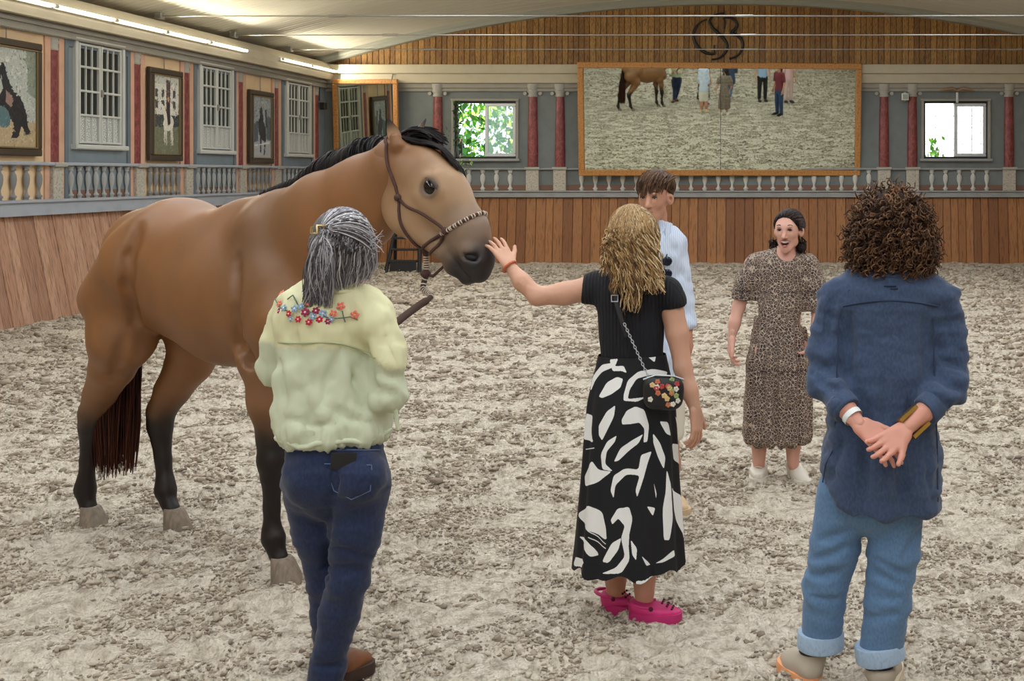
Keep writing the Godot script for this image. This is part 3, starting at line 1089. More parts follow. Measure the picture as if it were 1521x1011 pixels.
	for i in range(1, 7):
		var n := 8 if i % 2 == 0 else 6
		for k in n:
			var d: float = lerpf(cols[i] + 0.2, cols[i + 1] - 0.2, (k + 0.5) / n)
			part("baluster", bm, M.baluster_light if i % 2 == 0 else M.baluster, bt, Vector3(d - 16.5, 0.0, 0.0))

# ---------------------------------------------------------------- end wall
func build_back_wall() -> void:
	var w := get_node("wall_back")
	var pm := []
	var lean := atan(0.16 / 1.29)
	for k in 4: pm.append(boxmesh(Vector3(0.138 + 0.014 * k, 1.33, 0.035), 0.006))
	var x := LEFT + 0.1
	while x < RIGHT:
		var k := rng.randi() % 4
		var wd: float = 0.144 + 0.014 * k
		var o := part("kick_plank", pm[k], M.kick[rng.randi() % 5], w)
		o.transform = Transform3D(Basis(Vector3.RIGHT, -lean), Vector3(x + wd / 2, 0.62, BACK + 0.09 + rng.randf() * 0.007))
		x += wd
	var t := structure("trim_4")
	var L := RIGHT - LEFT
	var xc := (LEFT + RIGHT) / 2
	var strip := func(called: String, y0: float, y1: float, out: float, m: Material) -> void:
		part(called, boxmesh(Vector3(L, y1 - y0, out), 0.006), m, t, Vector3(xc, (y0 + y1) / 2, BACK + out / 2))
	strip.call("plinth", 1.285, 1.385, 0.1, M.ledge)
	strip.call("plinth_nose", 1.385, 1.415, 0.13, M.ledge)
	strip.call("painted_floor_band", 1.415, 1.52, 0.012, M.brown_floor)
	strip.call("architrave", 3.3, 3.36, 0.05, M.moulding)
	strip.call("architrave_step", 3.36, 3.45, 0.08, M.moulding)
	strip.call("frieze", 3.45, 3.63, 0.14, M.beam)
	strip.call("cornice", 3.63, 3.8, 0.2, M.beam)
	var bt := thing("balustrade", Vector3(0, 1.415, BACK + 0.012), "grey relief balustrade across the end wall below the big mirror", "balustrade")
	part("rail", boxmesh(Vector3(L - 0.3, 0.035, 0.06), 0.006), M.ledge, bt, Vector3(xc + 0.1, 0.41, 0.03))
	var bm := baluster_mesh(0.39, 0.05)
	var spots := []
	for k in 6: spots.append(-7.95 + 0.26 * k)
	for k in 5: spots.append(-6.13 + 0.262 * k)
	for k in 22: spots.append(-3.72 + 0.2605 * k)
	for k in 5: spots.append(2.95 + 0.262 * k)
	for k in 7: spots.append(4.8 + 0.262 * k)
	for s in spots: part("baluster", bm, M.baluster_pale, bt, Vector3(s, 0, 0))
	var cn := [[-6.46, "half hidden by the horse's ears"], [-4.65, "just right of the ivy window"], [-4.13, "just left of the big mirror"], [2.04, "just right of the big mirror"], [2.58, "just left of the overexposed window"], [4.42, "just right of the overexposed window"]]
	for q in cn: column(false, q[0], 0.19, "dark red marbled column on the end wall, " + q[1], "columns of the end wall")
	window("window_1", -5.56, 1.18)
	window("window_2", 3.41, 1.22)
	# big mirror: tipped forward and turned a little to the right
	var mr := thing("wall_mirror", Vector3(-1.07, 1.70, BACK + 0.12), "huge pine framed mirror tipped forward on the end wall, showing the sand", "mirror")
	mr.basis = Basis(Vector3.UP, deg_to_rad(3.2)) * Basis(Vector3.RIGHT, deg_to_rad(MIRROR_TIP))
	mirror_frame(mr, 5.32, 2.13, 0.11, 2)
	var cm := thing("corner_mirror", Vector3(-7.77, 1.72, BACK + 0.1), "small pine framed mirror in the corner reflecting the painted wall", "mirror")
	cm.basis = Basis(Vector3.UP, deg_to_rad(-1.0)) * Basis(Vector3.RIGHT, deg_to_rad(3.0))
	mirror_frame(cm, 1.24, 1.8, 0.09, 1)
	for s in [-1, 1]:
		var hk := MB.new()
		hk.tube([Vector3(s * 0.5, 1.8, 0.01), Vector3(s * 0.5, 1.9, -0.06)], [0.01], 5)
		part("hook", hk.mesh(), M.steel, cm)
	build_monogram()

func mirror_frame(t: Node3D, w: float, h: float, f: float, panes: int) -> void:
	part("frame_rail", boxmesh(Vector3(w, f, 0.06), 0.012), M.frame_pine, t, Vector3(0, h - f / 2, 0.03))
	part("frame_rail", boxmesh(Vector3(w, f, 0.06), 0.012), M.frame_pine, t, Vector3(0, f / 2, 0.03))
	for s in [-1, 1]: part("frame_stile", boxmesh(Vector3(f, h - 2 * f, 0.06), 0.012), M.frame_pine, t, Vector3(s * (w / 2 - f / 2), h / 2, 0.03))
	part("backing", boxmesh(Vector3(w - 0.1, h - 0.1, 0.01)), M.frame_dark, t, Vector3(0, h / 2, 0.005))
	var iw := (w - 2 * f) / panes
	for k in panes:
		part("mirror_glass", boxmesh(Vector3(iw - (0.008 if panes > 1 else 0.0), h - 2 * f, 0.006)), M.mirror, t, Vector3(-w / 2 + f + iw * (k + 0.5), h / 2, 0.02))

func window(called: String, x: float, w: float) -> void:
	var o := structure(called, Vector3(x, 2.02, BACK))
	var h := 1.1
	part("sill", boxmesh(Vector3(w + 0.16, 0.05, 0.14), 0.01), M.ledge, o, Vector3(0, -0.025, 0.03))
	part("head", boxmesh(Vector3(w + 0.12, 0.045, 0.05), 0.008), M.moulding, o, Vector3(0, h + 0.02, 0.02))
	for s in [-1, 1]: part("jamb", boxmesh(Vector3(0.05, h, 0.05), 0.008), M.moulding, o, Vector3(s * (w / 2 + 0.025), h / 2, 0.02))
	# fixed track
	for e in [[Vector3(0, h - 0.02, -0.1), Vector3(w, 0.04, 0.1)], [Vector3(0, 0.02, -0.1), Vector3(w, 0.04, 0.1)], [Vector3(w / 2 - 0.02, h / 2, -0.1), Vector3(0.04, h - 0.08, 0.1)], [Vector3(-w / 2 + 0.02, h / 2, -0.1), Vector3(0.04, h - 0.08, 0.1)]]:
		part("track", boxmesh(e[1]), M.black, o, e[0])
	# sliding leaf pushed to the right half
	var lw := w * 0.5
	for e in [[Vector3(lw / 2 - 0.02, h - 0.07, -0.07), Vector3(lw, 0.06, 0.04)], [Vector3(lw / 2 - 0.02, 0.07, -0.07), Vector3(lw, 0.06, 0.04)], [Vector3(lw - 0.05, h / 2, -0.07), Vector3(0.06, h - 0.2, 0.04)], [Vector3(0.01, h / 2, -0.07), Vector3(0.06, h - 0.2, 0.04)]]:
		part("sash", boxmesh(e[1], 0.006), M.alu, o, e[0])
	part("pane", boxmesh(Vector3(lw - 0.1, h - 0.2, 0.005)), M.glass_leaf, o, Vector3(lw / 2 - 0.02, h / 2, -0.07))
	# security grille outside
	for k in 7:
		part("grille_bar", boxmesh(Vector3(0.012, h, 0.012)), M.grille, o, Vector3(-w / 2 + w * (k + 0.5) / 7, h / 2, -0.26))
	for k in 5:
		for j in 7:
			part("grille_link", boxmesh(Vector3(w / 7, 0.012, 0.012)), M.grille, o, Vector3(-w / 2 + w * (j + 0.5) / 7 , h * (k + (0.3 if j % 2 == 0 else 0.75)) / 5, -0.248))

func build_monogram() -> void:
	var t := thing("monogram", Vector3(-1.11, 3.88, BACK + 0.09), "black wrought letters C S B interlaced on the boarded gable", "sign")
	var s := 1.0 / 77.9
	var q := func(x: float, y: float) -> Vector3: return Vector3((x - 1067.0) * s, (89.0 - y) * s, 0.0)
	var curves := {
		"letter_c": [[1050, 28], [1041, 32], [1033, 41], [1030, 52], [1033, 63], [1040, 72], [1050, 78], [1061, 79], [1061, 66]],
		"letter_s": [[1076, 19], [1066, 20], [1057, 25], [1054, 32], [1058, 40], [1067, 49], [1076, 58], [1080, 67], [1077, 77], [1068, 85], [1057, 87]],
		"letter_b": [[1076, 42], [1077, 31], [1075, 26], [1086, 26], [1093, 32], [1094, 39], [1085, 48], [1097, 53], [1103, 63], [1101, 74], [1094, 82], [1083, 86]]}
	for k in curves:
		var c := Curve3D.new(); c.bake_interval = 0.01
		for e in curves[k]: c.add_point(q.call(e[0], e[1]))
		for i in range(1, c.point_count - 1):
			var tg := (c.get_point_position(i + 1) - c.get_point_position(i - 1)) * 0.17
			if k == "letter_c" and i == c.point_count - 2: continue
			if k == "letter_b" and i == 6: continue
			c.set_point_in(i, -tg)
			c.set_point_out(i, tg)
		var pts := []
		var n := 60
		for i in n + 1: pts.append(c.sample_baked(c.get_baked_length() * i / n))
		var rad := []
		for i in n + 1: rad.append(0.012 + 0.02 * sin(PI * clampf(i / float(n), 0.08, 0.92)))
		var mb := MB.new()
		mb.tube(pts, rad, 6)
		part(k, mb.mesh(), M.black, t)

# ---------------------------------------------------------------- beyond the windows
func foliage(mb: MB, n: int, lo: Vector3, hi: Vector3, size: float, cols: Array) -> void:
	for i in n:
		var q := Vector3(rng.randf_range(lo.x, hi.x), rng.randf_range(lo.y, hi.y), rng.randf_range(lo.z, hi.z))
		leaf(mb, q, size * rng.randf_range(0.7, 1.3), cols[rng.randi() % cols.size()])

func leaf(mb: MB, q: Vector3, s: float, col: Color) -> void:
	var b := Basis(Vector3(rng.randfn(), rng.randfn(), rng.randfn()).normalized(), rng.randf() * TAU)
	var a := mb.v(q - b.y * s, Vector2.ZERO, col)
	var e := mb.v(q + b.x * s * 0.5 + b.z * s * 0.12, Vector2.ZERO, col)
	var f := mb.v(q + b.y * s, Vector2.ZERO, col)
	var g := mb.v(q - b.x * s * 0.5 + b.z * s * 0.12, Vector2.ZERO, col)
	mb.tri(a, e, f)
	mb.tri(a, f, g)

func build_outside() -> void:
	var g := structure("ground", Vector3(0, -0.12, BACK - 6.4))
	part("garden_soil", boxmesh(Vector3(40, 0.1, 12)), M.garden, g)
	var gr := [lin(120, 170, 50), lin(150, 200, 70), lin(96, 140, 46), lin(180, 214, 96)]
	var t := thing("tree", Vector3(-6.6, -0.07, BACK - 2.4), "sunlit leafy tree seen through the ivy window", "tree")
	var mb := MB.new()
	foliage(mb, 4200, Vector3(-2.2, 0.9, -1.0), Vector3(2.2, 4.6, 1.0), 0.1, gr)
	var f := part("foliage", mb.mesh(), M.leaf, t)
	f.set_meta("kind", "stuff")
	var tm := MB.new()
	tm.tube([Vector3(0, 0, 0), Vector3(0.05, 1.2, 0), Vector3(-0.1, 2.6, 0.1)], [0.16, 0.13, 0.08], 8)
	part("trunk", tm.mesh(), M.bark, t)
	var wl := thing("garden_wall", Vector3(4.6, -0.07, BACK - 6.0), "sunlit white garden wall behind the overexposed window", "wall")
	part("wall_face", boxmesh(Vector3(7.0, 3.6, 0.2)), M.white_wall, wl, Vector3(0, 1.8, 0))
	part("coping", boxmesh(Vector3(7.1, 0.1, 0.3)), M.white_wall, wl, Vector3(0, 3.65, 0))
	var sh := thing("shrub", Vector3(3.4, -0.07, BACK - 1.6), "green shrub low outside the overexposed window", "shrub")
	var sb := MB.new()
	foliage(sb, 260, Vector3(-0.9, 0.5, -0.4), Vector3(0.15, 2.55, 0.4), 0.08, gr)
	var sf := part("foliage", sb.mesh(), M.leaf, sh)
	sf.set_meta("kind", "stuff")
	var st := MB.new()
	for k in 4: st.tube([Vector3(-0.4, 0, 0), Vector3(-0.7 + 0.2 * k, 2.3, 0.1 * k - 0.2)], [0.03, 0.012], 5)
	part("stem", st.mesh(), M.bark, sh)
	# ivy that has grown in round the left window jamb
	var iv := thing("ivy", Vector3(-6.13, 1.9, BACK + 0.06), "ivy creeping in through the open half of the left window", "ivy")
	var im := MB.new()
	var dk := [lin(40, 70, 24), lin(60, 96, 34), lin(84, 124, 46), lin(34, 56, 22)]
	foliage(im, 90, Vector3(-0.02, 0.35, -0.02), Vector3(0.13, 1.2, 0.05), 0.04, dk)
	foliage(im, 14, Vector3(-0.2, 0.3, -0.01), Vector3(-0.05, 0.9, 0.03), 0.03, [lin(120, 124, 100), lin(90, 96, 76)])
	foliage(im, 16, Vector3(0.1, -0.12, 0.06), Vector3(0.36, 0.1, 0.12), 0.035, [lin(190, 210, 150), lin(150, 190, 110)])
	var lf := part("foliage", im.mesh(), M.leaf, iv)
	lf.set_meta("kind", "stuff")
	var vm := MB.new()
	vm.tube([Vector3(0.03, 0.15, 0.05), Vector3(0.06, 0.5, 0.0), Vector3(0.03, 0.9, 0.02), Vector3(0.09, 1.2, 0)], [0.012, 0.01, 0.008, 0.005], 5)
	vm.tube([Vector3(0.06, 0.2, 0.03), Vector3(0.2, 0.06, 0.09), Vector3(0.3, -0.08, 0.1)], [0.007, 0.006, 0.004], 5)
	part("stem", vm.mesh(), M.bark, iv)

# ---------------------------------------------------------------- tubes and tie rods
func build_lamps_and_rods() -> void:
	var tubes := [12.0, 13.2, 14.4, 15.6, 16.8, 19.25, 20.45]
	var words := ["out by the left edge of the photo", "first over the big blind window", "second from the left", "third from the left", "last of the long row", "first of the separate pair by the corner", "in the corner of the hall"]
	var hm := boxmesh(Vector3(0.05, 0.05, 1.17), 0.0)
	var tb := MB.new()
	tb.tube([Vector3(0, 0, -0.56), Vector3(0, 0, 0.56)], [0.019], 10)
	var cp := MB.new()
	cp.tube([Vector3(0, 0, -0.0125), Vector3(0, 0, 0.0125)], [0.021], 10)
	var tmesh := tb.mesh()
	var cmesh := cp.mesh()
	for i in tubes.size():
		var t := thing("fluorescent_tube", Vector3(LEFT + 0.25, 3.66, -tubes[i] - 0.6), "lit white fluorescent tube under the eaves, " + words[i], "lamp", "fluorescent tubes under the eaves")
		part("tube", tmesh, M.tube, t, Vector3(0.035, 0, 0))
		part("housing", hm, M.white_enamel, t, Vector3(-0.03, 0, 0))
		for e in [-0.5725, 0.5725]: part("end_cap", cmesh, M.white_enamel, t, Vector3(0.035, 0, e))
		var l := AreaLight3D.new()
		l.name = "tube_light"
		l.area_size = Vector2(0.04, 1.12)
		l.area_normalize_energy = true
		l.light_energy = TUBE
		l.light_color = Color(1.0, 0.96, 0.86)
		l.area_range = 40.0
		l.shadow_enabled = true
		t.add_child(l)
		# faces into the hall and slightly down
		l.basis = Basis(Vector3(0, 1, 0), Vector3(0, 0, 1), Vector3(1, 0, 0)) * Basis(Vector3(1, 0, 0), PI)
		l.position = Vector3(0.06, 0, 0)
	var rods := [11.6, 13.7, 15.75, 17.9, 19.95]
	for i in range(2, 5):
		var t := thing("tie_rod", Vector3(-0.85, 3.9, -rods[i]), "thin steel tie rod spanning the hall, " + ["nearest and highest in view", "middle of the three", "farthest, just before the gable"][i - 2], "tie rod", "tie rods under the roof")
		var mb := MB.new()
		mb.tube([Vector3(-7.7, 0, 0), Vector3(7.7, 0, 0)], [0.011], 6)
		part("rod", mb.mesh(), M.steel, t)
		for s in [-5.2, 0.4, 5.0]:
			var nb := MB.new()
			nb.tube([Vector3(-0.12, 0, 0), Vector3(0.12, 0, 0)], [0.02], 6)
			part("turnbuckle", nb.mesh(), M.steel, t, Vector3(s, 0, 0))
		for s in [-1, 1]: part("anchor", boxmesh(Vector3(0.1, 0.09, 0.09), 0.01), M.steel, t, Vector3(s * 7.65, 0, 0))

# ---------------------------------------------------------------- odds and ends by the walls
func build_small_things() -> void:
	var b := floor_h(-6.55, -20.4)
	var t := thing("mounting_steps", Vector3(-6.6, b, -20.4), "dark wooden mounting steps standing against the end wall under the horse's jaw", "steps")
	var dark := mat(Color8(38, 38, 40), 0.7)
	for s in [-1, 1]:
		var m := MB.new()
		m.tube([Vector3(s * 0.3, -0.02, 0.22), Vector3(s * 0.22, 0.66, -0.02)], [0.035], 6)
		m.tube([Vector3(s * 0.3, -0.02, -0.28), Vector3(s * 0.22, 0.66, -0.06)], [0.03], 6)
		part("side_frame", m.mesh(), dark, t)
	for k in 3: part("tread", boxmesh(Vector3(0.5 - 0.05 * k, 0.035, 0.16), 0.006), dark, t, Vector3(0, 0.18 + 0.2 * k, 0.14 - 0.07 * k))
	part("riser", boxmesh(Vector3(0.46, 0.16, 0.03), 0.005), dark, t, Vector3(0, 0.09, 0.2))
	var fl := thing("floodlight", Vector3(2.43, 3.19, BACK), "small pale floodlight clamped between two columns of the end wall", "floodlight")
	part("bracket", boxmesh(Vector3(0.03, 0.16, 0.12), 0.005), M.alu, fl, Vector3(0, 0.0, 0.06))
	part("head", boxmesh(Vector3(0.13, 0.13, 0.07), 0.015), M.white_enamel, fl, Vector3(0, 0, 0.15))
	part("lens", boxmesh(Vector3(0.1, 0.09, 0.006)), mat(Color8(150, 160, 150), 0.15), fl, Vector3(0, 0, 0.187))
	var sc := thing("security_camera", Vector3(LEFT, 3.0, -21.45), "small dark security camera on the long wall by the corner", "camera")
	part("bracket", boxmesh(Vector3(0.12, 0.03, 0.03), 0.004), M.steel, sc, Vector3(0.06, 0.08, 0))
	var cord := MB.new()
	cord.tube([Vector3(0.03, 0.1, 0), Vector3(0.03, 0.36, 0)], [0.008], 5)
	part("cable", cord.mesh(), M.black, sc)
	part("camera_body", boxmesh(Vector3(0.1, 0.13, 0.1), 0.015), M.black, sc, Vector3(0.1, 0.0, 0))
	var or_ := thing("wall_ornament", Vector3(3.42, 3.2, BACK + 0.08), "small brown winged ornament above the overexposed window", "ornament")
	part("stem", boxmesh(Vector3(0.045, 0.2, 0.04), 0.006), M.alu, or_, Vector3(0, -0.02, 0.02))
	for s in [-1, 1]:
		var m := MB.new()
		m.tube([Vector3(0, 0.1, 0.03), Vector3(s * 0.1, 0.15, 0.05), Vector3(s * 0.24, 0.13, 0.05), Vector3(s * 0.34, 0.1, 0.04)], [0.02, 0.035, 0.025, 0.006], 6)
		part("wing", m.mesh(), mat(Color8(150, 120, 90), 0.7), or_)

# ================================================================ people
func ruffle(mb: MB, amp: float, f: Vector3, sd := 0.0) -> void:
	mb.normals()
	for i in mb.p.size():
		var q := mb.p[i]
		mb.p[i] = q + mb.nn[i] * (nz.get_noise_3d(q.x * f.x + sd, q.y * f.y, q.z * f.z + sd) * amp)

func bounds(pts: Array, m: float) -> Array:
	var lo: Vector3 = pts[0]
	var hi: Vector3 = pts[0]
	for q in pts:
		lo = lo.min(q); hi = hi.max(q)
	return [lo - Vector3.ONE * m, hi + Vector3.ONE * m]

func field(pts: Array, m: float, cell: float) -> Field:
	var b := bounds(pts, m)
	var deep := Vector3(0.06, 0.04, maxf(0.0, 0.23 - m))
	return Field.new(b[0] - deep, b[1] + deep, cell)

# grooves pressed into cloth or flesh where folds lie: each [from x, y, to x, y, width] is laid on the surface
func crease(s: Field, list: Array, near: float, soft := 0.022) -> void:
	for q in list:
		var last := Vector3.INF
		for k in 6:
			var w := k / 5.0
			var px: float = lerpf(q[0], q[2], w)
			var py: float = lerpf(q[1], q[3], w) + 3.0 * sin(w * PI)
			var h := s.hit(at(px, py, near), (at(px, py, near + 1.0) - at(px, py, near)).normalized(), 1.4)
			if h.x > 1e9: continue
			if last.x < 1e9: s.cone(last, h, q[4] * (0.5 + 0.5 * sin(PI * (k - 1) / 5.0)), q[4] * (0.5 + 0.5 * sin(PI * w)), soft, Vector3.ZERO, 1.0, 1)
			last = h

func skin(col: Color) -> StandardMaterial3D:
	var m := painted(0.55)
	m.subsurf_scatter_enabled = true
	m.subsurf_scatter_strength = 0.12
	return m

# hand: wrist, direction to the knuckles, palm normal (fingers curl towards it), thumb side
func hand(mb: MB, wrist: Vector3, d: Vector3, n: Vector3, s: Vector3, curl: Array, size: float, tint, spread := 1.0, thumb := 0.7) -> void:
	d = d.normalized()
	n = (n - d * n.dot(d)).normalized()
	s = (s - d * s.dot(d) - n * s.dot(n)).normalized()
	var k := size
	var f := Field.new(wrist - Vector3.ONE * 0.23 * k, wrist + Vector3.ONE * 0.23 * k, 0.0042)
	var offs := [0.033, 0.011, -0.011, -0.031]
	var lens := [[0.042, 0.025, 0.02], [0.046, 0.028, 0.021], [0.043, 0.027, 0.02], [0.034, 0.02, 0.018]]
	f.cone(wrist - d * 0.03 * k, wrist + d * 0.015 * k, 0.024 * k, 0.024 * k, 0.012, n, 1.35)
	for i in 4:
		var kn: Vector3 = wrist + d * (0.09 - 0.004 * absf(i - 1)) * k + s * offs[i] * k
		f.cone(wrist + d * 0.01 * k + s * offs[i] * 0.5 * k, kn, 0.017 * k, 0.0115 * k, 0.012, n, 1.15)
		var dir: Vector3 = (d + s * offs[i] * 4.0 * spread).normalized()
		var pn: Vector3 = (n - dir * n.dot(dir)).normalized()
		var a := kn
		for j in 3:
			var ang: float = curl[i] * (0.6 if j == 0 else 1.0)
			var nd: Vector3 = dir * cos(ang) + pn * sin(ang)
			pn = pn * cos(ang) - dir * sin(ang)
			dir = nd
			var b: Vector3 = a + dir * lens[i][j] * k
			f.cone(a, b, (0.0098 - 0.0009 * j) * k, (0.0092 - 0.0011 * j) * k, 0.003 if j else 0.005)
			a = b
	f.cone(wrist + d * 0.015 * k + s * 0.02 * k, wrist + d * 0.05 * k + s * 0.042 * k, 0.018 * k, 0.013 * k, 0.012)
	var t0 := wrist + d * 0.045 * k + s * 0.042 * k
	var td := (d * 0.75 + s * thumb).normalized()
	var t1 := t0 + td * 0.034 * k
	f.cone(t0, t1, 0.0125 * k, 0.0108 * k, 0.006)
	f.cone(t1, t1 + (td * 0.9 + d * 0.4).normalized() * 0.028 * k, 0.0108 * k, 0.0085 * k, 0.003)
	f.net(mb, tint)

# head with face; c is the middle of the head, f where it looks, u its crown
func head(mb: MB, c: Vector3, f: Vector3, u: Vector3, k: float, tint, cell: float, smile := false) -> Field:
	f = f.normalized()
	u = (u - f * u.dot(f)).normalized()
	var r := f.cross(u)
	var F := Field.new(c - Vector3(0.15, 0.17, 0.15) * k, c + Vector3(0.15, 0.16, 0.15) * k, cell)
	F.cone(c + (u * 0.03 - f * 0.028) * k, c + (u * 0.032 + f * 0.018) * k, 0.086 * k, 0.08 * k, 0.02, r, 1.13)
	F.cone(c + f * 0.034 * k, c + (f * 0.044 - u * 0.07) * k, 0.066 * k, 0.045 * k, 0.03, r, 1.08)
	F.ball(c + (f * 0.068 - u * 0.098) * k, 0.023 * k, 0.03)
	for s in [-1.0, 1.0]:
		F.ball(c + (r * s * 0.036 + f * 0.015 - u * 0.06) * k, 0.026 * k, 0.03)
		F.ball(c + (r * s * 0.036 + f * 0.063 - u * (0.008 if smile else 0.014)) * k, 0.021 * k, 0.02)
		F.ball(c + (r * s * 0.079 - f * 0.006 + u * 0.0) * k, 0.03 * k, 0.004, r + f * s * 0.3, 2.6)
		F.ball(c + (r * s * 0.084 + f * 0.002 + u * 0.002) * k, 0.011 * k, 0.004, Vector3.ZERO, 1.0, 1)
	F.cone(c + (f * 0.088 + u * 0.034 - r * 0.034) * k, c + (f * 0.088 + u * 0.034 + r * 0.034) * k, 0.012 * k, 0.012 * k, 0.02)
	for s in [-1.0, 1.0]: F.ball(c + (r * s * 0.032 + f * 0.103 + u * 0.016) * k, 0.014 * k, 0.012, Vector3.ZERO, 1.0, 1)
	F.cone(c + (f * 0.094 + u * 0.02) * k, c + (f * 0.114 - u * 0.022) * k, 0.008 * k, 0.0125 * k, 0.012)
	for s in [-1.0, 1.0]: F.ball(c + (r * s * 0.012 + f * 0.101 - u * 0.026) * k, 0.009 * k, 0.006)
	F.cone(c + (f * 0.082 - u * 0.056) * k, c + (f * 0.082 - u * 0.06) * k, 0.02 * k, 0.02 * k, 0.015)
	if smile:
		F.cone(c + (f * 0.1 - u * 0.057 - r * 0.022) * k, c + (f * 0.1 - u * 0.06 + r * 0.022) * k, 0.015 * k, 0.015 * k, 0.004, Vector3.ZERO, 1.0, 1)
	F.net(mb, tint)
	return F

func face_parts(t: Node3D, base: Vector3, c: Vector3, f: Vector3, u: Vector3, k: float, brow: Color, smile: bool) -> void:
	f = f.normalized()
	u = (u - f * u.dot(f)).normalized()
	var r := f.cross(u)
	for s in [-1.0, 1.0]:
		var e := MB.new()
		var ec: Vector3 = c + (r * s * 0.032 + f * 0.084 + u * 0.016) * k
		e.ball(ec, Vector3(0.0125, 0.0045 if smile else 0.008, 0.011) * k, 10, lin(90, 66, 58) if smile else lin(196, 186, 176), Basis(r, u, f))
		e.ball(ec + f * 0.008 * k, Vector3(0.005, 0.004, 0.004) * k, 8, lin(34, 24, 20), Basis(r, u, f))
		part("eye", e.mesh(base), M.vertex, t)
		var b := MB.new()
		var pts := []
		for i in 6:
			var w := -0.017 + 0.034 * i / 5.0
			pts.append(c + (r * (s * 0.033 + w * s) + f * (0.1 - absf(w + 0.012) * 0.35) + u * (0.043 + 0.005 * sin(PI * i / 5.0))) * k)
		b.tube(pts, [0.002 * k, 0.0038 * k, 0.004 * k, 0.0036 * k, 0.003 * k, 0.0015 * k], 5, brow)
		part("eyebrow", b.mesh(base), M.vertex, t)
		var l := MB.new()
		pts = []
		for i in 6:
			var w := -0.014 + 0.028 * i / 5.0
			pts.append(c + (r * (s * 0.032 + w) + f * 0.097 + u * (0.017 + 0.006 * sin(PI * i / 5.0))) * k)
		l.tube(pts, [0.0016 * k, 0.0028 * k, 0.003 * k, 0.003 * k, 0.0028 * k, 0.0016 * k], 5, lin(52, 36, 32))
		part("eyelid", l.mesh(base), M.vertex, t)
	var lip := MB.new()
	var up := []
	var lo := []
	var open := 0.019 if smile else 0.0015
	var wide := 0.033 if smile else 0.024
	for i in 9:
		var w := -1.0 + i / 4.0
		var curve := (0.007 if smile else 0.001) * w * w
		up.append(c + (r * w * wide + f * (0.103 - 0.02 * w * w) - u * (0.056 - open * (1.0 - w * w) * 0.75 - curve)) * k)
		lo.append(c + (r * w * wide + f * (0.101 - 0.02 * w * w) - u * (0.058 + open * (1.0 - w * w) * 1.15 - curve)) * k)
	var rd := []
	for i in 9: rd.append((0.0012 + 0.0028 * sin(PI * i / 8.0)) * k)
	lip.tube(up, rd, 6, lin(176, 96, 92))
	lip.tube(lo, rd, 6, lin(182, 100, 96))
	part("lips", lip.mesh(base), M.vertex, t)
	if smile:
		var te := MB.new()
		var q := []
		for i in 7:
			var w := -1.0 + i / 3.0
			q.append(c + (r * w * 0.026 + f * (0.097 - 0.016 * w * w) - u * (0.053 - 0.006 * w * w)) * k)
		te.tube(q, [0.0035 * k, 0.0052 * k, 0.0055 * k, 0.0055 * k, 0.0055 * k, 0.0052 * k, 0.0035 * k], 6, lin(236, 232, 224))
		part("teeth", te.mesh(base), M.vertex, t)
		var mo := MB.new()
		mo.ball(c + (f * 0.088 - u * 0.063) * k, Vector3(0.026, 0.016, 0.009) * k, 10, lin(70, 24, 24), Basis(r, u, f))
		part("mouth", mo.mesh(base), M.vertex, t)

# shoe between heel and toe on the ground, with the ankle opening; returns upper and sole
func shoe(t: Node3D, base: Vector3, heel: Vector3, toe: Vector3, ankle: Vector3, w: float, upper: Material, sole: Material, label := "", high := 0.0, solecol := Color.WHITE) -> Node3D:
	var d := (toe - heel)
	d.y = 0.0
	var L := d.length()
	d = d.normalized()
	var s := d.cross(Vector3.UP)
	var g := minf(heel.y, toe.y)
	var bb := bounds([heel, toe, ankle + Vector3.UP * high], 0.09)
	var f := Field.new(bb[0], bb[1], 0.008)
	var up := Vector3.UP
	f.cone(heel + d * 0.035 + up * 0.04, toe - d * 0.09 + up * 0.035, w * 0.8, w, 0.03)
	f.cone(toe - d * 0.09 + up * 0.035, toe - d * 0.035 + up * 0.028, w, w * 0.78, 0.03)
	f.cone(heel + d * 0.04 + up * 0.05, ankle, w * 0.85, w * 0.95, 0.03)
	f.cone(ankle, toe - d * 0.1 + up * 0.045, w * 0.7, w * 0.75, 0.03)
	if high > 0.0: f.cone(ankle, ankle + up * high, w * 0.95, w, 0.03)
	f.cut(Vector3(heel.x, g + 0.026, heel.z), -up)
	f.cut(ankle + up * (0.012 + high), up + d * 0.15, 0.3)
	var mb := MB.new()
	f.net(mb)
	var o := part("shoe", mb.mesh(base), upper, t, Vector3.ZERO, label)
	var sb := MB.new()
	var r0 := []
	var r1 := []
	var r2 := []
	for j in 20:
		var a := TAU * j / 20
		var x := cos(a)
		var along := L * 0.5 + (L * 0.52) * x
		var half := w * (1.2 + 0.12 * x) * sqrt(maxf(0.0, 1.0 - pow(absf(x), 3.2)))
		var q := heel + d * along + s * half * signf(sin(a))
		q.y = g
		r0.append(q - up * 0.004)
		r1.append(q + s * 0.004 * signf(sin(a)) + up * 0.012)
		r2.append(q + up * 0.034)
	sb.loft([r2, r1, r0])
	var so := part("sole", sb.mesh(base), sole, o)
	return o

# point on the ellipsoid of a head given as a direction in the viewer-facing frame
func shell(c: Vector3, ax: Vector3, R: Vector3, U: Vector3, T: Vector3, dir: Vector3, k := 1.0) -> Vector3:
	dir = dir.normalized() * k
	return c + R * dir.x * ax.x + U * dir.y * ax.y + T * dir.z * ax.z

func view_frame(q: Vector3) -> Array:
	var T := Vector3(-q.x, 0, -q.z).normalized()
	return [Vector3.UP.cross(T).normalized(), Vector3.UP, T]

func ground(x: float, d: float) -> Vector3:
	var X := (x - CX) / FOC * d
	return Vector3(X, floor_h(X, -d), -d)

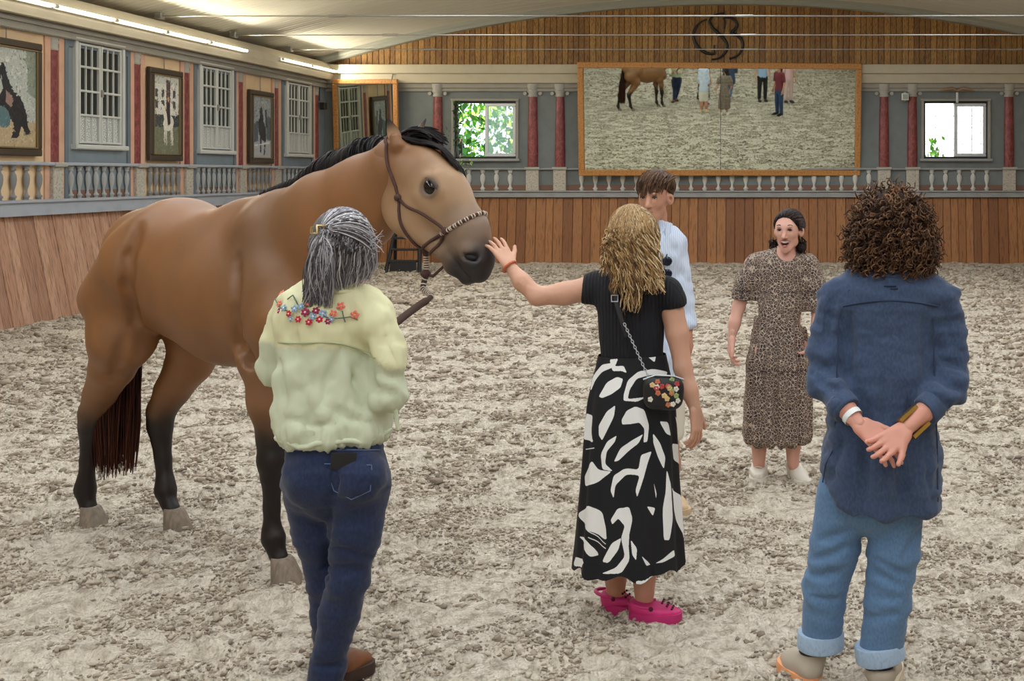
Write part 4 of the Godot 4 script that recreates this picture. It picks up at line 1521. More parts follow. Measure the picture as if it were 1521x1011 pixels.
# ---------------------------------------------------------------- the woman in the embroidered shirt
func person_grey() -> void:
	var D := 3.78
	var base := ground(495, D)
	var t := thing("person", base, "person with grey half-tied hair, embroidered pale green shirt and dark blue jeans", "person")
	var fr := view_frame(base)
	var R: Vector3 = fr[0]
	var T: Vector3 = fr[2]
	var U := Vector3.UP
	var sk := lin(196, 150, 128)
	var tint := func(_q: Vector3) -> Color: return sk
	# body
	var b := MB.new()
	var f := field([at(430, 420, D), at(590, 620, D), at(460, 1000, 3.95), at(540, 600, 4.05)], 0.1, 0.014)
	f.cone(at(500, 440, D), at(498, 640, D), 0.1, 0.1, 0.03, T, 1.3)
	f.chain([at(500, 430, D), at(505, 395, 3.75)], [0.052, 0.05], 0.03)
	f.chain([at(440, 452, D), at(415, 540, 3.82), at(470, 570, 4.0)], [0.045, 0.038, 0.03], 0.02)
	f.chain([at(560, 465, D), at(578, 575, 3.76), at(548, 560, 4.0)], [0.045, 0.038, 0.03], 0.02)
	f.chain([at(535, 718, D), at(517, 860, D), at(486, 995, 3.83)], [0.07, 0.045, 0.036], 0.03)
	f.chain([at(462, 718, 3.8), at(484, 860, 3.88), at(490, 985, 3.97)], [0.065, 0.04, 0.032], 0.03)
	f.net(b, tint)
	var look := (-T * 0.72 + R * 0.7).normalized()
	var hc := at(509, 366, 3.74)
	head(b, hc + look * 0.022, look, U, 0.88, tint, 0.008)
	hand(b, at(470, 570, 4.0), R * 0.8 - T * 0.3 + U * 0.25, -T + R * 0.2, U, [0.7, 0.75, 0.8, 0.8], 0.92, tint)
	hand(b, at(548, 560, 4.0), -R * 0.5 - T * 0.5 + U * 0.5, -R, U, [0.7, 0.75, 0.8, 0.8], 0.92, tint)
	part("body", b.mesh(base), skin(sk), t)
	# shirt
	var s := field([at(400, 415, D), at(600, 655, D), at(430, 560, 4.02), at(560, 560, 4.02)], 0.09, 0.0105)
	s.cone(at(487, 478, D), at(484, 560, D), 0.148, 0.142, 0.04, T, 1.25)
	s.cone(at(484, 560, D), at(495, 622, D), 0.142, 0.162, 0.05, T, 1.25)
	s.cone(at(495, 622, D), at(497, 643, D), 0.165, 0.158, 0.03, T, 1.25)
	s.cone(at(440, 455, D), at(553, 465, D), 0.052, 0.058, 0.05)
	s.cone(at(470, 440, D), at(535, 447, D), 0.05, 0.05, 0.05)
	s.chain([at(424, 462, 3.79), at(409, 545, 3.82), at(445, 575, 4.0)], [0.05, 0.048, 0.042], 0.03)
	s.chain([at(561, 480, 3.77), at(573, 535, 3.755), at(573, 583, 3.75), at(550, 575, 3.96)], [0.056, 0.055, 0.05, 0.042], 0.03)
	s.cone(at(497, 436, 3.77), at(503, 412, 3.76), 0.062, 0.056, 0.015)
	s.cut(at(503, 417, 3.76), U - T * 0.25, 0.09)
	s.cut(at(497, 653, D), -U, 0.4)
	crease(s, [[432, 480, 448, 600, 0.009], [505, 520, 470, 615, 0.01], [520, 528, 545, 610, 0.01], [548, 498, 520, 575, 0.009], [430, 622, 500, 630, 0.008], [488, 605, 548, 628, 0.009], [552, 545, 592, 560, 0.009], [548, 572, 590, 585, 0.009], [545, 520, 560, 600, 0.011], [412, 530, 425, 600, 0.009], [460, 560, 455, 630, 0.008], [575, 500, 590, 540, 0.007]], 3.4)
	var seam := func(x: float) -> float: return 512.0 + 12.0 * pow(clampf((x - 470.0) / 75.0, -1.2, 1.3), 3.0) - 4.0 * cos((x - 480.0) / 40.0)
	var yoke := lin(216, 214, 174)
	var cloth := lin(198, 205, 178)
	var scale := FOC / D
	var stint := func(q: Vector3) -> Color:
		var across := 495.0 + (q - base).dot(R) * scale
		return yoke if q.y > EYE - (seam.call(across) - CY) / scale else cloth
	var sm := MB.new()
	s.net(sm, stint)
	ruffle(sm, 0.012, Vector3(11, 6, 11))
	sm.normals()
	for i in sm.p.size():
		var q := sm.p[i]
		var lx := (q - base).dot(R)
		var lz := (q - base).dot(T)
		# soft drapes fall slantwise and bunch up over the hem
		var low := smoothstep(1.05, 0.85, q.y)
		var arm := smoothstep(0.13, 0.2, absf(lx))
		var fold := nz2.get_noise_3d(lx * 5.0 + q.y * 2.6, q.y * 2.2 - lx * 2.0, lz * 4.0) * 0.02 * (0.4 + 0.6 * low + 0.5 * arm)
		var bunch := sin(atan2(lx, lz) * 34.0 + q.y * 30.0) * 0.004 * smoothstep(0.95, 0.86, q.y)
		sm.p[i] = q + sm.nn[i] * (fold + bunch)
	var shirt_mat := painted(0.85)
	var sh := part("shirt", sm.mesh(base), shirt_mat, t)
	# gathered hem roll
	var hem := MB.new()
	var ring := []
	for j in 41:
		var a := TAU * j / 40
		ring.append(at(496, 645, D) + R * cos(a) * (0.171 + 0.004 * sin(a * 9)) + T * sin(a) * (0.137 + 0.004 * sin(a * 7)) + U * (0.006 * sin(a * 5) + 0.004 * sin(a * 11)))
	hem.tube(ring, [0.009], 8, cloth)
	part("gathered_hem", hem.mesh(base), shirt_mat, sh)
	# yoke seam and embroidery lie on the cloth
	var sn := MB.new()
	var line := []
	for i in 22:
		var px := 408.0 + 148.0 * i / 21.0
		var h := s.hit(at(px, seam.call(px), 3.45), at(px, seam.call(px), 4.0) - at(px, seam.call(px), 3.0))
		if h.x < 1e9: line.append(h + T * 0.008)
	if line.size() > 3:
		sn.tube(line, [0.0032], 5, lin(170, 178, 140))
		part("yoke_seam", sn.mesh(base), shirt_mat, sh)
	var em := MB.new()
	var flower := func(px: float, py: float, rad: float, col: Color, mid: Color, petals: int) -> void:
		var h := s.hit(at(px, py, 3.45), at(px, py, 4.0) - at(px, py, 3.0))
		if h.x > 1e9: return
		var n := s.grad(h)
		var a := n.cross(U).normalized()
		var e := a.cross(n)
		h += n * 0.009
		for k in petals:
			var w := TAU * k / petals + px
			var dir := a * cos(w) + e * sin(w)
			em.ball(h + dir * rad * 0.6, Vector3(rad * 0.48, 0.0022, rad * 0.36), 8, col, Basis(dir, n, dir.cross(n)))
		em.ball(h + n * 0.001, Vector3(rad * 0.3, 0.003, rad * 0.3), 8, mid, Basis(a, n, e))
	var sprig := func(pts: Array, col: Color) -> void:
		var w := []
		for q in pts:
			var h := s.hit(at(q[0], q[1], 3.45), at(q[0], q[1], 4.0) - at(q[0], q[1], 3.0))
			if h.x < 1e9: w.append(h + s.grad(h) * 0.009)
		if w.size() > 1: em.tube(w, [0.0022], 4, col)
	var pk := lin(236, 120, 112)
	var red := lin(190, 30, 56)
	var pr := lin(150, 34, 78)
	var blue := lin(140, 170, 196)
	var gr := lin(96, 110, 96)
	var yl := lin(214, 180, 80)
	for q in [[409, 441, 0.011, pk], [418, 452, 0.012, pk], [421, 437, 0.011, pk], [506, 455, 0.013, pk], [495, 466, 0.012, pk], [527, 467, 0.014, pk], [458, 450, 0.012, pk]]:
		flower.call(q[0], q[1], q[2], q[3], yl, 5)
	for q in [[432, 466, 0.011, red], [455, 464, 0.014, pr], [475, 474, 0.011, red], [445, 474, 0.011, red], [460, 478, 0.011, red], [487, 477, 0.01, pr], [418, 462, 0.009, pr], [470, 462, 0.012, pr]]:
		flower.call(q[0], q[1], q[2], q[3], lin(240, 210, 200), 6)
	for q in [[425, 458, 0.012], [440, 459, 0.013], [466, 470, 0.012], [480, 466, 0.013], [449, 456, 0.011], [492, 474, 0.01], [435, 473, 0.009]]:
		flower.call(q[0], q[1], q[2], blue, lin(230, 236, 240), 5)
	sprig.call([[405, 447], [412, 446], [420, 458], [430, 462]], gr)
	sprig.call([[440, 445], [446, 455], [455, 460], [470, 468]], gr)
	sprig.call([[480, 470], [495, 473], [508, 472], [520, 470], [532, 474]], gr)
	sprig.call([[508, 462], [510, 472], [512, 478]], gr)
	sprig.call([[430, 446], [438, 440], [444, 452]], gr)
	part("embroidery", em.mesh(base), painted(0.7), sh, Vector3.ZERO, "red, pink and blue embroidered flowers")
	var tab := MB.new()
	tab.tube([at(585, 596, 3.74), at(588, 612, 3.74), at(591, 638, 3.74)], [0.01, 0.009, 0.008], 4, cloth)
	part("cuff_tie", tab.mesh(base), shirt_mat, sh)
	var col := MB.new()
	var cr := []
	for j in 25:
		var a := TAU * j / 24
		cr.append(at(502, 421, 3.765) + R * cos(a) * 0.068 + T * sin(a) * 0.066 + U * (0.012 * cos(a + 2.6) - 0.012))
	col.tube(cr, [0.012], 7, yoke)
	part("collar", col.mesh(base), shirt_mat, sh)
	# jeans
	var j := field([at(425, 640, D), at(575, 700, D), at(480, 1035, D), at(490, 1000, 3.97)], 0.09, 0.0105)
	j.cone(at(497, 655, D), at(499, 700, D), 0.148, 0.158, 0.04, T, 1.22)
	for q in [[466, 706, 0.082], [533, 708, 0.085]]: j.ball(at(q[0], q[1], 3.71), q[2], 0.05)
	j.chain([at(536, 718, D), at(528, 790, 3.77), at(517, 860, 3.78), at(506, 905, 3.8), at(486, 990, 3.82), at(483, 1018, 3.82)], [0.096, 0.08, 0.064, 0.062, 0.054, 0.056], 0.03)
	j.chain([at(460, 718, 3.8), at(472, 790, 3.84), at(484, 860, 3.88), at(488, 910, 3.92), at(490, 992, 3.97)], [0.09, 0.074, 0.058, 0.056, 0.05], 0.03)
	j.cut(at(497, 648, D), U, 0.3)
	crease(j, [[488, 812, 552, 826, 0.008], [487, 850, 540, 846, 0.008], [487, 838, 530, 840, 0.006], [460, 985, 512, 990, 0.007], [497, 700, 492, 745, 0.012], [490, 745, 486, 860, 0.01]], 3.3, 0.016)
	j.cut(at(484, 1020, 3.82), -U, 0.12)
	var jm := MB.new()
	j.net(jm)
	ruffle(jm, 0.006, Vector3(9, 22, 9))
	var jo := part("jeans", jm.mesh(base), M.denim_dark, t)
	var belt := MB.new()
	var st := MB.new()
	var loop := []
	for i in 20:
		var px := 424.0 + 148.0 * i / 19.0
		var h := j.hit(at(px, 668, 3.4), at(px, 668, 4.0) - at(px, 668, 3.0))
		if h.x < 1e9: loop.append(h + T * 0.001)
	if loop.size() > 3:
		st.tube(loop, [0.0025], 4)
		part("waistband_seam", st.mesh(base), M.denim_stitch, jo)
	for px in [460.0, 541.0]:
		var h := j.hit(at(px, 662, 3.4), at(px, 662, 4.0) - at(px, 662, 3.0))
		if h.x < 1e9:
			var bl := MB.new()
			bl.box(h, Vector3(0.012, 0.045, 0.012))
			part("belt_loop", bl.mesh(base), M.denim_dark, jo)
	# back pocket, laid on the seat
	var pk2 := [[482, 688], [552, 690], [550, 728], [522, 741], [496, 728]]
	var pm := MB.new()
	var pp := []
	for q in pk2:
		var h := j.hit(at(q[0], q[1], 3.35), at(q[0], q[1], 4.0) - at(q[0], q[1], 3.0))
		if h.x < 1e9: pp.append(h + T * 0.005)
	if pp.size() == 5:
		var cen: Vector3 = (pp[0] + pp[1] + pp[2] + pp[3] + pp[4]) / 5.0 + T * 0.012
		var ci := pm.v(cen)
		for i in 5: pm.tri(ci, pm.v(pp[i]), pm.v(pp[(i + 1) % 5]))
		var po := part("back_pocket", pm.mesh(base), M.denim_dark, jo)
		var ps := MB.new()
		ps.tube([pp[1], pp[0], pp[4], pp[3], pp[2], pp[1]], [0.002], 4)
		part("stitching", ps.mesh(base), M.denim_stitch, po)
		var ph := MB.new()
		ph.box((pp[0] * 0.6 + pp[1] * 0.4) + U * 0.012 + T * 0.004, Vector3(0.075, 0.05, 0.008), Color.WHITE, Basis(R, U, T).rotated(T, -0.08))
		var pht := thing("phone", (pp[0] * 0.6 + pp[1] * 0.4), "black phone sticking out of a back pocket of the dark jeans", "phone")
		part("case", ph.mesh(pp[0] * 0.6 + pp[1] * 0.4), M.black, pht)
	# boots
	var brown := mat(Color8(118, 72, 42), 0.6)
	var dsole := mat(Color8(60, 42, 32), 0.8)
	shoe(t, base, ground(492, 3.86), ground(553, 3.97), at(490, 985, 3.86), 0.04, brown, dsole, "", 0.03)
	shoe(t, base, ground(491, 3.95), ground(494, 4.19), at(490, 978, 3.98), 0.04, brown, dsole, "", 0.03)
	# hair
	var ax := Vector3(0.098, 0.122, 0.112)
	var hb := MB.new()
	var hf := Field.new(hc - Vector3(0.16, 0.22, 0.16), hc + Vector3(0.16, 0.16, 0.16), 0.009)
	var g0 := lin(96, 92, 94)
	hf.cone(hc + U * 0.025 - R * 0.012 + T * 0.01, hc + U * 0.02 + R * 0.012 - T * 0.01, 0.088, 0.088, 0.02, U, 0.9)
	hf.cone(shell(hc, ax, R, U, T, Vector3(-0.5, 0.0, 0.6), 0.6), at(476, 420, 3.705), 0.035, 0.02, 0.03)
	hf.cone(at(518, 380, 3.72), at(526, 402, 3.73), 0.05, 0.028, 0.03)
	hf.cone(at(500, 380, 3.71), at(505, 408, 3.72), 0.05, 0.025, 0.03)
	hf.net(hb, func(_q: Vector3) -> Color: return g0)
	var tones := [lin(130, 127, 132), lin(162, 160, 166), lin(88, 84, 90), lin(204, 202, 206), lin(62, 58, 62), lin(222, 220, 222)]
	var clip := Vector3(-0.64, 0.44, 0.62)
	for i in 1000:
		# swept back from the brow to the clip
		var a := rng.randf_range(-1.0, 1.0)
		var st0 := Vector3(sin(a * 1.9), cos(a * 1.9), rng.randf_range(-0.5, 0.25)).normalized()
		var pts := PackedVector3Array()
		var lift := rng.randf_range(1.0, 1.045)
		for k in 9:
			var w := k / 8.0
			var dd := st0.slerp(clip.normalized(), w)
			dd.y += 0.1 * sin(PI * w) * (0.6 if a > 0.5 else 0.0)
			pts.append(shell(hc, ax, R, U, T, dd, lift + 0.02 * sin(PI * w)))
		var tc: Color = tones[rng.randi() % 6]
		hb.strand(pts, 0.0024, 0.002, tc, tc)
	for i in 700:
		# tail under the clip
		var e := at(rng.randf_range(449, 492), rng.randf_range(425, 458), 3.66 + rng.randf() * 0.03)
		var c0 := shell(hc, ax, R, U, T, clip + Vector3(rng.randfn() * 0.12, rng.randfn() * 0.08 - 0.06, 0.05), 1.05)
		var mid := at(rng.randf_range(446, 512), rng.randf_range(375, 400), 3.6 + rng.randf() * 0.05)
		var pts := PackedVector3Array()
		for k in 9:
			var w := k / 8.0
			pts.append(c0 * (1 - w) * (1 - w) + mid * 2 * w * (1 - w) + e * w * w + R * 0.003 * sin(w * 9.0 + i))
		var tc: Color = tones[rng.randi() % 5]
		hb.strand(pts, 0.0027, 0.0012, tc, tc.lerp(tones[1], 0.3))
	for i in 900:
		# loose lower layer on the right
		var x0 := rng.randf_range(-0.75, 0.98)
		var d0 := Vector3(x0, rng.randf_range(-0.1, 0.5) * (1.0 - 0.5 * absf(x0)), sqrt(maxf(0.02, 1 - x0 * x0)) * rng.randf_range(0.5, 1.0))
		var c0 := shell(hc, ax, R, U, T, d0, 1.03)
		var ex := 505.0 + x0 * 42.0 + rng.randfn() * 5.0
		var e := at(ex, rng.randf_range(400, 432) - x0 * 12.0, 3.69 + 0.05 * x0 + rng.randf() * 0.02)
		var mid := (c0 + e) * 0.5 + R * 0.012 * x0 + T * 0.006
		var pts := PackedVector3Array()
		for k in 8:
			var w := k / 7.0
			pts.append(c0 * (1 - w) * (1 - w) + mid * 2 * w * (1 - w) + e * w * w + R * (0.006 * sin(w * 8.0 + i * 1.7) * w))
		var tc: Color = tones[[0, 1, 2, 3, 4, 0][rng.randi() % 6]]
		hb.strand(pts, 0.0026, 0.001, tc, tc.lerp(tones[3], 0.3))
	for i in 26:
		var e := at(rng.randf_range(548, 572), rng.randf_range(335, 385), 3.72)
		var c0 := at(rng.randf_range(538, 548), rng.randf_range(345, 385), 3.7)
		var pts := PackedVector3Array()
		for k in 6:
			var w := k / 5.0
			pts.append(c0.lerp(e, w) + U * 0.012 * sin(w * 4.0 + i))
		hb.strand(pts, 0.0014, 0.0006, tones[1], tones[3])
	part("hair", hb.mesh(base), M.hair, t)
	var cl := MB.new()
	var cc := shell(hc, ax, R, U, T, clip, 1.1)
	cl.tube([cc - R * 0.022 + U * 0.01, cc - R * 0.024 - U * 0.01, cc - R * 0.006 - U * 0.013, cc - R * 0.006 + U * 0.013, cc + R * 0.014 + U * 0.012, cc + R * 0.016 - U * 0.011], [0.006], 6)
	part("hair_clip", cl.mesh(base), mat(Color8(196, 176, 130), 0.25, 0.8), t, Vector3.ZERO, "metal hair clip")

# ---------------------------------------------------------------- the woman in the printed skirt
func skirt_print() -> StandardMaterial3D:
	var p := Paint.new(1400, 700, Color8(17, 17, 22))
	var rows := [[528, 889, 989], [560, 881, 996], [600, 873, 1003], [660, 868, 1006], [720, 864, 1008], [790, 859, 1012], [860, 853, 1016]]
	var conv := func(q: Array) -> Array:
		var px: float = 830.0 + q[0] / 2.296
		var py: float = 500.0 + q[1] / 2.296
		var i := 0
		while i < 5 and py > rows[i + 1][0]: i += 1
		var w: float = (py - rows[i][0]) / (rows[i + 1][0] - rows[i][0])
		var l := lerpf(rows[i][1], rows[i + 1][1], w)
		var r := lerpf(rows[i][2], rows[i + 1][2], w)
		var sx := clampf((px - (l + r) / 2) / ((r - l) / 2), -0.995, 0.995)
		return [0.5 + asin(sx) / TAU, (py - 528.0) / (860.0 - 528.0)]
	var shapes := [
		[[140, 200], [165, 150], [200, 128], [220, 135], [212, 165], [180, 190], [150, 205]],
		[[112, 190], [125, 150], [150, 115], [190, 95], [200, 78], [150, 90], [128, 120], [115, 150]],
		[[222, 190], [235, 140], [270, 110], [320, 105], [370, 125], [365, 140], [310, 125], [265, 135], [242, 172], [235, 205], [300, 198], [265, 215], [222, 210]],
		[[140, 300], [165, 250], [195, 225], [190, 265], [165, 320], [150, 352], [140, 335]],
		[[88, 340], [100, 268], [117, 272], [113, 320], [126, 362], [92, 362]],
		[[216, 275], [232, 244], [262, 230], [290, 243], [306, 300], [300, 355], [286, 357], [290, 310], [274, 287], [245, 292], [218, 292]],
		[[190, 422], [213, 372], [255, 345], [286, 326], [270, 360], [235, 388], [206, 417]],
		[[145, 400], [168, 352], [200, 330], [194, 352], [166, 388], [160, 430], [188, 455], [150, 452]],
		[[90, 490], [98, 462], [122, 425], [138, 455], [185, 455], [132, 502], [90, 526]],
		[[319, 328], [345, 368], [360, 420], [356, 462], [335, 412], [320, 362]],
		[[270, 450], [278, 398], [316, 390], [300, 432], [280, 500], [266, 546], [261, 522], [274, 470], [230, 466], [196, 502], [190, 548], [179, 522], [189, 470], [225, 444]],
		[[72, 632], [110, 580], [152, 600], [165, 650], [168, 692], [120, 672], [85, 652]],
		[[180, 622], [204, 580], [240, 578], [252, 620], [237, 690], [242, 760], [215, 802], [150, 806], [198, 782], [226, 745], [214, 682], [226, 642], [206, 615], [186, 637]],
		[[152, 766], [184, 700], [216, 680], [206, 722], [174, 768]],
		[[72, 705], [104, 698], [138, 748], [114, 758], [90, 722]],
		[[56, 812], [62, 780], [100, 776], [74, 816]],
		[[245, 690], [266, 720], [263, 762], [250, 742]],
		[[363, 462], [375, 520], [381, 640], [372, 712], [354, 706], [351, 600], [361, 540]],
		[[378, 528], [410, 580], [421, 650], [419, 740], [405, 664], [394, 602]],
		[[328, 782], [385, 748], [389, 772], [350, 782]],
		[[262, 818], [322, 824], [320, 845], [264, 845]],
		[[296, 578], [328, 590], [320, 618]],
		[[278, 742], [312, 782], [294, 780]],
		[[342, 290], [366, 296], [378, 350], [362, 338]],
		[[394, 286], [407, 306], [401, 334]],
		[[175, 70], [204, 66], [192, 92], [222, 90], [232, 115], [214, 108], [184, 110]],
		[[388, 380], [413, 396], [411, 474], [394, 442]],
		[[332, 540], [322, 500], [330, 560]],
		[[300, 60], [330, 60], [325, 84]]]
	var wc := Color8(238, 238, 236)
	for s in shapes:
		var q := []
		for e in s: q.append(conv.call(e))
		q = p.smooth(q)
		p.poly(q, wc)
		# the same drawing carries on round the far side
		for sh in [0.5, -0.5]:
			var q2 := []
			for e in q: q2.append([e[0] + sh, e[1]])
			p.poly(q2, wc)
	for q in [[[80, 150], [110, 100]], [[165, 705], [100, 660]], [[165, 720], [110, 690]], [[128, 380], [95, 395]], [[240, 640], [236, 720]]]:
		p.line([conv.call(q[0]), conv.call(q[1])], [0.004], wc)
	var m := mat(Color.WHITE, 0.85)
	m.albedo_texture = p.tex()
	return m

func person_blonde() -> void:
	var D := 4.5
	var base := ground(938, D)
	var t := thing("person", base, "person with long wavy blonde hair, black top and black and white skirt, touching the horse", "person")
	var fr := view_frame(base)
	var R: Vector3 = fr[0]
	var T: Vector3 = fr[2]
	var U := Vector3.UP
	var sk := lin(206, 158, 134)
	var tint := func(_q: Vector3) -> Color: return sk
	var b := MB.new()
	var f := field([at(750, 380, 4.5), at(1040, 620, 4.5), at(900, 900, 4.5), at(990, 900, 4.5)], 0.11, 0.012)
	f.cone(at(938, 430, D), at(938, 540, D), 0.1, 0.095, 0.03, T, 1.35)
	f.cone(at(938, 560, D), at(938, 600, D), 0.12, 0.12, 0.03, T, 1.3)
	f.chain([at(938, 420, D), at(938, 385, 4.48)], [0.052, 0.05], 0.03)
	f.chain([at(878, 428, 4.52), at(838, 436, 4.49), at(798, 440, 4.47), at(775, 418, 4.48), at(757, 395, 4.5)], [0.05, 0.044, 0.035, 0.033, 0.023], 0.02)
	f.chain([at(995, 445, 4.5), at(1006, 495, 4.49), at(1014, 545, 4.48), at(1024, 580, 4.47), at(1032, 606, 4.46)], [0.05, 0.043, 0.035, 0.033, 0.024], 0.02)
	f.chain([at(912, 620, D), at(914, 740, 4.53), at(914, 830, 4.55), at(915, 888, 4.55)], [0.085, 0.055, 0.055, 0.034], 0.03)
	f.chain([at(962, 620, D), at(958, 740, 4.47), at(957, 830, 4.48), at(957, 898, 4.48)], [0.085, 0.055, 0.055, 0.034], 0.03)
	f.net(b, tint)
	var look := (-T * 0.85 + R * 0.5).normalized()
	var hc := at(939, 352, 4.47)
	head(b, hc, look, U, 0.95, tint, 0.008)
	# left hand laid on the muzzle, right hand hanging
	hand(b, at(757, 395, 4.5), at(744, 372, 4.53) - at(757, 395, 4.5), -R * 0.6 - T * 0.8, R * 0.8 + U * 0.4, [0.2, 0.2, 0.22, 0.24], 0.86, tint, 1.3, 0.6)
	hand(b, at(1032, 606, 4.46), -U + R * 0.1, -R * 0.7 - T * 0.4, -T * 0.8 + R * 0.4, [0.35, 0.4, 0.45, 0.5], 0.95, tint, 0.8, 0.45)
	part("body", b.mesh(base), skin(sk), t)
	# ribbed black top
	var s := field([at(862, 405, D), at(1015, 540, D)], 0.12, 0.0095)
	s.cone(at(936, 440, D), at(938, 490, D), 0.138, 0.118, 0.05, T, 1.35)
	s.cone(at(938, 490, D), at(939, 528, D), 0.118, 0.122, 0.04, T, 1.3)
	s.cone(at(886, 424, 4.51), at(992, 432, 4.5), 0.05, 0.05, 0.05)
	s.cone(at(886, 426, 4.51), at(872, 430, 4.51), 0.056, 0.058, 0.03)
	s.cone(at(990, 434, 4.5), at(999, 447, 4.49), 0.056, 0.056, 0.03)
	s.cone(at(938, 418, 4.49), at(938, 404, 4.48), 0.064, 0.06, 0.02)
	s.cut(at(865, 428, 4.51), -R + U * 0.1, 0.09)
	s.cut(at(1008, 456, 4.49), -U + R * 0.15, 0.052)
	s.cut(at(938, 536, D), -U, 0.3)
	s.cut(at(938, 405, D), U, 0.1)
	var sm := MB.new()
	s.net(sm)
	part("top", sm.mesh(base), M.black_knit, t)
	# skirt: gathered rings
	var rows := [[526, 889, 989], [545, 885, 993], [560, 881, 996], [600, 873, 1003], [660, 868, 1006], [720, 864, 1008], [790, 859, 1012], [830, 856, 1014], [860, 853, 1016]]
	var k := MB.new()
	var n := 96
	var fine := []
	for i in 34:
		var py := 526.0 + (860.0 - 526.0) * i / 33.0
		var q := 0
		while q < 7 and py > rows[q + 1][0]: q += 1
		var w: float = (py - rows[q][0]) / (rows[q + 1][0] - rows[q][0])
		fine.append([py, lerpf(rows[q][1], rows[q + 1][1], w), lerpf(rows[q][2], rows[q + 1][2], w)])
	for i in fine.size():
		var v := float(i) / (fine.size() - 1)
		var q: Array = fine[i]
		var c := at((q[1] + q[2]) / 2, q[0] - 24.0 * v, D)
		var hw: float = (q[2] - q[1]) / 2 / FOC * D
		var dp := hw * lerpf(0.74, 0.9, v)
		for j in n + 1:
			var a := TAU * j / n
			# u = 0.5 faces the viewer
			var pl := 1.0 + (0.012 + 0.035 * v) * (sin(a * 11.0 + 1.0 + v) + 0.6 * sin(a * 17.0 + 2.0 - v * 1.5)) * smoothstep(0.0, 0.25, v) * 0.8
			var th := a - PI
			var pt := c + R * sin(th) * hw * minf(pl, 1.04) + T * cos(th) * dp * pl
			if i == fine.size() - 1: pt.y += 0.012 * sin(a * 7.0) + 0.006 * sin(a * 13.0)
			k.v(pt, Vector2(a / TAU, v))
	for i in fine.size() - 1:
		for j in n:
			var a := i * (n + 1) + j
			k.quad(a, a + 1, a + n + 2, a + n + 1)
	part("skirt", k.mesh(base), skirt_print(), t)
	# clogs
	var pink := mat(Color8(206, 46, 118), 0.55)
	var psole := mat(Color8(190, 40, 108), 0.6)
	var holes := mat(Color8(90, 16, 50), 0.8)
	for e in [[ground(900, 4.56), ground(945, 4.52), at(913, 880, 4.55)], [ground(941, 4.45), ground(1012, 4.43), at(955, 892, 4.47)]]:
		var o := shoe(t, base, e[0] - (e[1] - e[0]) * 0.08, e[1], e[0].lerp(e[1], 0.3) + U * 0.045, 0.043, pink, psole)
		o.name = "clog"
		var d: Vector3 = (e[1] - e[0]).normalized()
		var sd := d.cross(U)
		var strap := MB.new()
		var sp := []
		for i in 9:
			var a := PI * i / 8.0
			sp.append(e[0].lerp(e[1], 0.42) - d * 0.1 * sin(a) + sd * 0.045 * cos(a) + U * 0.055)
		strap.tube(sp, [0.007], 6)
		part("strap", strap.mesh(base), pink, o)
		for i in 9:
			var hm := MB.new()
			var hp: Vector3 = e[0].lerp(e[1], 0.62 + 0.1 * (i % 3)) + sd * 0.018 * (int(i / 3) - 1) + U * (0.07 - 0.011 * (i % 3))
			hm.ball(hp, Vector3(0.005, 0.005, 0.005), 6)
			part("vent_hole", hm.mesh(base), holes, o)
		var rv := MB.new()
		rv.ball(e[0].lerp(e[1], 0.42) + sd * 0.05 + U * 0.055, Vector3(0.009, 0.009, 0.009), 8)
		part("rivet", rv.mesh(base), holes, o)
	# hair
	var hb := MB.new()
	var ax := Vector3(0.098, 0.122, 0.115)
	var hf := Field.new(hc - Vector3(0.2, 0.3, 0.2), hc + Vector3(0.2, 0.18, 0.2), 0.01)
	var dk := lin(112, 88, 58)
	hf.cone(hc + U * 0.02, hc + U * 0.015, 0.09, 0.09, 0.02, U, 0.9)
	hf.cone(hc - U * 0.02 + T * 0.01, at(938, 418, 4.43), 0.09, 0.06, 0.03, T, 1.5)
	hf.cone(at(958, 380, 4.43), at(966, 420, 4.42), 0.045, 0.025, 0.03, T, 1.3)
	hf.cone(at(916, 375, 4.43), at(913, 395, 4.42), 0.045, 0.025, 0.03, T, 1.3)
	hf.net(hb, func(_q: Vector3) -> Color: return dk)
	var tones := [lin(210, 176, 126), lin(180, 142, 96), lin(140, 106, 72), lin(234, 210, 168), lin(106, 80, 56), lin(196, 160, 112)]
	for i in 950:
		var x0 := rng.randf_range(-1.0, 1.0)
		var top := Vector3(rng.randf_range(-0.25, 0.2), 1.0, rng.randf_range(-0.3, 0.3))
		var eq := Vector3(x0 * 1.02, rng.randf_range(-0.35, 0.1), sqrt(maxf(0.0, 1.0 - x0 * x0)) + 0.12)
		var ex: float
		var ey: float
		if x0 < -0.45:
			ex = rng.randf_range(892, 925); ey = rng.randf_range(355, 412)
		elif x0 < 0.1:
			ex = rng.randf_range(905, 952); ey = rng.randf_range(400, 440)
			if i % 9 == 0:
				ex = rng.randf_range(922, 944); ey = rng.randf_range(440, 468)
		else:
			ex = rng.randf_range(930, 986); ey = rng.randf_range(400, 438)
			if i % 9 == 0:
				ex = rng.randf_range(928, 950); ey = rng.randf_range(440, 466)
		var e := at(ex, ey, 4.35 + rng.randf() * 0.04)
		var pts := PackedVector3Array()
		var ph := rng.randf() * TAU
		var amp := rng.randf_range(0.004, 0.011)
		var a1 := shell(hc, ax, R, U, T, top, 1.02)
		for q in 6:
			var w := q / 6.0
			pts.append(shell(hc, ax, R, U, T, top.normalized().slerp(eq.normalized(), w), 1.03 + 0.05 * w + rng.randf() * 0.01) + R * amp * 0.4 * sin(ph + w * 6.0) * w)
		var l := pts[5]
		for q in range(1, 15):
			var w := q / 14.0
			pts.append(l.lerp(e, w) + R * amp * sin(ph + 3.0 + w * 15.0) + T * amp * cos(ph + 3.0 + w * 15.0))
		var tc: Color = tones[rng.randi() % 6]
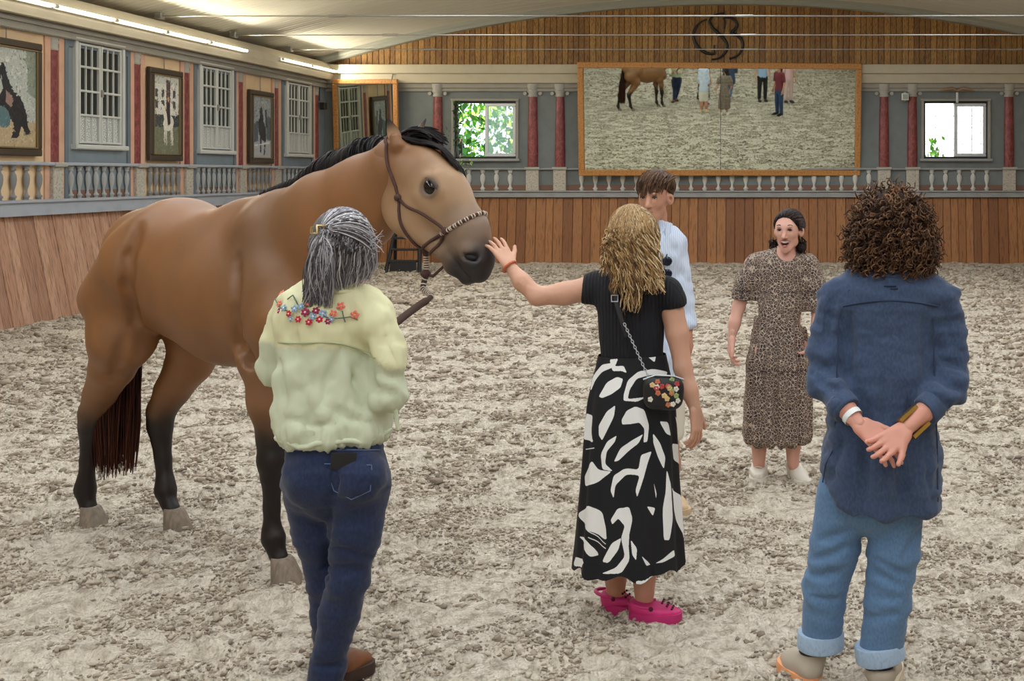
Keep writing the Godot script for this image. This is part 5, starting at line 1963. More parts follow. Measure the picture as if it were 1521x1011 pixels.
		hb.strand(pts, 0.0038, 0.0016, tc.lerp(dk, 0.4), tc)
	part("hair", hb.mesh(base), M.hair, t)
	# bracelet, strap and bag
	var wr := thing("bracelet", at(757, 396, 4.5), "thin orange bracelet on the wrist touching the horse", "bracelet")
	var bm := MB.new()
	var ring := []
	var wd := (at(757, 396, 4.5) - at(775, 418, 4.48)).normalized()
	var wa := wd.cross(U).normalized()
	var wb := wd.cross(wa)
	for q in 17:
		var a := TAU * q / 16
		ring.append((wa * cos(a) + wb * sin(a)) * 0.03)
	bm.tube(ring, [0.005], 6)
	part("band", bm.mesh(), mat(Color8(190, 96, 60), 0.5), wr)
	var bag := thing("shoulder_bag", at(985, 582, 4.36), "small black flower-patterned bag on a chain and leather strap", "bag")
	var bo := at(985, 582, 4.36)
	var bf := Field.new(bo - Vector3(0.12, 0.11, 0.08), bo + Vector3(0.12, 0.11, 0.08), 0.007)
	bf.cone(bo - R * 0.032 + U * 0.02, bo + R * 0.035 + U * 0.015, 0.045, 0.045, 0.02, T, 1.7)
	bf.cone(bo - R * 0.03 - U * 0.022, bo + R * 0.032 - U * 0.026, 0.045, 0.045, 0.02, T, 1.7)
	var bmb := MB.new()
	bf.net(bmb)
	var pouch := part("pouch", bmb.mesh(bo), mat(Color8(24, 22, 24), 0.5), bag)
	var fm := MB.new()
	var fcols := [lin(226, 220, 206), lin(206, 120, 84), lin(190, 70, 70), lin(150, 170, 110), lin(226, 196, 140)]
	for i in 22:
		var q := bo + R * rng.randf_range(-0.06, 0.065) + U * rng.randf_range(-0.055, 0.055)
		var h := bf.hit(q + T * 0.07, -T, 0.08)
		if h.x > 1e9: continue
		for e in 5:
			var a := TAU * e / 5 + i
			fm.ball(h + T * 0.001 + (R * cos(a) + U * sin(a)) * 0.006, Vector3(0.0052, 0.0052, 0.0016), 6, fcols[i % 5], Basis(R, U, T))
	part("flower_print", fm.mesh(bo), painted(0.5), pouch).set_meta("kind", "stuff")
	var zp := MB.new()
	zp.tube([bo - R * 0.075 + U * 0.05, bo - R * 0.03 + U * 0.067 + T * 0.012, bo + R * 0.04 + U * 0.062 + T * 0.012, bo + R * 0.078 + U * 0.045], [0.004], 5)
	part("zip", zp.mesh(bo), M.alu, bag)
	var sp := [at(912, 402, 4.42), at(910, 425, 4.395), at(916, 450, 4.38), at(924, 478, 4.37), at(931, 500, 4.37)]
	var spm := MB.new()
	var basis_ring := []
	for i in sp.size():
		basis_ring.append([sp[i] - R * 0.009 + T * 0.006, sp[i] - R * 0.009 + T * 0.002, sp[i] + R * 0.009 + T * 0.002, sp[i] + R * 0.009 + T * 0.006])
	spm.loft(basis_ring)
	part("leather_strap", spm.mesh(bo), M.black, bag)
	var bk := MB.new()
	var bc := at(913, 443, 4.375)
	bk.tube([bc - R * 0.012 + U * 0.012, bc + R * 0.012 + U * 0.012, bc + R * 0.012 - U * 0.012, bc - R * 0.012 - U * 0.012, bc - R * 0.012 + U * 0.012], [0.003], 5)
	part("buckle", bk.mesh(bo), M.alu, bag)
	var c0 := at(928, 482, 4.36)
	var c1 := at(966, 566, 4.35)
	var lm := MB.new()
	var link := []
	for q in 9:
		var a := TAU * q / 8
		link.append(Vector3(cos(a) * 0.0045, sin(a) * 0.0075, 0))
	lm.tube(link, [0.0018], 4)
	var lmesh := lm.mesh()
	for i in 21:
		var o := part("chain_link", lmesh, M.alu, bag)
		o.transform = Transform3D(Basis(T, 0.42) * Basis(U, PI / 2 * (i % 2)), c0.lerp(c1, i / 20.0) - bo)

# ---------------------------------------------------------------- the man behind her
func person_man() -> void:
	var D := 5.9
	var base := ground(985, D)
	var t := thing("person", base, "man with brown hair and pale blue striped shirt, half hidden behind the blonde person", "person")
	var fr := view_frame(base)
	var R: Vector3 = fr[0]
	var T: Vector3 = fr[2]
	var U := Vector3.UP
	var sk := lin(198, 146, 122)
	var tint := func(_q: Vector3) -> Color: return sk
	var b := MB.new()
	var f := field([at(930, 330, D), at(1030, 520, D), at(960, 745, D), at(1005, 745, D)], 0.12, 0.014)
	f.cone(at(972, 365, D), at(972, 480, D), 0.12, 0.12, 0.03, T, 1.3)
	f.chain([at(974, 350, D), at(975, 318, D)], [0.058, 0.056], 0.03)
	f.chain([at(1000, 360, D), at(1013, 440, D), at(1022, 490, 5.87)], [0.05, 0.04, 0.027], 0.02)
	f.chain([at(940, 360, D), at(930, 440, D), at(932, 495, 5.85)], [0.05, 0.04, 0.027], 0.02)
	f.chain([at(990, 545, D), at(992, 640, D), at(994, 690, D), at(996, 735, 5.88)], [0.09, 0.058, 0.056, 0.038], 0.03)
	f.chain([at(955, 545, D), at(953, 640, D), at(952, 690, D), at(952, 735, 5.9)], [0.09, 0.058, 0.056, 0.038], 0.03)
	f.net(b, tint)
	var look := (T * 0.92 - R * 0.32 - U * 0.08).normalized()
	var hc := at(973, 296, 5.86)
	head(b, hc, look, U, 1.0, tint, 0.0065)
	hand(b, at(1022, 490, 5.87), -U + R * 0.12, -R * 0.8 - T * 0.2, T, [0.4, 0.45, 0.5, 0.55], 1.05, tint, 0.8, 0.4)
	hand(b, at(932, 495, 5.85), -U, R, T, [0.4, 0.45, 0.5, 0.55], 1.05, tint, 0.8, 0.4)
	part("body", b.mesh(base), skin(sk), t)
	face_parts(t, base, hc, look, U, 1.0, lin(74, 52, 40), false)
	var s := field([at(925, 335, D), at(1030, 575, D)], 0.13, 0.012)
	s.cone(at(972, 375, D), at(972, 470, D), 0.148, 0.145, 0.04, T, 1.3)
	s.cone(at(972, 470, D), at(972, 545, D), 0.145, 0.165, 0.04, T, 1.25)
	s.cone(at(944, 356, D), at(1000, 356, D), 0.06, 0.06, 0.05)
	s.chain([at(1001, 362, D), at(1010, 420, D), at(1014, 445, D), at(1021, 484, 5.87)], [0.066, 0.06, 0.056, 0.045], 0.03)
	s.chain([at(941, 362, D), at(930, 440, D), at(932, 488, 5.85)], [0.066, 0.056, 0.045], 0.03)
	s.cone(at(974, 340, D), at(975, 328, D), 0.07, 0.064, 0.015)
	s.cut(at(1021, 487, 5.87), -U + R * 0.1, 0.08)
	s.cut(at(932, 491, 5.85), -U, 0.08)
	s.cut(at(972, 560, D), -U, 0.4)
	s.cut(at(975, 330, D), U - T * 0.3, 0.1)
	var sm := MB.new()
	s.net(sm)
	ruffle(sm, 0.012, Vector3(9, 9, 9))
	part("shirt", sm.mesh(base), M.stripe, t)
	var cb := MB.new()
	var cring := []
	for i in 21:
		var a := TAU * i / 20
		cring.append(at(975, 336, D) + R * cos(a) * 0.074 + T * sin(a) * 0.078 - U * (0.05 * maxf(0.0, sin(a)) - 0.008))
	cb.tube(cring, [0.01], 7)
	part("collar", cb.mesh(base), M.stripe, t)
	var sg := thing("sunglasses", at(991, 392, 5.775), "dark sunglasses hanging from the striped shirt front", "sunglasses")
	for k in 2:
		var lm := MB.new()
		lm.ball(Vector3(0, -0.018 + 0.062 * (1 - k) - 0.03, 0), Vector3(0.026, 0.024, 0.006), 12)
		part("lens", lm.mesh(), mat(Color8(20, 26, 44), 0.1), sg)
	var br := MB.new()
	br.tube([Vector3(0.0, 0.05, 0), Vector3(-0.02, 0.0, 0.004), Vector3(0.0, -0.08, 0)], [0.003], 5)
	part("frame", br.mesh(), M.black, sg)
	for s1 in [-1.0, 1.0]:
		var cf := MB.new()
		var c0: Vector3 = at(975, 336, D) + R * s1 * 0.06 + T * 0.045 + U * 0.006
		var c1: Vector3 = at(975, 336, D) + R * s1 * 0.012 + T * 0.082 - U * 0.04
		var c2: Vector3 = at(975, 336, D) + R * s1 * 0.05 + T * 0.088 - U * 0.062
		cf.tube([c0, c0.lerp(c2, 0.5) + T * 0.004, c2], [0.013, 0.02, 0.006], 6)
		cf.tube([c0, c1, c2], [0.008, 0.009, 0.006], 6)
		part("collar_point", cf.mesh(base), M.stripe, t)
	# shorts
	var j := field([at(945, 540, D), at(1005, 650, D)], 0.12, 0.013)
	j.cone(at(972, 545, D), at(972, 565, D), 0.14, 0.15, 0.04, T, 1.25)
	j.chain([at(990, 570, D), at(993, 640, D)], [0.1, 0.082], 0.03)
	j.chain([at(954, 570, D), at(952, 640, D)], [0.1, 0.082], 0.03)
	j.cut(at(972, 652, D), -U, 0.3)
	var jm := MB.new()
	j.net(jm)
	part("shorts", jm.mesh(base), mat(Color8(226, 220, 206), 0.85), t)
	var tan := mat(Color8(214, 186, 150), 0.7)
	shoe(t, base, ground(990, 5.95), ground(1019, 5.78), at(996, 733, 5.9), 0.042, tan, tan)
	shoe(t, base, ground(952, 5.96), ground(940, 5.74), at(952, 735, 5.92), 0.042, tan, tan)
	# hair: short, combed over
	var hb := MB.new()
	var hf := Field.new(hc - Vector3(0.16, 0.12, 0.16), hc + Vector3(0.16, 0.18, 0.16), 0.008)
	hf.cone(hc + U * 0.048 - look * 0.03, hc + U * 0.055 + look * 0.015, 0.094, 0.088, 0.02, R, 1.06)
	hf.cut(hc + U * 0.055 + look * 0.075, -U * 0.75 + look * 0.55 + R * 0.3, 0.14)
	hf.cut(hc - U * 0.06, -U, 0.2)
	var br0 := lin(70, 50, 38)
	hf.net(hb, func(_q: Vector3) -> Color: return br0)
	var tones := [lin(96, 70, 52), lin(72, 50, 38), lin(124, 94, 70), lin(56, 40, 30)]
	var ax := Vector3(0.092, 0.142, 0.118)
	for i in 520:
		var a := rng.randf() * TAU
		var e := Vector3(cos(a), rng.randf_range(-0.05, 0.45), sin(a) * 0.95)
		if e.z > 0.35: e = Vector3(e.x - 0.4, rng.randf_range(-0.22, 0.3) + 0.22 * e.x, e.z)
		var st := Vector3(0.35, 1.0, rng.randf_range(-0.4, 0.2))
		var pts := PackedVector3Array()
		for k in 8:
			var w := 0.05 + 0.95 * k / 7.0
			var dd := st.normalized().slerp(e.normalized(), w)
			var dir := (R * dd.x + U * dd.y + T * dd.z).normalized()
			var q := hf.hit(hc + U * 0.04 + dir * 0.2, -dir, 0.2)
			if q.x > 1e9: q = pts[pts.size() - 1] - U * 0.012 + dir * 0.002 if pts.size() else hc + U * 0.04 + dir * 0.1
			pts.append(q + dir * (0.003 + 0.007 * sin(PI * w)) + R * 0.003 * sin(i + w * 4.0))
		var tc: Color = tones[rng.randi() % 4]
		hb.strand(pts, 0.0045, 0.0012, tc, tc)
	for i in 90:
		# uneven locks over the brow
		var ex := rng.randf_range(944, 990)
		var e := at(ex, rng.randf_range(279, 295) - (ex - 944) * 0.12, 5.752)
		var c0 := at(ex + rng.randf_range(4, 16), rng.randf_range(258, 264), 5.83)
		var mid := at(ex + 3, 268, 5.745)
		var pts := PackedVector3Array()
		for k in 7:
			var w := k / 6.0
			pts.append(c0 * (1 - w) * (1 - w) + mid * 2 * w * (1 - w) + e * w * w)
		var tc: Color = tones[rng.randi() % 4]
		hb.strand(pts, 0.0042, 0.0012, tc, tc)
	part("hair", hb.mesh(base), M.hair, t)

# ---------------------------------------------------------------- the laughing woman
func person_laughing() -> void:
	var D := 6.45
	var base := ground(1157, D)
	var t := thing("person", base, "laughing person with dark tied-back hair in a leopard print dress and white sneakers", "person")
	var fr := view_frame(base)
	var R: Vector3 = fr[0]
	var T: Vector3 = fr[2]
	var U := Vector3.UP
	var sk := lin(214, 164, 146)
	var hc := at(1171, 344, 6.42)
	var look := (T * 0.95 - R * 0.24 - U * 0.04).normalized()
	var lipq := hc + look * 0.1
	var tint := func(q: Vector3) -> Color: return sk
	var b := MB.new()
	var f := field([at(1090, 380, D), at(1225, 510, D), at(1120, 700, D), at(1190, 700, D)], 0.12, 0.013)
	f.cone(at(1160, 395, D), at(1158, 460, D), 0.11, 0.1, 0.03, T, 1.35)
	f.cone(at(1158, 470, D), at(1157, 500, D), 0.12, 0.12, 0.03, T, 1.3)
	f.cone(at(1120, 388, D), at(1202, 388, D), 0.04, 0.04, 0.04)
	f.chain([at(1166, 388, D), at(1170, 362, 6.43)], [0.05, 0.047], 0.03)
	f.chain([at(1117, 394, D), at(1106, 425, D), at(1097, 456, D), at(1091, 480, 6.42), at(1087, 500, 6.4)], [0.048, 0.042, 0.036, 0.034, 0.024], 0.02)
	f.chain([at(1205, 396, D), at(1212, 430, D), at(1215, 462, D), at(1210, 490, 6.38)], [0.048, 0.042, 0.036, 0.025], 0.02)
	f.chain([at(1137, 520, D), at(1130, 600, D), at(1128, 645, D), at(1127, 690, D)], [0.085, 0.055, 0.052, 0.034], 0.03)
	f.chain([at(1180, 520, D), at(1180, 600, D), at(1178, 645, D), at(1178, 690, D)], [0.085, 0.055, 0.052, 0.034], 0.03)
	f.net(b, tint)
	head(b, hc, look, U, 0.94, tint, 0.0045, true)
	hand(b, at(1087, 500, 6.4), -U - R * 0.12, R * 0.8 - T * 0.2, T * 0.8 - R * 0.3, [0.5, 0.6, 0.7, 0.7], 1.0, tint, 0.7, 0.4)
	hand(b, at(1210, 490, 6.38), -U - R * 0.3, -R, T, [0.5, 0.6, 0.6, 0.6], 0.95, tint, 0.7, 0.4)
	part("body", b.mesh(base), skin(sk), t)
	face_parts(t, base, hc, look, U, 0.94, lin(56, 40, 36), true)
	# dress with puffed short sleeves and a gathered tier
	var s := field([at(1088, 375, D), at(1222, 470, D), at(1100, 660, D), at(1212, 660, D)], 0.12, 0.0115)
	s.cone(at(1160, 402, D), at(1158, 455, D), 0.138, 0.13, 0.04, T, 1.3)
	s.cone(at(1158, 455, D), at(1156, 545, D), 0.135, 0.165, 0.05, T, 1.2)
	s.cone(at(1156, 545, D), at(1154, 640, D), 0.175, 0.188, 0.02, T, 1.2)
	s.cone(at(1126, 388, D), at(1198, 389, D), 0.05, 0.05, 0.04)
	s.chain([at(1119, 394, D), at(1110, 418, D), at(1104, 437, D)], [0.056, 0.066, 0.066], 0.03)
	s.chain([at(1203, 395, D), at(1209, 425, D), at(1211, 452, D)], [0.056, 0.066, 0.066], 0.03)
	s.ball(at(1169, 372, 6.38), 0.058, 0.01, Vector3.ZERO, 1.0, 1)
	s.cut(at(1104, 445, D), -U - R * 0.1, 0.08)
	s.cut(at(1211, 462, D), -U, 0.08)
	s.cut(at(1155, 656, D), -U, 0.4)
	var sm := MB.new()
	s.net(sm)
	sm.normals()
	for i in sm.p.size():
		# folds run down the skirt
		var q := sm.p[i]
		var w := smoothstep(1.0, 0.75, q.y)
		var a := atan2((q - base).dot(R), (q - base).dot(T))
		sm.p[i] = q + sm.nn[i] * (0.012 * w * (sin(a * 13.0) + 0.5 * sin(a * 21.0 + 1.0)) + 0.006 * nz.get_noise_3d(q.x * 10, q.y * 8, q.z * 10))
	part("dress", sm.mesh(base), M.leopard, t)
	# sneakers
	var wh := mat(Color8(226, 220, 208), 0.7)
	var ws := mat(Color8(214, 208, 196), 0.8)
	for e in [[ground(1129, 6.56), ground(1125, 6.34), at(1128, 690, 6.5)], [ground(1176, 6.54), ground(1198, 6.36), at(1178, 690, 6.48)]]:
		var o := shoe(t, base, e[0], e[1], e[2], 0.043, wh, ws)
		o.name = "sneaker"
		var d: Vector3 = (e[1] - e[0]).normalized()
		var sd := d.cross(U)
		for i in 4:
			var lm := MB.new()
			var q: Vector3 = e[0].lerp(e[1], 0.42 + 0.09 * i) + U * (0.098 - 0.011 * i)
			lm.tube([q - sd * 0.022, q + U * 0.006, q + sd * 0.022], [0.0035], 4)
			part("lace", lm.mesh(base), ws, o)
	# hair
	var hb := MB.new()
	var dk := lin(44, 34, 34)
	var hf := Field.new(hc - Vector3(0.16, 0.2, 0.16), hc + Vector3(0.16, 0.17, 0.16), 0.007)
	hf.cone(hc + U * 0.034 - look * 0.035, hc + U * 0.037 + look * 0.012, 0.09, 0.08, 0.02, R, 1.08)
	hf.cut(hc + U * 0.082 + look * 0.07, -U * 0.55 + look * 0.8 - R * 0.15, 0.13)
	hf.cut(hc - U * 0.03, -U, 0.2)
	hf.cone(hc - look * 0.06 - U * 0.02, hc - look * 0.06 - U * 0.085, 0.05, 0.035, 0.02)
	hf.ball(at(1190, 367, 6.44), 0.032, 0.01)
	hf.ball(at(1152, 368, 6.46), 0.026, 0.01)
	hf.net(hb, func(_q: Vector3) -> Color: return dk)
	var tones := [lin(52, 40, 40), lin(36, 28, 28), lin(72, 58, 54)]
	for i in 420:
		var a := rng.randf_range(-1.0, 1.0)
		var st := (U * cos(a * 1.5) + look.cross(U) * sin(a * 1.5) + look * rng.randf_range(0.2, 2.4)).normalized()
		var back := (-look - U * 0.2).normalized()
		var pts := PackedVector3Array()
		for k in 8:
			var dir := st.slerp(back, 0.85 * k / 7.0)
			var q := hf.hit(hc + U * 0.03 + dir * 0.2, -dir, 0.2)
			if q.x < 1e9: pts.append(q + dir * (0.002 + 0.004 * rng.randf()))
		var tc: Color = tones[rng.randi() % 3]
		if pts.size() > 3: hb.strand(pts, 0.0035, 0.0025, tc, tc)
	for i in 60:
		var right := i % 2 == 0
		var c := at(1190, 366, 6.43) if right else at(1152, 367, 6.46)
		var pts := PackedVector3Array()
		var ph := rng.randf() * TAU
		var o := Vector3(rng.randfn(), rng.randfn(), rng.randfn()) * 0.012
		for k in 8:
			var w := k / 7.0
			pts.append(c + o + U * (0.03 - 0.065 * w) + R * 0.012 * sin(ph + w * 7.0) + T * 0.012 * cos(ph + w * 7.0))
		hb.strand(pts, 0.004, 0.0015, tones[i % 3], tones[i % 3])
	part("hair", hb.mesh(base), M.hair, t)

# ---------------------------------------------------------------- the woman with curls, hands clasped behind
func person_curly() -> void:
	var D := 3.85
	var base := ground(1318, D)
	var t := thing("person", base, "person with big brown curls, long navy overshirt and rolled jeans, hands clasped behind the back", "person")
	var fr := view_frame(base)
	var R: Vector3 = fr[0]
	var T: Vector3 = fr[2]
	var U := Vector3.UP
	var sk := lin(208, 148, 130)
	var tint := func(_q: Vector3) -> Color: return sk
	var b := MB.new()
	var f := field([at(1225, 410, D), at(1415, 640, 3.7), at(1200, 990, 3.95), at(1310, 1010, 3.85)], 0.12, 0.013)
	f.cone(at(1318, 425, D), at(1318, 560, D), 0.11, 0.11, 0.03, T, 1.35)
	f.cone(at(1312, 600, D), at(1300, 680, D), 0.11, 0.11, 0.03, T, 1.3)
	f.chain([at(1320, 420, D), at(1322, 385, 3.84)], [0.054, 0.052], 0.03)
	f.chain([at(1244, 445, D), at(1232, 520, 3.84), at(1228, 565, 3.80), at(1258, 608, 3.67), at(1276, 630, 3.63)], [0.04, 0.036, 0.034, 0.029, 0.025], 0.02)
	f.chain([at(1396, 445, D), at(1408, 520, 3.84), at(1410, 570, 3.80), at(1372, 612, 3.66), at(1344, 638, 3.62)], [0.04, 0.036, 0.034, 0.03, 0.025], 0.02)
	f.chain([at(1254, 720, D), at(1230, 860, 3.89), at(1212, 975, 3.92)], [0.07, 0.05, 0.036], 0.03)
	f.chain([at(1334, 720, D), at(1321, 870, 3.84), at(1304, 1000, 3.84)], [0.07, 0.05, 0.036], 0.03)
	f.net(b, tint)
	var hc := at(1324, 352, 3.83)
	head(b, hc, (-T * 0.9 - R * 0.35), U, 0.98, tint, 0.008)
	# one hand lies in the other behind the back
	hand(b, at(1276, 630, 3.63), at(1312, 660, 3.60) - at(1276, 630, 3.63), -T * 0.5 - U * 0.8, U * 0.75 + T * 0.2 + R * 0.4, [0.22, 0.25, 0.3, 0.3], 0.98, tint, 0.6, 0.35)
	hand(b, at(1344, 638, 3.615), at(1312, 662, 3.575) - at(1344, 638, 3.615), T * 0.8 + U * 0.35, -U * 0.7 + T * 0.35, [0.42, 0.38, 0.35, 0.3], 0.95, tint, 0.9, 0.6)
	part("body", b.mesh(base), skin(sk), t)
	# overshirt
	var s := field([at(1195, 400, D), at(1435, 760, D), at(1260, 620, 3.7), at(1370, 620, 3.7)], 0.09, 0.0105)
	s.cone(at(1317, 455, D), at(1316, 560, D), 0.165, 0.165, 0.05, T, 1.3)
	s.cone(at(1316, 560, D), at(1308, 690, D), 0.172, 0.208, 0.05, T, 1.25)
	s.cone(at(1308, 690, D), at(1306, 735, D), 0.21, 0.215, 0.03, T, 1.25)
	s.cone(at(1250, 440, D), at(1388, 440, D), 0.066, 0.066, 0.06)
	s.cone(at(1285, 418, D), at(1355, 418, D), 0.045, 0.045, 0.05)
	s.chain([at(1243, 450, D), at(1231, 520, 3.85), at(1227, 568, 3.80), at(1252, 602, 3.685)], [0.07, 0.066, 0.06, 0.047], 0.03)
	s.chain([at(1397, 450, D), at(1408, 520, 3.85), at(1409, 572, 3.80), at(1382, 604, 3.68)], [0.07, 0.066, 0.06, 0.048], 0.03)
	s.cone(at(1321, 412, 3.84), at(1322, 398, 3.84), 0.072, 0.068, 0.015)
	crease(s, [[1206, 556, 1246, 576, 0.011], [1212, 592, 1244, 584, 0.01], [1206, 530, 1240, 560, 0.009], [1388, 556, 1426, 578, 0.011], [1384, 582, 1420, 602, 0.011], [1395, 530, 1430, 545, 0.009], [1288, 600, 1284, 742, 0.012], [1332, 690, 1345, 745, 0.012], [1252, 650, 1234, 712, 0.012], [1372, 470, 1378, 610, 0.013], [1262, 470, 1260, 570, 0.013], [1372, 640, 1382, 745, 0.01], [1236, 440, 1228, 500, 0.008], [1404, 450, 1416, 510, 0.008], [1312, 560, 1310, 640, 0.008]], 3.3)
	s.cut(at(1322, 404, 3.84), U - T * 0.2, 0.1)
	var w0 := (at(1276, 630, 3.63) - at(1252, 602, 3.685)).normalized()
	var w1 := (at(1344, 638, 3.62) - at(1382, 604, 3.68)).normalized()
	s.cut(at(1256, 607, 3.672), w0, 0.047)
	s.cut(at(1376, 610, 3.668), w1, 0.047)
	# curved shirt tail: higher at the sides
	for q in [[1225, 712, -0.85], [1300, 750, -0.05], [1390, 752, 0.0], [1418, 735, 1.2]]:
		s.cut(at(q[0], q[1], D), -U + R * q[2], 0.4 if absf(q[2]) < 0.1 else 0.16)
	var sm := MB.new()
	s.net(sm)
	sm.normals()
	for i in sm.p.size():
		var q := sm.p[i]
		var lx := (q - base).dot(R)
		var fold := 0.010 * sin(lx * 46.0 + q.y * 3.0) * smoothstep(1.15, 0.8, q.y)
		var cr := nz.get_noise_3d(q.x * 7 + q.y * 6, q.y * 15, q.z * 7) * (0.014 if absf(lx) > 0.15 else 0.006)
		sm.p[i] = q + sm.nn[i] * (fold + cr)
	var so := part("overshirt", sm.mesh(base), M.denim_navy, t)
	for q in [[at(1254, 604, 3.68), w0], [at(1379, 607, 3.674), w1]]:
		var cm := MB.new()
		cm.tube([q[0] - q[1] * 0.026, q[0] + q[1] * 0.012, q[0] + q[1] * 0.017], [0.05, 0.051, 0.046], 14)
		part("cuff", cm.mesh(base), M.denim_navy, so)
	var ym := MB.new()
	var line := []
	for i in 20:
		var px := 1252.0 + 142.0 * i / 19.0
		var py := 452.0 - 10.0 * cos((px - 1322.0) / 70.0 * 1.4) + 4
		var h := s.hit(at(px, py, 3.5), at(px, py, 4.0) - at(px, py, 3.0))
		if h.x < 1e9: line.append(h + T * 0.002)
	ym.tube(line, [0.0035], 5)
	part("yoke_seam", ym.mesh(base), M.denim_seam, so)
	var col := MB.new()
	var cr2 := []
	for j in 25:
		var a := TAU * j / 24
		cr2.append(at(1322, 406, 3.84) + R * cos(a) * 0.078 + T * sin(a) * 0.074)
	col.tube(cr2, [0.016], 7)
	part("collar", col.mesh(base), M.denim_navy, so)
	for q in [[[1262, 430], [1246, 470], [1243, 560], [1240, 640]], [[1386, 470], [1388, 560], [1392, 660], [1393, 745]], [[1252, 640], [1226, 690], [1222, 716]]]:
		var pl := []
		for e in q:
			var h := s.hit(at(e[0], e[1], 3.4), at(e[0], e[1], 4.0) - at(e[0], e[1], 3.0))
			if h.x < 1e9: pl.append(h + T * 0.001)
		if pl.size() > 1:
			var sb := MB.new()
			sb.tube(pl, [0.0028], 5)
			part("seam", sb.mesh(base), M.denim_seam, so)
	for q in [[1322, 424, 0.02], [1328, 428, 0.012]]:
		var h := s.hit(at(q[0], q[1], 3.4), at(q[0], q[1], 4.0) - at(q[0], q[1], 3.0))
		if h.x < 1e9:
			var lb := MB.new()
			lb.tube([h - R * q[2] + T * 0.002, h + T * 0.004, h + R * q[2] + T * 0.002], [0.003], 5)
			part("hanging_loop", lb.mesh(base), M.denim_seam, so)
	# jeans, loose, rolled up
	var j := field([at(1205, 690, D), at(1385, 760, D), at(1190, 970, 3.92), at(1340, 990, 3.84)], 0.1, 0.0105)
	j.cone(at(1300, 690, D), at(1298, 720, D), 0.165, 0.17, 0.04, T, 1.25)
	j.chain([at(1252, 730, D), at(1240, 810, 3.87), at(1227, 870, 3.89), at(1220, 948, 3.92)], [0.088, 0.082, 0.075, 0.068], 0.02)
	j.chain([at(1335, 730, D), at(1327, 820, 3.84), at(1319, 890, 3.84), at(1308, 968, 3.85)], [0.092, 0.085, 0.078, 0.071], 0.02)
	crease(j, [[1218, 800, 1266, 786, 0.01], [1206, 832, 1258, 812, 0.01], [1208, 856, 1252, 846, 0.009], [1202, 886, 1246, 892, 0.008], [1296, 828, 1350, 852, 0.01], [1294, 850, 1345, 872, 0.009], [1288, 884, 1340, 888, 0.008], [1284, 912, 1335, 914, 0.006], [1370, 780, 1340, 830, 0.009]], 3.3, 0.016)
	j.cut(at(1220, 955, 3.92), -U, 0.13)
	j.cut(at(1308, 975, 3.85), -U + R * 0.2, 0.13)
	var jm := MB.new()
	j.net(jm)
	jm.normals()
	for i in jm.p.size():
		var q := jm.p[i]
		var kn := exp(-pow((q.y - 0.36) / 0.14, 2.0))
		jm.p[i] = q + jm.nn[i] * (nz.get_noise_3d(q.x * 6 + q.y * 5, q.y * 16, q.z * 6) * 0.008 * (0.3 + kn))
	var jo := part("jeans", jm.mesh(base), M.denim_mid, t)
	for q in [[at(1219, 951, 3.92), 0.077, -R * 0.0], [at(1307, 968, 3.85), 0.081, R * 0.16]]:
		var cm := MB.new()
		var ax2: Vector3 = (U + q[2] * -1.0).normalized()
		cm.tube([q[0] + ax2 * 0.034, q[0] + ax2 * 0.03, q[0] - ax2 * 0.02, q[0] - ax2 * 0.026], [q[1] - 0.004, q[1] + 0.003, q[1] + 0.004, q[1] - 0.004], 22)
		part("rolled_cuff", cm.mesh(base), M.denim_pale, jo, Vector3.ZERO, "pale turned-up cuff")
	# running shoes
	var gr := mat(Color8(176, 164, 148), 0.8)
	var orange := mat(Color8(232, 160, 110), 0.7)
	var pale := mat(Color8(206, 192, 170), 0.7)
	for e in [[ground(1212, 3.87), ground(1166, 4.06), at(1208, 972, 3.92), orange], [ground(1308, 3.78), ground(1322, 4.02), at(1305, 995, 3.84), pale]]:
		var o := shoe(t, base, e[0], e[1], e[2], 0.046, gr, e[3])
		o.name = "running_shoe"
		var hm := MB.new()
		var q: Vector3 = e[2]
		var rr := []
		for i in 17:
			var a := TAU * i / 16
			rr.append(q + U * 0.012 + Vector3(cos(a) * 0.044, 0.006 * sin(a), sin(a) * 0.046))
		hm.tube(rr, [0.006], 6)
		part("collar_binding", hm.mesh(base), M.black, o)
	# wrist things
	var wa := thing("wristband", at(1266, 618, 3.65), "white paper wristband on the left wrist behind the navy overshirt", "wristband")
	var wm := MB.new()
	var wd := (at(1276, 630, 3.63) - at(1258, 608, 3.67)).normalized()
	wm.tube([-wd * 0.009, wd * 0.009], [0.034, 0.033], 16, Color.WHITE, [], false)
	part("band", wm.mesh(), mat(Color8(226, 230, 230), 0.6), wa)
	var bc := at(1357, 626, 3.64)
	var ba := thing("cuff_bracelet", bc, "wide open golden cuff bracelet on the right wrist behind the navy overshirt", "bracelet")
	var bd := (at(1344, 638, 3.62) - at(1372, 612, 3.66)).normalized()
	var u1 := bd.cross(T).normalized()
	for k in 2:
		var gm := MB.new()
		var oo := bd * (0.0) + u1 * (0.033 if k == 0 else -0.033)
		gm.box(oo + T * 0.006, Vector3(0.075, 0.012, 0.03), Color.WHITE, Basis(bd, u1, bd.cross(u1)))
		part("golden_plate", gm.mesh(), mat(Color8(206, 170, 90), 0.25, 0.9), ba)
	var gb := MB.new()
	var arc := []
	for i in 9:
		var a := PI + PI * i / 8.0
		arc.append(u1 * 0.034 * cos(a) + bd.cross(u1).normalized() * (0.03 * sin(a)) * signf(bd.cross(u1).dot(T)))
	gb.tube(arc, [0.005], 5)
	part("back_band", gb.mesh(), mat(Color8(206, 170, 90), 0.25, 0.9), ba)
	# curls
	var hb := MB.new()
	var hf := Field.new(hc - Vector3(0.22, 0.2, 0.22), hc + Vector3(0.22, 0.24, 0.22), 0.011)
	hf.cone(hc + U * 0.045, hc + U * 0.04, 0.114, 0.114, 0.03)
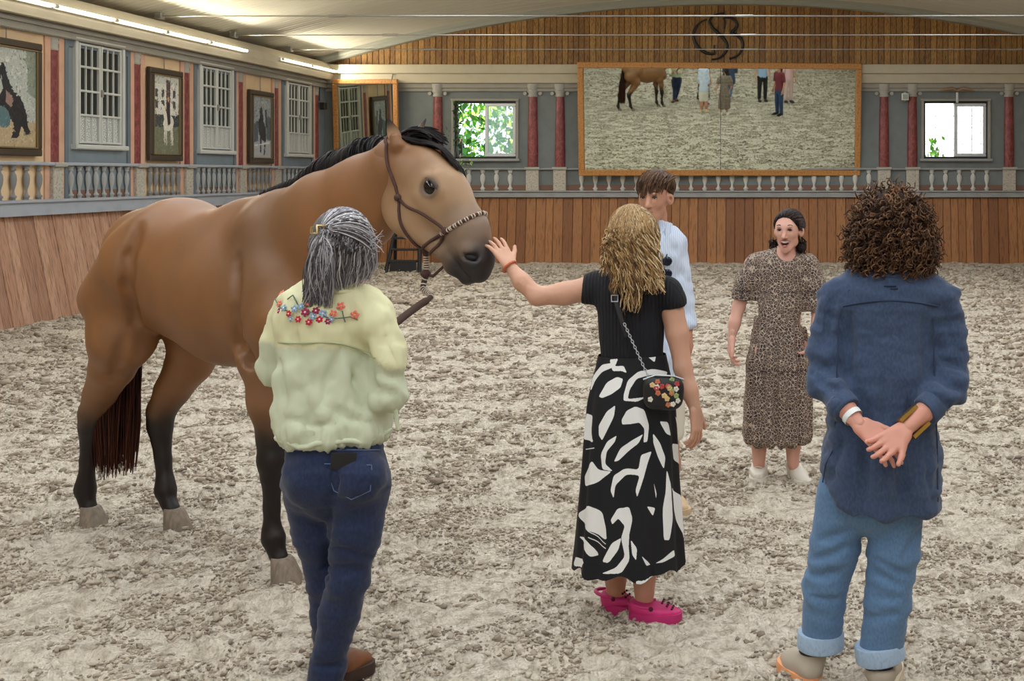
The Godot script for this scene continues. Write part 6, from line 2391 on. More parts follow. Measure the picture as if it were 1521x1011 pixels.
	hf.cone(hc - R * 0.05 - U * 0.03, hc + R * 0.055 - U * 0.03, 0.088, 0.088, 0.04)
	hf.cone(hc - R * 0.06 - U * 0.065, hc + R * 0.06 - U * 0.065, 0.05, 0.05, 0.03)
	var dk := lin(52, 38, 32)
	hf.net(hb, func(_q: Vector3) -> Color: return dk)
	ruffle(hb, 0.02, Vector3(30, 30, 30))
	var tones := [lin(70, 50, 40), lin(92, 66, 50), lin(56, 40, 34), lin(122, 90, 66), lin(150, 114, 84)]
	for i in 1900:
		var z := rng.randf_range(-0.92, 1.0)
		var a := rng.randf() * TAU
		var rr := sqrt(1 - z * z)
		var dir := Vector3(rr * cos(a), z, rr * sin(a))
		var q := hf.hit(hc + U * 0.01 + dir * 0.24, -dir, 0.24)
		if q.x > 1e9 : continue
		var n := dir
		var grow := (n * rng.randf_range(0.3, 0.9) - U * rng.randf_range(0.2, 1.1) + Vector3(rng.randfn(), rng.randfn(), rng.randfn()) * 0.35).normalized()
		var e1 := grow.cross(n).normalized()
		var e2 := grow.cross(e1)
		var cr := rng.randf_range(0.004, 0.009)
		var ln := rng.randf_range(0.035, 0.06)
		var turns := rng.randf_range(1.2, 2.4)
		var pts := PackedVector3Array()
		q -= n * 0.006
		for k in 13:
			var w := k / 12.0
			pts.append(q + grow * ln * w + (e1 * cos(w * turns * TAU) + e2 * sin(w * turns * TAU)) * cr * minf(1.0, w * 4.0))
		var edge := 1.0 - absf(n.dot(T))
		var tc: Color = tones[rng.randi() % (5 if z > 0.75 or rng.randf() < 0.3 else 4)]
		hb.strand(pts, 0.0031, 0.002, tc, tc.lerp(tones[3], 0.35))
	part("hair", hb.mesh(base), M.hair, t)

# ---------------------------------------------------------------- visitors seen only in the big mirror
func person_beside(x: float, d: float, label: String, top: Color, legs: Color, hair: Color, facing: float, tall: float) -> void:
	var base := Vector3(x, floor_h(x, -d), -d)
	var t := thing("person", base, label, "person")
	t.rotation.y = facing
	var sk := lin(204, 154, 132)
	var tint := func(_q: Vector3) -> Color: return sk
	var k := tall / 1.7
	var v := func(a: float, b: float, c: float) -> Vector3: return Vector3(a, b, c) * k
	var b := MB.new()
	var f := Field.new(v.call(-0.36, 0.0, -0.2), v.call(0.36, 1.6, 0.25), 0.016)
	f.cone(v.call(0, 1.28, 0), v.call(0, 0.98, 0), 0.11 * k, 0.11 * k, 0.03, Vector3.BACK, 1.3)
	f.chain([v.call(0, 1.38, 0), v.call(0, 1.52, 0.01)], [0.052 * k, 0.05 * k], 0.03)
	for s in [-1.0, 1.0]:
		f.chain([v.call(s * 0.17, 1.36, 0), v.call(s * 0.23, 1.08, -0.02), v.call(s * 0.24, 0.86, 0.05)], [0.045 * k, 0.036 * k, 0.024 * k], 0.02)
		f.chain([v.call(s * 0.09, 0.85, 0), v.call(s * 0.1, 0.46, 0.01), v.call(s * 0.1, 0.08, -0.02)], [0.08 * k, 0.052 * k, 0.035 * k], 0.03)
	f.net(b, tint)
	head(b, v.call(0, 1.575, 0.01), Vector3.BACK, Vector3.UP, k, tint, 0.009)
	for s in [-1.0, 1.0]: hand(b, v.call(s * 0.24, 0.86, 0.05), Vector3(0, -1, 0.1), Vector3(-s, 0, 0), Vector3(0, 0, 1), [0.4, 0.4, 0.5, 0.5], k, tint, 0.7, 0.4)
	part("body", b.mesh(), skin(sk), t)
	var sf := Field.new(v.call(-0.36, 0.7, -0.25), v.call(0.36, 1.55, 0.25), 0.015)
	sf.cone(v.call(0, 1.26, 0), v.call(0, 1.0, 0), 0.155 * k, 0.145 * k, 0.04, Vector3.BACK, 1.35)
	sf.cone(v.call(0, 1.0, 0), v.call(0, 0.86, 0), 0.145 * k, 0.165 * k, 0.04, Vector3.BACK, 1.3)
	sf.cone(v.call(-0.15, 1.36, 0), v.call(0.15, 1.36, 0), 0.06 * k, 0.06 * k, 0.05)
	for s in [-1.0, 1.0]: sf.chain([v.call(s * 0.17, 1.35, 0), v.call(s * 0.215, 1.14, -0.01)], [0.062 * k, 0.056 * k], 0.03)
	sf.cut(v.call(0, 1.44, 0), Vector3.UP, 0.2)
	sf.cut(v.call(0, 0.8, 0), Vector3.DOWN, 0.4)
	var sm := MB.new()
	sf.net(sm)
	ruffle(sm, 0.01, Vector3(9, 9, 9))
	part("shirt", sm.mesh(), mat(top, 0.85), t)
	var jf := Field.new(v.call(-0.26, 0.05, -0.22), v.call(0.26, 0.95, 0.22), 0.015)
	jf.cone(v.call(0, 0.9, 0), v.call(0, 0.84, 0), 0.14 * k, 0.155 * k, 0.04, Vector3.BACK, 1.25)
	for s in [-1.0, 1.0]: jf.chain([v.call(s * 0.085, 0.82, 0), v.call(s * 0.1, 0.46, 0.01), v.call(s * 0.1, 0.1, -0.02)], [0.095 * k, 0.07 * k, 0.058 * k], 0.02)
	jf.cut(v.call(0, 0.08, 0), Vector3.DOWN, 0.4)
	var jm := MB.new()
	jf.net(jm)
	part("trousers", jm.mesh(), mat(legs, 0.85), t)
	for s in [-1.0, 1.0]: shoe(t, Vector3.ZERO, v.call(s * 0.1, 0.0, -0.08), v.call(s * 0.12, 0.0, 0.19), v.call(s * 0.1, 0.09, -0.03), 0.042, M.black, M.black)
	var hb := MB.new()
	var hf := Field.new(v.call(-0.16, 1.3, -0.2), v.call(0.16, 1.8, 0.2), 0.011)
	hf.cone(v.call(0, 1.615, -0.03), v.call(0, 1.62, 0.015), 0.094 * k, 0.088 * k, 0.02)
	hf.cone(v.call(0, 1.56, -0.06), v.call(0, 1.44, -0.06), 0.07 * k, 0.05 * k, 0.02)
	hf.cut(v.call(0, 1.63, 0.08), Vector3(0, -0.5, 0.85), 0.14)
	hf.net(hb, func(_q: Vector3) -> Color: return hair)
	ruffle(hb, 0.008, Vector3(30, 12, 30))
	part("hair", hb.mesh(), M.hair, t)

func build_people() -> void:
	M.vertex = painted(0.5)
	M.hair = painted(0.62)
	M.hair.metallic_specular = 0.35
	var denim := func(sd: int, a: Color) -> StandardMaterial3D:
		var m := textured(noise_tex(sd, 0.03, [[0.0, a.darkened(0.14)], [0.45, a], [0.6, a.lightened(0.03)], [1.0, a.lightened(0.08)]], 5), Vector3(5.0, 3.0, 5.0), 0.88)
		m.rim_enabled = true
		m.rim = 0.25
		m.rim_tint = 0.6
		return m
	M.denim_dark = denim.call(500, Color8(22, 36, 70))
	M.denim_navy = denim.call(501, Color8(52, 70, 100))
	M.denim_mid = denim.call(502, Color8(88, 122, 160))
	M.denim_pale = denim.call(503, Color8(158, 182, 208))
	M.denim_seam = mat(Color8(44, 59, 86), 0.9)
	M.denim_stitch = mat(Color8(96, 112, 146), 0.9)
	M.black_knit = mat(Color8(20, 21, 28), 0.9)
	var rib := Image.create_empty(64, 8, false, Image.FORMAT_RGB8)
	for x in 64:
		var w := 0.5 + 0.5 * sin(x * TAU / 16.0)
		rib.fill_rect(Rect2i(x, 0, 1, 8), Color(w, w, w))
	M.black_knit.heightmap_enabled = true
	M.black_knit.heightmap_texture = ImageTexture.create_from_image(rib)
	M.black_knit.heightmap_scale = 0.4
	tri(M.black_knit, Vector3(18, 18, 18))
	var st := Image.create_empty(64, 8, false, Image.FORMAT_RGB8)
	st.fill(Color8(214, 224, 240))
	for x in 8: st.fill_rect(Rect2i(x * 8, 0, 3, 8), Color8(180, 198, 228))
	M.stripe = textured(ImageTexture.create_from_image(st), Vector3(13, 13, 13), 0.85)
	var lp := noise_tex(510, 0.045, [[0.0, Color8(196, 178, 160)], [0.11, Color8(186, 168, 148)], [0.15, Color8(52, 40, 42)], [0.42, Color8(44, 34, 38)], [0.5, Color8(120, 98, 86)], [1.0, Color8(140, 116, 100)]], 1, FastNoiseLite.TYPE_CELLULAR)
	lp.noise.fractal_type = FastNoiseLite.FRACTAL_NONE
	lp.noise.cellular_return_type = FastNoiseLite.RETURN_DISTANCE2_SUB
	lp.noise.cellular_jitter = 1.0
	M.leopard = textured(lp, Vector3.ONE * 2.3, 0.85)
	person_grey()
	person_blonde()
	person_man()
	person_laughing()
	person_curly()
	person_beside(1.77, 6.5, "person in burgundy top and blue jeans, seen only in the big mirror", Color8(112, 40, 52), Color8(44, 66, 104), lin(60, 44, 36), -2.2, 1.68)
	person_beside(1.48, 3.95, "person in light blue shirt and dark trousers, seen only in the big mirror", Color8(156, 186, 222), Color8(30, 30, 36), lin(50, 38, 32), 3.0, 1.75)
	person_beside(2.35, 4.3, "person in pale pink clothes, seen only in the big mirror", Color8(226, 186, 190), Color8(222, 190, 190), lin(110, 84, 60), 2.8, 1.64)

# ================================================================ horse
# body axes: x forward, y up, z to the horse's right; the head has axes of its own
var horse_x := Transform3D(Basis(Vector3.UP, -deg_to_rad(30.6)), Vector3(-2.102, 0.0, -4.993))

func hp(x: float, y: float, z: float) -> Vector3:
	return horse_x * Vector3(x, y, z)

func build_horse() -> void:
	var base := Vector3(-2.7, 0.0, -5.3)
	var t := thing("horse", base, "tall buckskin horse with black mane, tail and lower legs, wearing a rope halter", "horse")
	var X := horse_x.basis.x
	var Z := horse_x.basis.z
	var U := Vector3.UP
	# head frame
	var P := at(603, 207, 4.66)
	var A := (at(737, 396, 4.55) - P).normalized()
	var N := (U - A * A.dot(U)).normalized()
	var S := A.cross(N).normalized()
	var hd := func(a: float, h: float, w: float) -> Vector3: return P + A * a + N * h + S * w
	# ---- trunk, neck and legs
	var lo := Vector3(1e9, 0, 1e9)
	var hi := Vector3(-1e9, 0, -1e9)
	for q in [hp(-1.72, 0, -0.36), hp(-1.72, 0, 0.36), hp(0.8, 0, -0.36), hp(0.8, 0, 0.36)]:
		lo = lo.min(q); hi = hi.max(q)
	var f := Field.new(Vector3(lo.x, -0.01, lo.z), Vector3(hi.x + 0.1, 1.98, hi.z + 0.1), 0.0135)
	# barrel and back
	f.cone(hp(-0.06, 1.16, 0), hp(-0.42, 1.18, 0), 0.30, 0.315, 0.05, Z, 1.16)
	f.cone(hp(-0.42, 1.18, 0), hp(-0.82, 1.23, 0), 0.315, 0.275, 0.06, Z, 1.12)
	f.cone(hp(-0.34, 1.48, 0), hp(-0.08, 1.50, 0), 0.13, 0.15, 0.12, Z, 1.5)
	f.cone(hp(-0.3, 1.4, 0), hp(-0.86, 1.39, 0), 0.135, 0.165, 0.12)
	# croup and quarters
	f.cone(hp(-0.84, 1.375, 0), hp(-1.1, 1.35, 0), 0.235, 0.2, 0.08)
	for s in [-1.0, 1.0]:
		f.cone(hp(-0.92, 1.28, s * 0.14), hp(-1.17, 1.13, s * 0.13), 0.185, 0.15, 0.08)
		f.cone(hp(-0.84, 1.44, s * 0.16), hp(-0.92, 1.36, s * 0.17), 0.075, 0.1, 0.08)
	f.cone(hp(-1.1, 1.42, 0), hp(-1.27, 1.37, 0), 0.1, 0.06, 0.08)
	# chest and shoulders
	f.cone(hp(0.0, 1.18, 0), hp(0.1, 1.1, 0), 0.26, 0.19, 0.08, Z, 1.2)
	for s in [-1.0, 1.0]:
		f.cone(hp(-0.12, 1.46, s * 0.09), hp(0.11, 1.1, s * 0.145), 0.12, 0.11, 0.08, Z, 1.3)
		f.cone(hp(0.11, 1.1, s * 0.145), hp(-0.04, 0.94, s * 0.14), 0.105, 0.09, 0.06)
		f.ball(hp(0.17, 1.02, s * 0.085), 0.095, 0.06)
	# neck
	var nk := [hp(-0.04, 1.36, 0), hp(0.2, 1.49, 0), hp(0.43, 1.605, -0.005), P + A * 0.04 - N * 0.13 - U * 0.02]
	f.cone(nk[0], nk[1], 0.275, 0.235, 0.08, Z, 1.7)
	f.cone(nk[1], nk[2], 0.235, 0.19, 0.06, Z, 1.6)
	f.cone(nk[2], nk[3], 0.19, 0.125, 0.05, Z, 1.5)
	# legs: joints from the top, radius each
	var legs := {
		"rf": [[-0.02, 0.95, 0.14, 0.095], [-0.005, 0.75, 0.128, 0.075], [0.005, 0.6, 0.122, 0.057], [0.015, 0.5, 0.12, 0.062], [0.01, 0.43, 0.12, 0.046], [0.0, 0.3, 0.115, 0.036], [0.0, 0.2, 0.113, 0.04], [0.008, 0.165, 0.112, 0.05], [0.025, 0.12, 0.111, 0.036], [0.045, 0.085, 0.11, 0.04]],
		"lf": [[0.02, 0.95, -0.14, 0.095], [0.05, 0.75, -0.128, 0.075], [0.07, 0.6, -0.122, 0.057], [0.08, 0.5, -0.12, 0.062], [0.08, 0.43, -0.12, 0.046], [0.075, 0.3, -0.115, 0.036], [0.075, 0.2, -0.113, 0.04], [0.083, 0.165, -0.112, 0.05], [0.1, 0.12, -0.111, 0.036], [0.12, 0.085, -0.11, 0.04]],
		"rh": [[-1.06, 1.12, 0.14, 0.165], [-1.05, 0.95, 0.155, 0.14], [-1.16, 0.8, 0.14, 0.1], [-1.29, 0.66, 0.125, 0.074], [-1.37, 0.55, 0.12, 0.062], [-1.385, 0.48, 0.118, 0.057], [-1.415, 0.32, 0.115, 0.039], [-1.44, 0.21, 0.113, 0.042], [-1.448, 0.17, 0.112, 0.052], [-1.435, 0.12, 0.111, 0.038], [-1.42, 0.085, 0.11, 0.042]],
		"lh": [[-1.04, 1.12, -0.14, 0.165], [-0.92, 0.94, -0.15, 0.14], [-0.98, 0.8, -0.135, 0.108], [-1.08, 0.66, -0.11, 0.082], [-1.145, 0.55, -0.09, 0.066], [-1.15, 0.48, -0.088, 0.062], [-1.12, 0.32, -0.085, 0.04], [-1.1, 0.21, -0.083, 0.043], [-1.095, 0.17, -0.082, 0.052], [-1.07, 0.12, -0.081, 0.038], [-1.04, 0.085, -0.08, 0.042]]}
	for k in legs:
		var l: Array = legs[k]
		for i in l.size() - 1:
			f.cone(hp(l[i][0], l[i][1], l[i][2]), hp(l[i + 1][0], l[i + 1][1], l[i + 1][2]), l[i][3], l[i + 1][3], 0.05 if i < 2 else 0.02, Z if i > 3 else Vector3.ZERO, 1.12 if i > 3 else 1.0)
	for k in ["rh", "lh"]:
		var h: Array = legs[k][4]
		f.cone(hp(h[0] - 0.05, h[1] + 0.03, h[2]), hp(h[0] - 0.045, h[1] - 0.06, h[2]), 0.03, 0.03, 0.03)
	# flank fold in front of the near stifle
	crease(f, [[204, 335, 192, 385, 0.004], [190, 380, 188, 430, 0.01], [188, 425, 202, 476, 0.02], [352, 385, 348, 470, 0.008], [348, 465, 356, 515, 0.012], [356, 512, 378, 540, 0.01], [182, 505, 160, 590, 0.006]], 4.2, 0.05)
	var coat := lin(128, 88, 55)
	var warm := lin(138, 93, 54)
	var dun := lin(118, 86, 58)
	var black := lin(14, 12, 12)
	var smoke := lin(84, 62, 48)
	var inv := horse_x.affine_inverse()
	var btint := func(q: Vector3) -> Color:
		var w := inv * q
		var n := nz.get_noise_3d(q.x * 4, q.y * 4, q.z * 4)
		var c := coat.lerp(warm, clampf(0.5 + n, 0, 1))
		# smoky shoulder and withers, as the coat is marked
		var sm := clampf(1.0 - (Vector3(w.x + 0.05, w.y - 1.42, 0) / 0.3).length() + n * 0.35, 0, 1)
		c = c.lerp(smoke, 0.6 * sm)
		c = c.lerp(dun, 0.5 * clampf(1.0 - absf(w.x - 0.02) / 0.22 + n * 0.3, 0, 1))
		var fore := w.x > -0.5
		var edge := (0.6 if fore else 0.56) + n * 0.09
		return c.lerp(black, smoothstep(edge + 0.16, edge - 0.08, w.y))
	var hm := MB.new()
	f.net(hm, btint)
	# ---- head
	var hlo := P - Vector3(0.3, 0.75, 0.3)
	var hhi := P + Vector3(0.65, 0.25, 0.35)
	var g := Field.new(hlo, hhi, 0.0072)
	g.cone(hd.call(0.03, -0.08, 0), hd.call(0.16, -0.045, 0), 0.085, 0.12, 0.04, S, 1.3)
	g.cone(hd.call(0.16, -0.045, 0), hd.call(0.28, -0.025, 0), 0.12, 0.122, 0.04, S, 1.25)
	g.cone(hd.call(0.28, -0.025, 0), hd.call(0.46, -0.01, 0), 0.12, 0.088, 0.05, S, 1.3)
	g.cone(hd.call(0.46, -0.02, 0), hd.call(0.575, -0.048, 0), 0.088, 0.072, 0.04, S, 1.12)
	for s in [-1.0, 1.0]:
		g.ball(hd.call(0.235, -0.14, s * 0.045), 0.118, 0.04, S, 2.4)
		g.cone(hd.call(0.28, -0.18, s * 0.035), hd.call(0.5, -0.125, s * 0.022), 0.055, 0.036, 0.04)
		g.cone(hd.call(0.235, 0.04, s * 0.072), hd.call(0.28, 0.022, s * 0.078), 0.034, 0.032, 0.03)
		g.cone(hd.call(0.26, -0.045, s * 0.082), hd.call(0.42, -0.055, s * 0.05), 0.012, 0.01, 0.04)
		g.cone(hd.call(0.55, -0.035, s * 0.04), hd.call(0.59, -0.05, s * 0.043), 0.038, 0.035, 0.03)
	g.cone(hd.call(0.58, -0.05, 0), hd.call(0.625, -0.075, 0), 0.052, 0.042, 0.03)
	g.cone(hd.call(0.545, -0.12, 0), hd.call(0.605, -0.125, 0), 0.045, 0.036, 0.02)
	g.ball(hd.call(0.535, -0.145, 0), 0.04, 0.03)
	for s in [-1.0, 1.0]:
		g.cone(hd.call(0.585, -0.02, s * 0.066), hd.call(0.555, -0.05, s * 0.076), 0.016, 0.011, 0.012, Vector3.ZERO, 1.0, 1)
		g.ball(hd.call(0.26, 0.012, s * 0.116), 0.028, 0.012, Vector3.ZERO, 1.0, 1)
		# mouth line
		g.cone(hd.call(0.5, -0.105, s * 0.06), hd.call(0.63, -0.105, s * 0.03), 0.006, 0.006, 0.01, Vector3.ZERO, 1.0, 1)
	for s in [-1.0, 1.0]:
		var rt: Vector3 = hd.call(0.02, -0.015, s * 0.06)
		g.cone(rt, rt + ((at(576, 176, 4.60) if s > 0 else at(633, 176, 4.70)) - rt).normalized() * 0.03, 0.03, 0.022, 0.025)
	# join into the neck
	g.cone(hd.call(0.06, -0.12, 0), nk[3] + (nk[2] - nk[3]) * 0.12, 0.11, 0.11, 0.05, S, 1.45)
	var face := lin(164, 132, 100)
	var grey := lin(122, 104, 92)
	var dark := lin(44, 40, 42)
	var htint := func(q: Vector3) -> Color:
		var d := q - P
		var a := d.dot(A)
		var h := d.dot(N)
		var n := nz.get_noise_3d(q.x * 7, q.y * 7, q.z * 7)
		var c := coat.lerp(face, smoothstep(-0.02, 0.3, a + n * 0.05))
		c = c.lerp(grey, smoothstep(0.32, 0.48, a + n * 0.06 - maxf(0.0, -h - 0.1) * 0.8) * 0.8)
		c = c.lerp(dark, smoothstep(0.5, 0.62, a + n * 0.05 - h * 0.3))
		var e := d - A * 0.26 - N * 0.012
		e -= S * signf(e.dot(S)) * 0.1
		return c.lerp(lin(88, 74, 64), 0.75 * smoothstep(0.054, 0.036, e.length()))
	g.net(hm, htint)
	# ears: curled leaves
	part("body", hm.mesh(base), M.coat, t)
	for s in [-1.0, 1.0]:
		var ears := MB.new()
		var root: Vector3 = hd.call(0.015, -0.01, s * 0.062)
		var tip := at(576, 176, 4.60) if s > 0 else at(633, 176, 4.70)
		var ax: Vector3 = (tip - root)
		var L := ax.length()
		ax = ax.normalized()
		var open: Vector3 = (A * 0.25 + S * s * 0.8 + N * 0.4)
		open = (open - ax * open.dot(ax)).normalized()
		var side := ax.cross(open)
		var rings := []
		for i in 10:
			var w := i / 9.0
			var wd := 0.024 * sin(PI * pow(clampf(w * 0.92 + 0.08, 0, 1), 0.75)) * (1.0 - 0.1 * w) + 0.004
			if i == 0: wd = 0.024
			var ring := []
			for j in 14:
				var an := TAU * j / 14
				var depth := cos(an)
				var q := root + ax * L * w + side * sin(an) * wd - open * wd * 0.75 * depth
				# hollow front
				if depth < -0.2: q = root + ax * L * w + side * sin(an) * wd * 0.9 - open * wd * 0.25
				ring.append(q)
			rings.append(ring)
		var cols := []
		for i in 10: cols.append(lin(170, 132, 96).lerp(lin(40, 32, 30), smoothstep(0.35, 0.9, i / 9.0)))
		ears.loft(rings, false, true, Color.WHITE, cols)
		part("ear", ears.mesh(base), M.coat, t)
	# eyes and nostrils
	for s in [-1.0, 1.0]:
		var e := MB.new()
		e.ball(hd.call(0.26, 0.014, s * 0.088), Vector3(0.038, 0.029, 0.026), 14, Color.WHITE, Basis(A, N, S))
		part("eye", e.mesh(base), mat(Color8(18, 13, 12), 0.08), t)
		var li := MB.new()
		var pts := []
		for i in 9:
			var an := PI * (0.02 + 0.96 * i / 8.0)
			pts.append(hd.call(0.26 + 0.042 * cos(an), 0.012 + 0.03 * sin(an), s * (0.102 - 0.006 * absf(cos(an)))))
		li.tube(pts, [0.004, 0.008, 0.009, 0.0095, 0.0095, 0.0095, 0.009, 0.008, 0.004], 6)
		part("eyelid", li.mesh(base), mat(Color8(84, 70, 60), 0.6), t)
		var no := MB.new()
		no.ball(hd.call(0.572, -0.036, s * 0.062), Vector3(0.026, 0.013, 0.012), 10, Color.WHITE, Basis(A, N, S).rotated(S, 0.6 * s))
		part("nostril", no.mesh(base), mat(Color8(10, 9, 10), 0.7), t)
	# hooves
	for k in legs:
		var l: Array = legs[k]
		var e: Array = l[l.size() - 1]
		var toe := 0.035
		var c := MB.new()
		var rings := []
		for q in [[0.095, 0.043, 0.0], [0.085, 0.049, 0.005], [0.03, 0.062, 0.026], [-0.005, 0.066, 0.034]]:
			var ring := []
			for j in 18:
				var an := -TAU * j / 18
				var rr: float = q[1] * (1.0 + 0.12 * cos(an))
				ring.append(hp(e[0] + q[2] + 0.01 + cos(an) * rr, q[0], e[2] + sin(an) * rr * 0.95))
			rings.append(ring)
		c.loft(rings)
		part("hoof", c.mesh(base), M.hoof, t)
	# ---- mane, forelock, tail
	var tonesb := [lin(18, 15, 16), lin(28, 23, 23), lin(40, 32, 30), lin(22, 18, 18)]
	var crest := []
	for i in 41:
		var w := i / 40.0
		# centre line of the neck, lifted to the crest by the field itself
		var c: Vector3
		if w < 0.35: c = hp(-0.2, 1.5, 0).lerp(nk[1], w / 0.35)
		elif w < 0.7: c = nk[1].lerp(nk[2], (w - 0.35) / 0.35)
		else: c = nk[2].lerp(P, (w - 0.7) / 0.3)
		var up := (N * w + U * (1.2 - w)).normalized() if w > 0.6 else U
		var h := f.hit(c + up * 0.42, -up, 0.5)
		if w > 0.8:
			var h2 := g.hit(c + up * 0.42, -up, 0.5)
			if h2.x < 1e9 and (h.x > 1e9 or h2.y > h.y): h = h2
		if h.x < 1e9: crest.append([h, up, w])
	var mm := MB.new()
	for i in 2200:
		var k := rng.randf() * (crest.size() - 1.01)
		var c0: Array = crest[int(k)]
		var c1: Array = crest[int(k) + 1]
		var q: Vector3 = c0[0].lerp(c1[0], k - int(k))
		var up: Vector3 = c0[1]
		var w: float = c0[2]
		var along: Vector3 = (c1[0] - c0[0]).normalized()
		var side := along.cross(up).normalized()
		if side.dot(Z) > 0: side = -side
		var ln := lerpf(0.04, 0.125, smoothstep(0.02, 0.4, w)) * rng.randf_range(0.8, 1.15)
		var off := rng.randf_range(-0.035, 0.03)
		q += side * off - up * (0.012 + off * off * 4.0)
		var pts := PackedVector3Array()
		var ph := rng.randfn() * 0.15
		for j in 7:
			var v := j / 6.0
			pts.append(q + up * ln * sin(v * 1.6) * 0.72 + side * ln * (1.0 - cos(v * 1.7)) * 0.7 + along * ln * (-0.25 + ph) * v)
		var tc: Color = tonesb[rng.randi() % 4]
		mm.strand(pts, 0.0055, 0.0022, tc, tc)
	part("mane", mm.mesh(base), M.horse_hair, t)
	var fm := MB.new()
	for i in 240:
		var q: Vector3 = hd.call(rng.randf_range(-0.02, 0.05), 0.0, rng.randf_range(-0.05, 0.035))
		var h := g.hit(q + N * 0.2, -N, 0.3)
		if h.x > 1e9: continue
		var e: Vector3 = hd.call(rng.randf_range(0.16, 0.27), 0.2, rng.randf_range(-0.075, 0.01))
		var he := g.hit(e, -N, 0.35)
		if he.x > 1e9: continue
		var pts := PackedVector3Array()
		for j in 8:
			var v := j / 7.0
			var m := h.lerp(he, v)
			var o := g.hit(m + N * 0.15, -N, 0.3)
			pts.append((o if o.x < 1e9 else m) + N * (0.006 + 0.02 * sin(PI * v)) + S * 0.004 * sin(v * 5.0 + i))
		var tc: Color = tonesb[rng.randi() % 4]
		fm.strand(pts, 0.0048, 0.0012, tc, tc)
	part("forelock", fm.mesh(base), M.horse_hair, t)
	var tm := MB.new()
	for i in 420:
		var a := rng.randf() * TAU
		var rr := sqrt(rng.randf())
		var o := Vector3(cos(a), 0, sin(a)) * rr
		var ln := rng.randf_range(0.82, 1.0)
		var pts := PackedVector3Array()
		for j in 10:
			var v := j / 9.0
			var wd := 0.035 + 0.075 * smoothstep(0.05, 0.6, v) - 0.015 * smoothstep(0.8, 1.0, v)
			var y := 1.36 - 1.13 * v * ln
			var x := -1.30 - 0.06 * sin(v * 1.6) + 0.03 * v * v
			pts.append(hp(x, y, 0.0 + 0.035 * v) + o * wd + Vector3(0.006 * sin(v * 9.0 + i), 0, 0))
		var tc: Color = tonesb[rng.randi() % 4]
		tm.strand(pts, 0.005, 0.0018, tc, tc.lerp(lin(104, 56, 40), 0.6 if rng.randf() < 0.75 else 0.1))
	part("tail", tm.mesh(base), M.horse_hair, t)
	build_halter(g, f, hd, A, N, S)

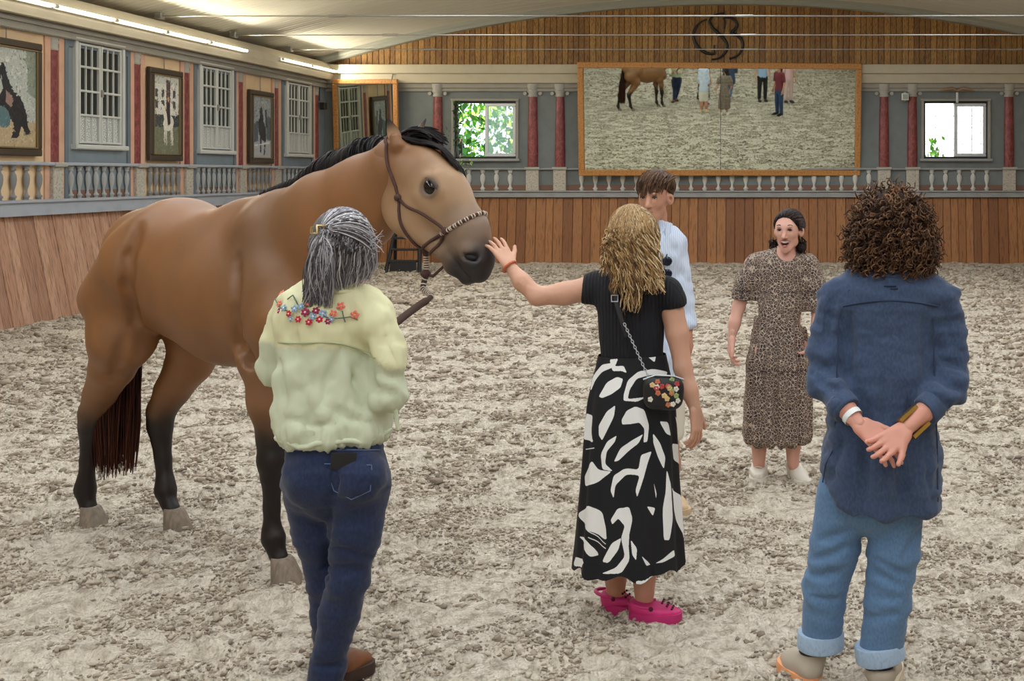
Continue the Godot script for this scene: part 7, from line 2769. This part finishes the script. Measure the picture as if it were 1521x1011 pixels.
# rope halter: bands are wrapped round the head, knots and lead rope hang from it
func build_halter(g: Field, f: Field, hd: Callable, A: Vector3, N: Vector3, S: Vector3) -> void:
	var o: Vector3 = hd.call(0.3, -0.05, 0.1)
	var t := thing("rope_halter", o, "brown rope halter with pale wrapped noseband on the horse's head", "halter")
	var U := Vector3.UP
	var rope := mat(Color8(78, 52, 46), 0.85)
	var pale := mat(Color8(206, 192, 176), 0.85)
	var onto := func(q: Vector3) -> Vector3:
		# nearest way out of the head from q
		for i in 40:
			var s := minf(g.sample(q), f.sample(q))
			if absf(s - 0.005) < 0.001: break
			var gr := g.grad(q) if g.sample(q) < f.sample(q) else f.grad(q)
			q += gr * clampf(0.005 - s, -0.02, 0.02)
		return q
	var ring := func(a: float, mid: float, lean: float) -> Array:
		var pts := []
		for i in 33:
			var w := TAU * i / 32
			var dir := N * cos(w) + S * sin(w)
			var c: Vector3 = hd.call(a + lean * cos(w), mid, 0)
			var h := g.hit(c + dir * 0.2, -dir, 0.2)
			if h.x < 1e9: pts.append(h + dir * 0.004)
		return pts
	var nose: Array = ring.call(0.43, -0.06, 0.02)
	var nm := MB.new()
	nm.tube(nose, [0.0075], 7)
	part("noseband", nm.mesh(o), rope, t)
	for i in nose.size():
		# the top half is whipped with pale cord
		if i < 9 or i > 23:
			for k in 3:
				var q: Vector3 = nose[i].lerp(nose[(i + 1) % nose.size()], k / 3.0)
				var dir: Vector3 = (nose[(i + 1) % nose.size()] - nose[i]).normalized()
				if dir.length() < 0.5 or k == 1: continue
				var wm := MB.new()
				wm.tube([q - dir * 0.0022, q + dir * 0.0022], [0.0098], 8)
				part("whipping", wm.mesh(o), pale, t)
	var path := func(called: String, pts: Array, r: float, m: Material) -> Array:
		var c := Curve3D.new(); c.bake_interval = 0.01
		for q in pts: c.add_point(q)
		for i in range(1, pts.size() - 1):
			var tg: Vector3 = (pts[i + 1] - pts[i - 1]) * 0.18
			c.set_point_in(i, -tg); c.set_point_out(i, tg)
		var out := []
		for i in 25: out.append(onto.call(c.sample_baked(c.get_baked_length() * i / 24.0)))
		var mb := MB.new()
		mb.tube(out, [r], 7)
		part(called, mb.mesh(o), m, t)
		return out
	for s in [1.0, -1.0]:
		path.call("cheek_piece", [hd.call(0.42, -0.05, s * 0.09), hd.call(0.34, -0.08, s * 0.11), hd.call(0.26, -0.115, s * 0.12), hd.call(0.2, -0.13, s * 0.12)], 0.0062, rope)
		path.call("crown_piece", [hd.call(0.2, -0.13, s * 0.12), hd.call(0.1, -0.1, s * 0.12), hd.call(0.0, -0.07, s * 0.11), hd.call(-0.07, -0.05, s * 0.07), hd.call(-0.085, -0.02, 0.0)], 0.0062, rope)
		path.call("throat_piece", [hd.call(0.2, -0.13, s * 0.12), hd.call(0.29, -0.18, s * 0.11), hd.call(0.37, -0.205, s * 0.07), hd.call(0.415, -0.215, s * 0.01)], 0.0062, rope)
		path.call("chin_piece", [hd.call(0.43, -0.06, s * 0.1), hd.call(0.45, -0.12, s * 0.08), hd.call(0.44, -0.18, s * 0.03)], 0.0058, rope)
		for q in [hd.call(0.43, -0.05, s * 0.09), hd.call(0.2, -0.13, s * 0.11)]:
			var km := MB.new()
			km.ball(onto.call(q), Vector3.ONE * 0.016, 10)
			part("knot", km.mesh(o), rope, t)
	var k0: Vector3 = onto.call(hd.call(0.415, -0.24, 0.0)) - U * 0.012
	for q in [[k0, 0.02], [k0 - U * 0.09 + Vector3(-0.002, 0, 0.0), 0.022]]:
		var km := MB.new()
		km.ball(q[0], Vector3(q[1], q[1] * 0.8, q[1]), 10)
		part("fiador_knot", km.mesh(o), rope, t)
	var dm := MB.new()
	dm.tube([k0, k0 - U * 0.09], [0.009], 7)
	part("drop", dm.mesh(o), rope, t)
	for i in 7:
		var wm := MB.new()
		var q := k0 - U * (0.02 + 0.0095 * i)
		wm.tube([q, q - U * 0.0048], [0.0115], 8)
		part("drop_whipping", wm.mesh(o), pale, t)
	# lead rope to the hands of the grey-haired woman
	var l0 := k0 - U * 0.1
	var lead := thing("lead_rope", l0, "dark lead rope running from the halter down to the grey-haired person", "rope")
	var pts := [l0, l0 + Vector3(-0.01, -0.05, 0.01), at(640, 440, 4.5), at(620, 455, 4.42), at(595, 474, 4.3), at(575, 492, 4.2), at(552, 525, 4.1), at(543, 548, 4.02)]
	var c := Curve3D.new(); c.bake_interval = 0.01
	for q in pts: c.add_point(q)
	for i in range(1, pts.size() - 1):
		var tg: Vector3 = (pts[i + 1] - pts[i - 1]) * 0.18
		c.set_point_in(i, -tg); c.set_point_out(i, tg)
	var full := []
	var rad := []
	for i in 61:
		full.append(c.sample_baked(c.get_baked_length() * i / 60.0) - l0)
		rad.append(0.011 if i < 20 else 0.015)
	var lm := MB.new()
	lm.tube(full, rad, 8)
	part("rope", lm.mesh(), mat(Color8(72, 54, 46), 0.85), lead)
	for i in 9:
		var q: Vector3 = full[1 + i * 2]
		var d: Vector3 = (full[2 + i * 2] - q).normalized()
		var wm := MB.new()
		wm.tube([q - d * 0.0022, q + d * 0.0022], [0.0135], 8)
		part("pale_turn", wm.mesh(), pale, lead)
	var tail := MB.new()
	tail.tube([Vector3(0, 0.01, 0), Vector3(0.03, 0.0, 0.01), Vector3(0.075, 0.04, 0.02), Vector3(0.1, 0.065, 0.02)], [0.008, 0.007, 0.006, 0.006], 6)
	part("loop", tail.mesh(), mat(Color8(72, 54, 46), 0.85), lead)
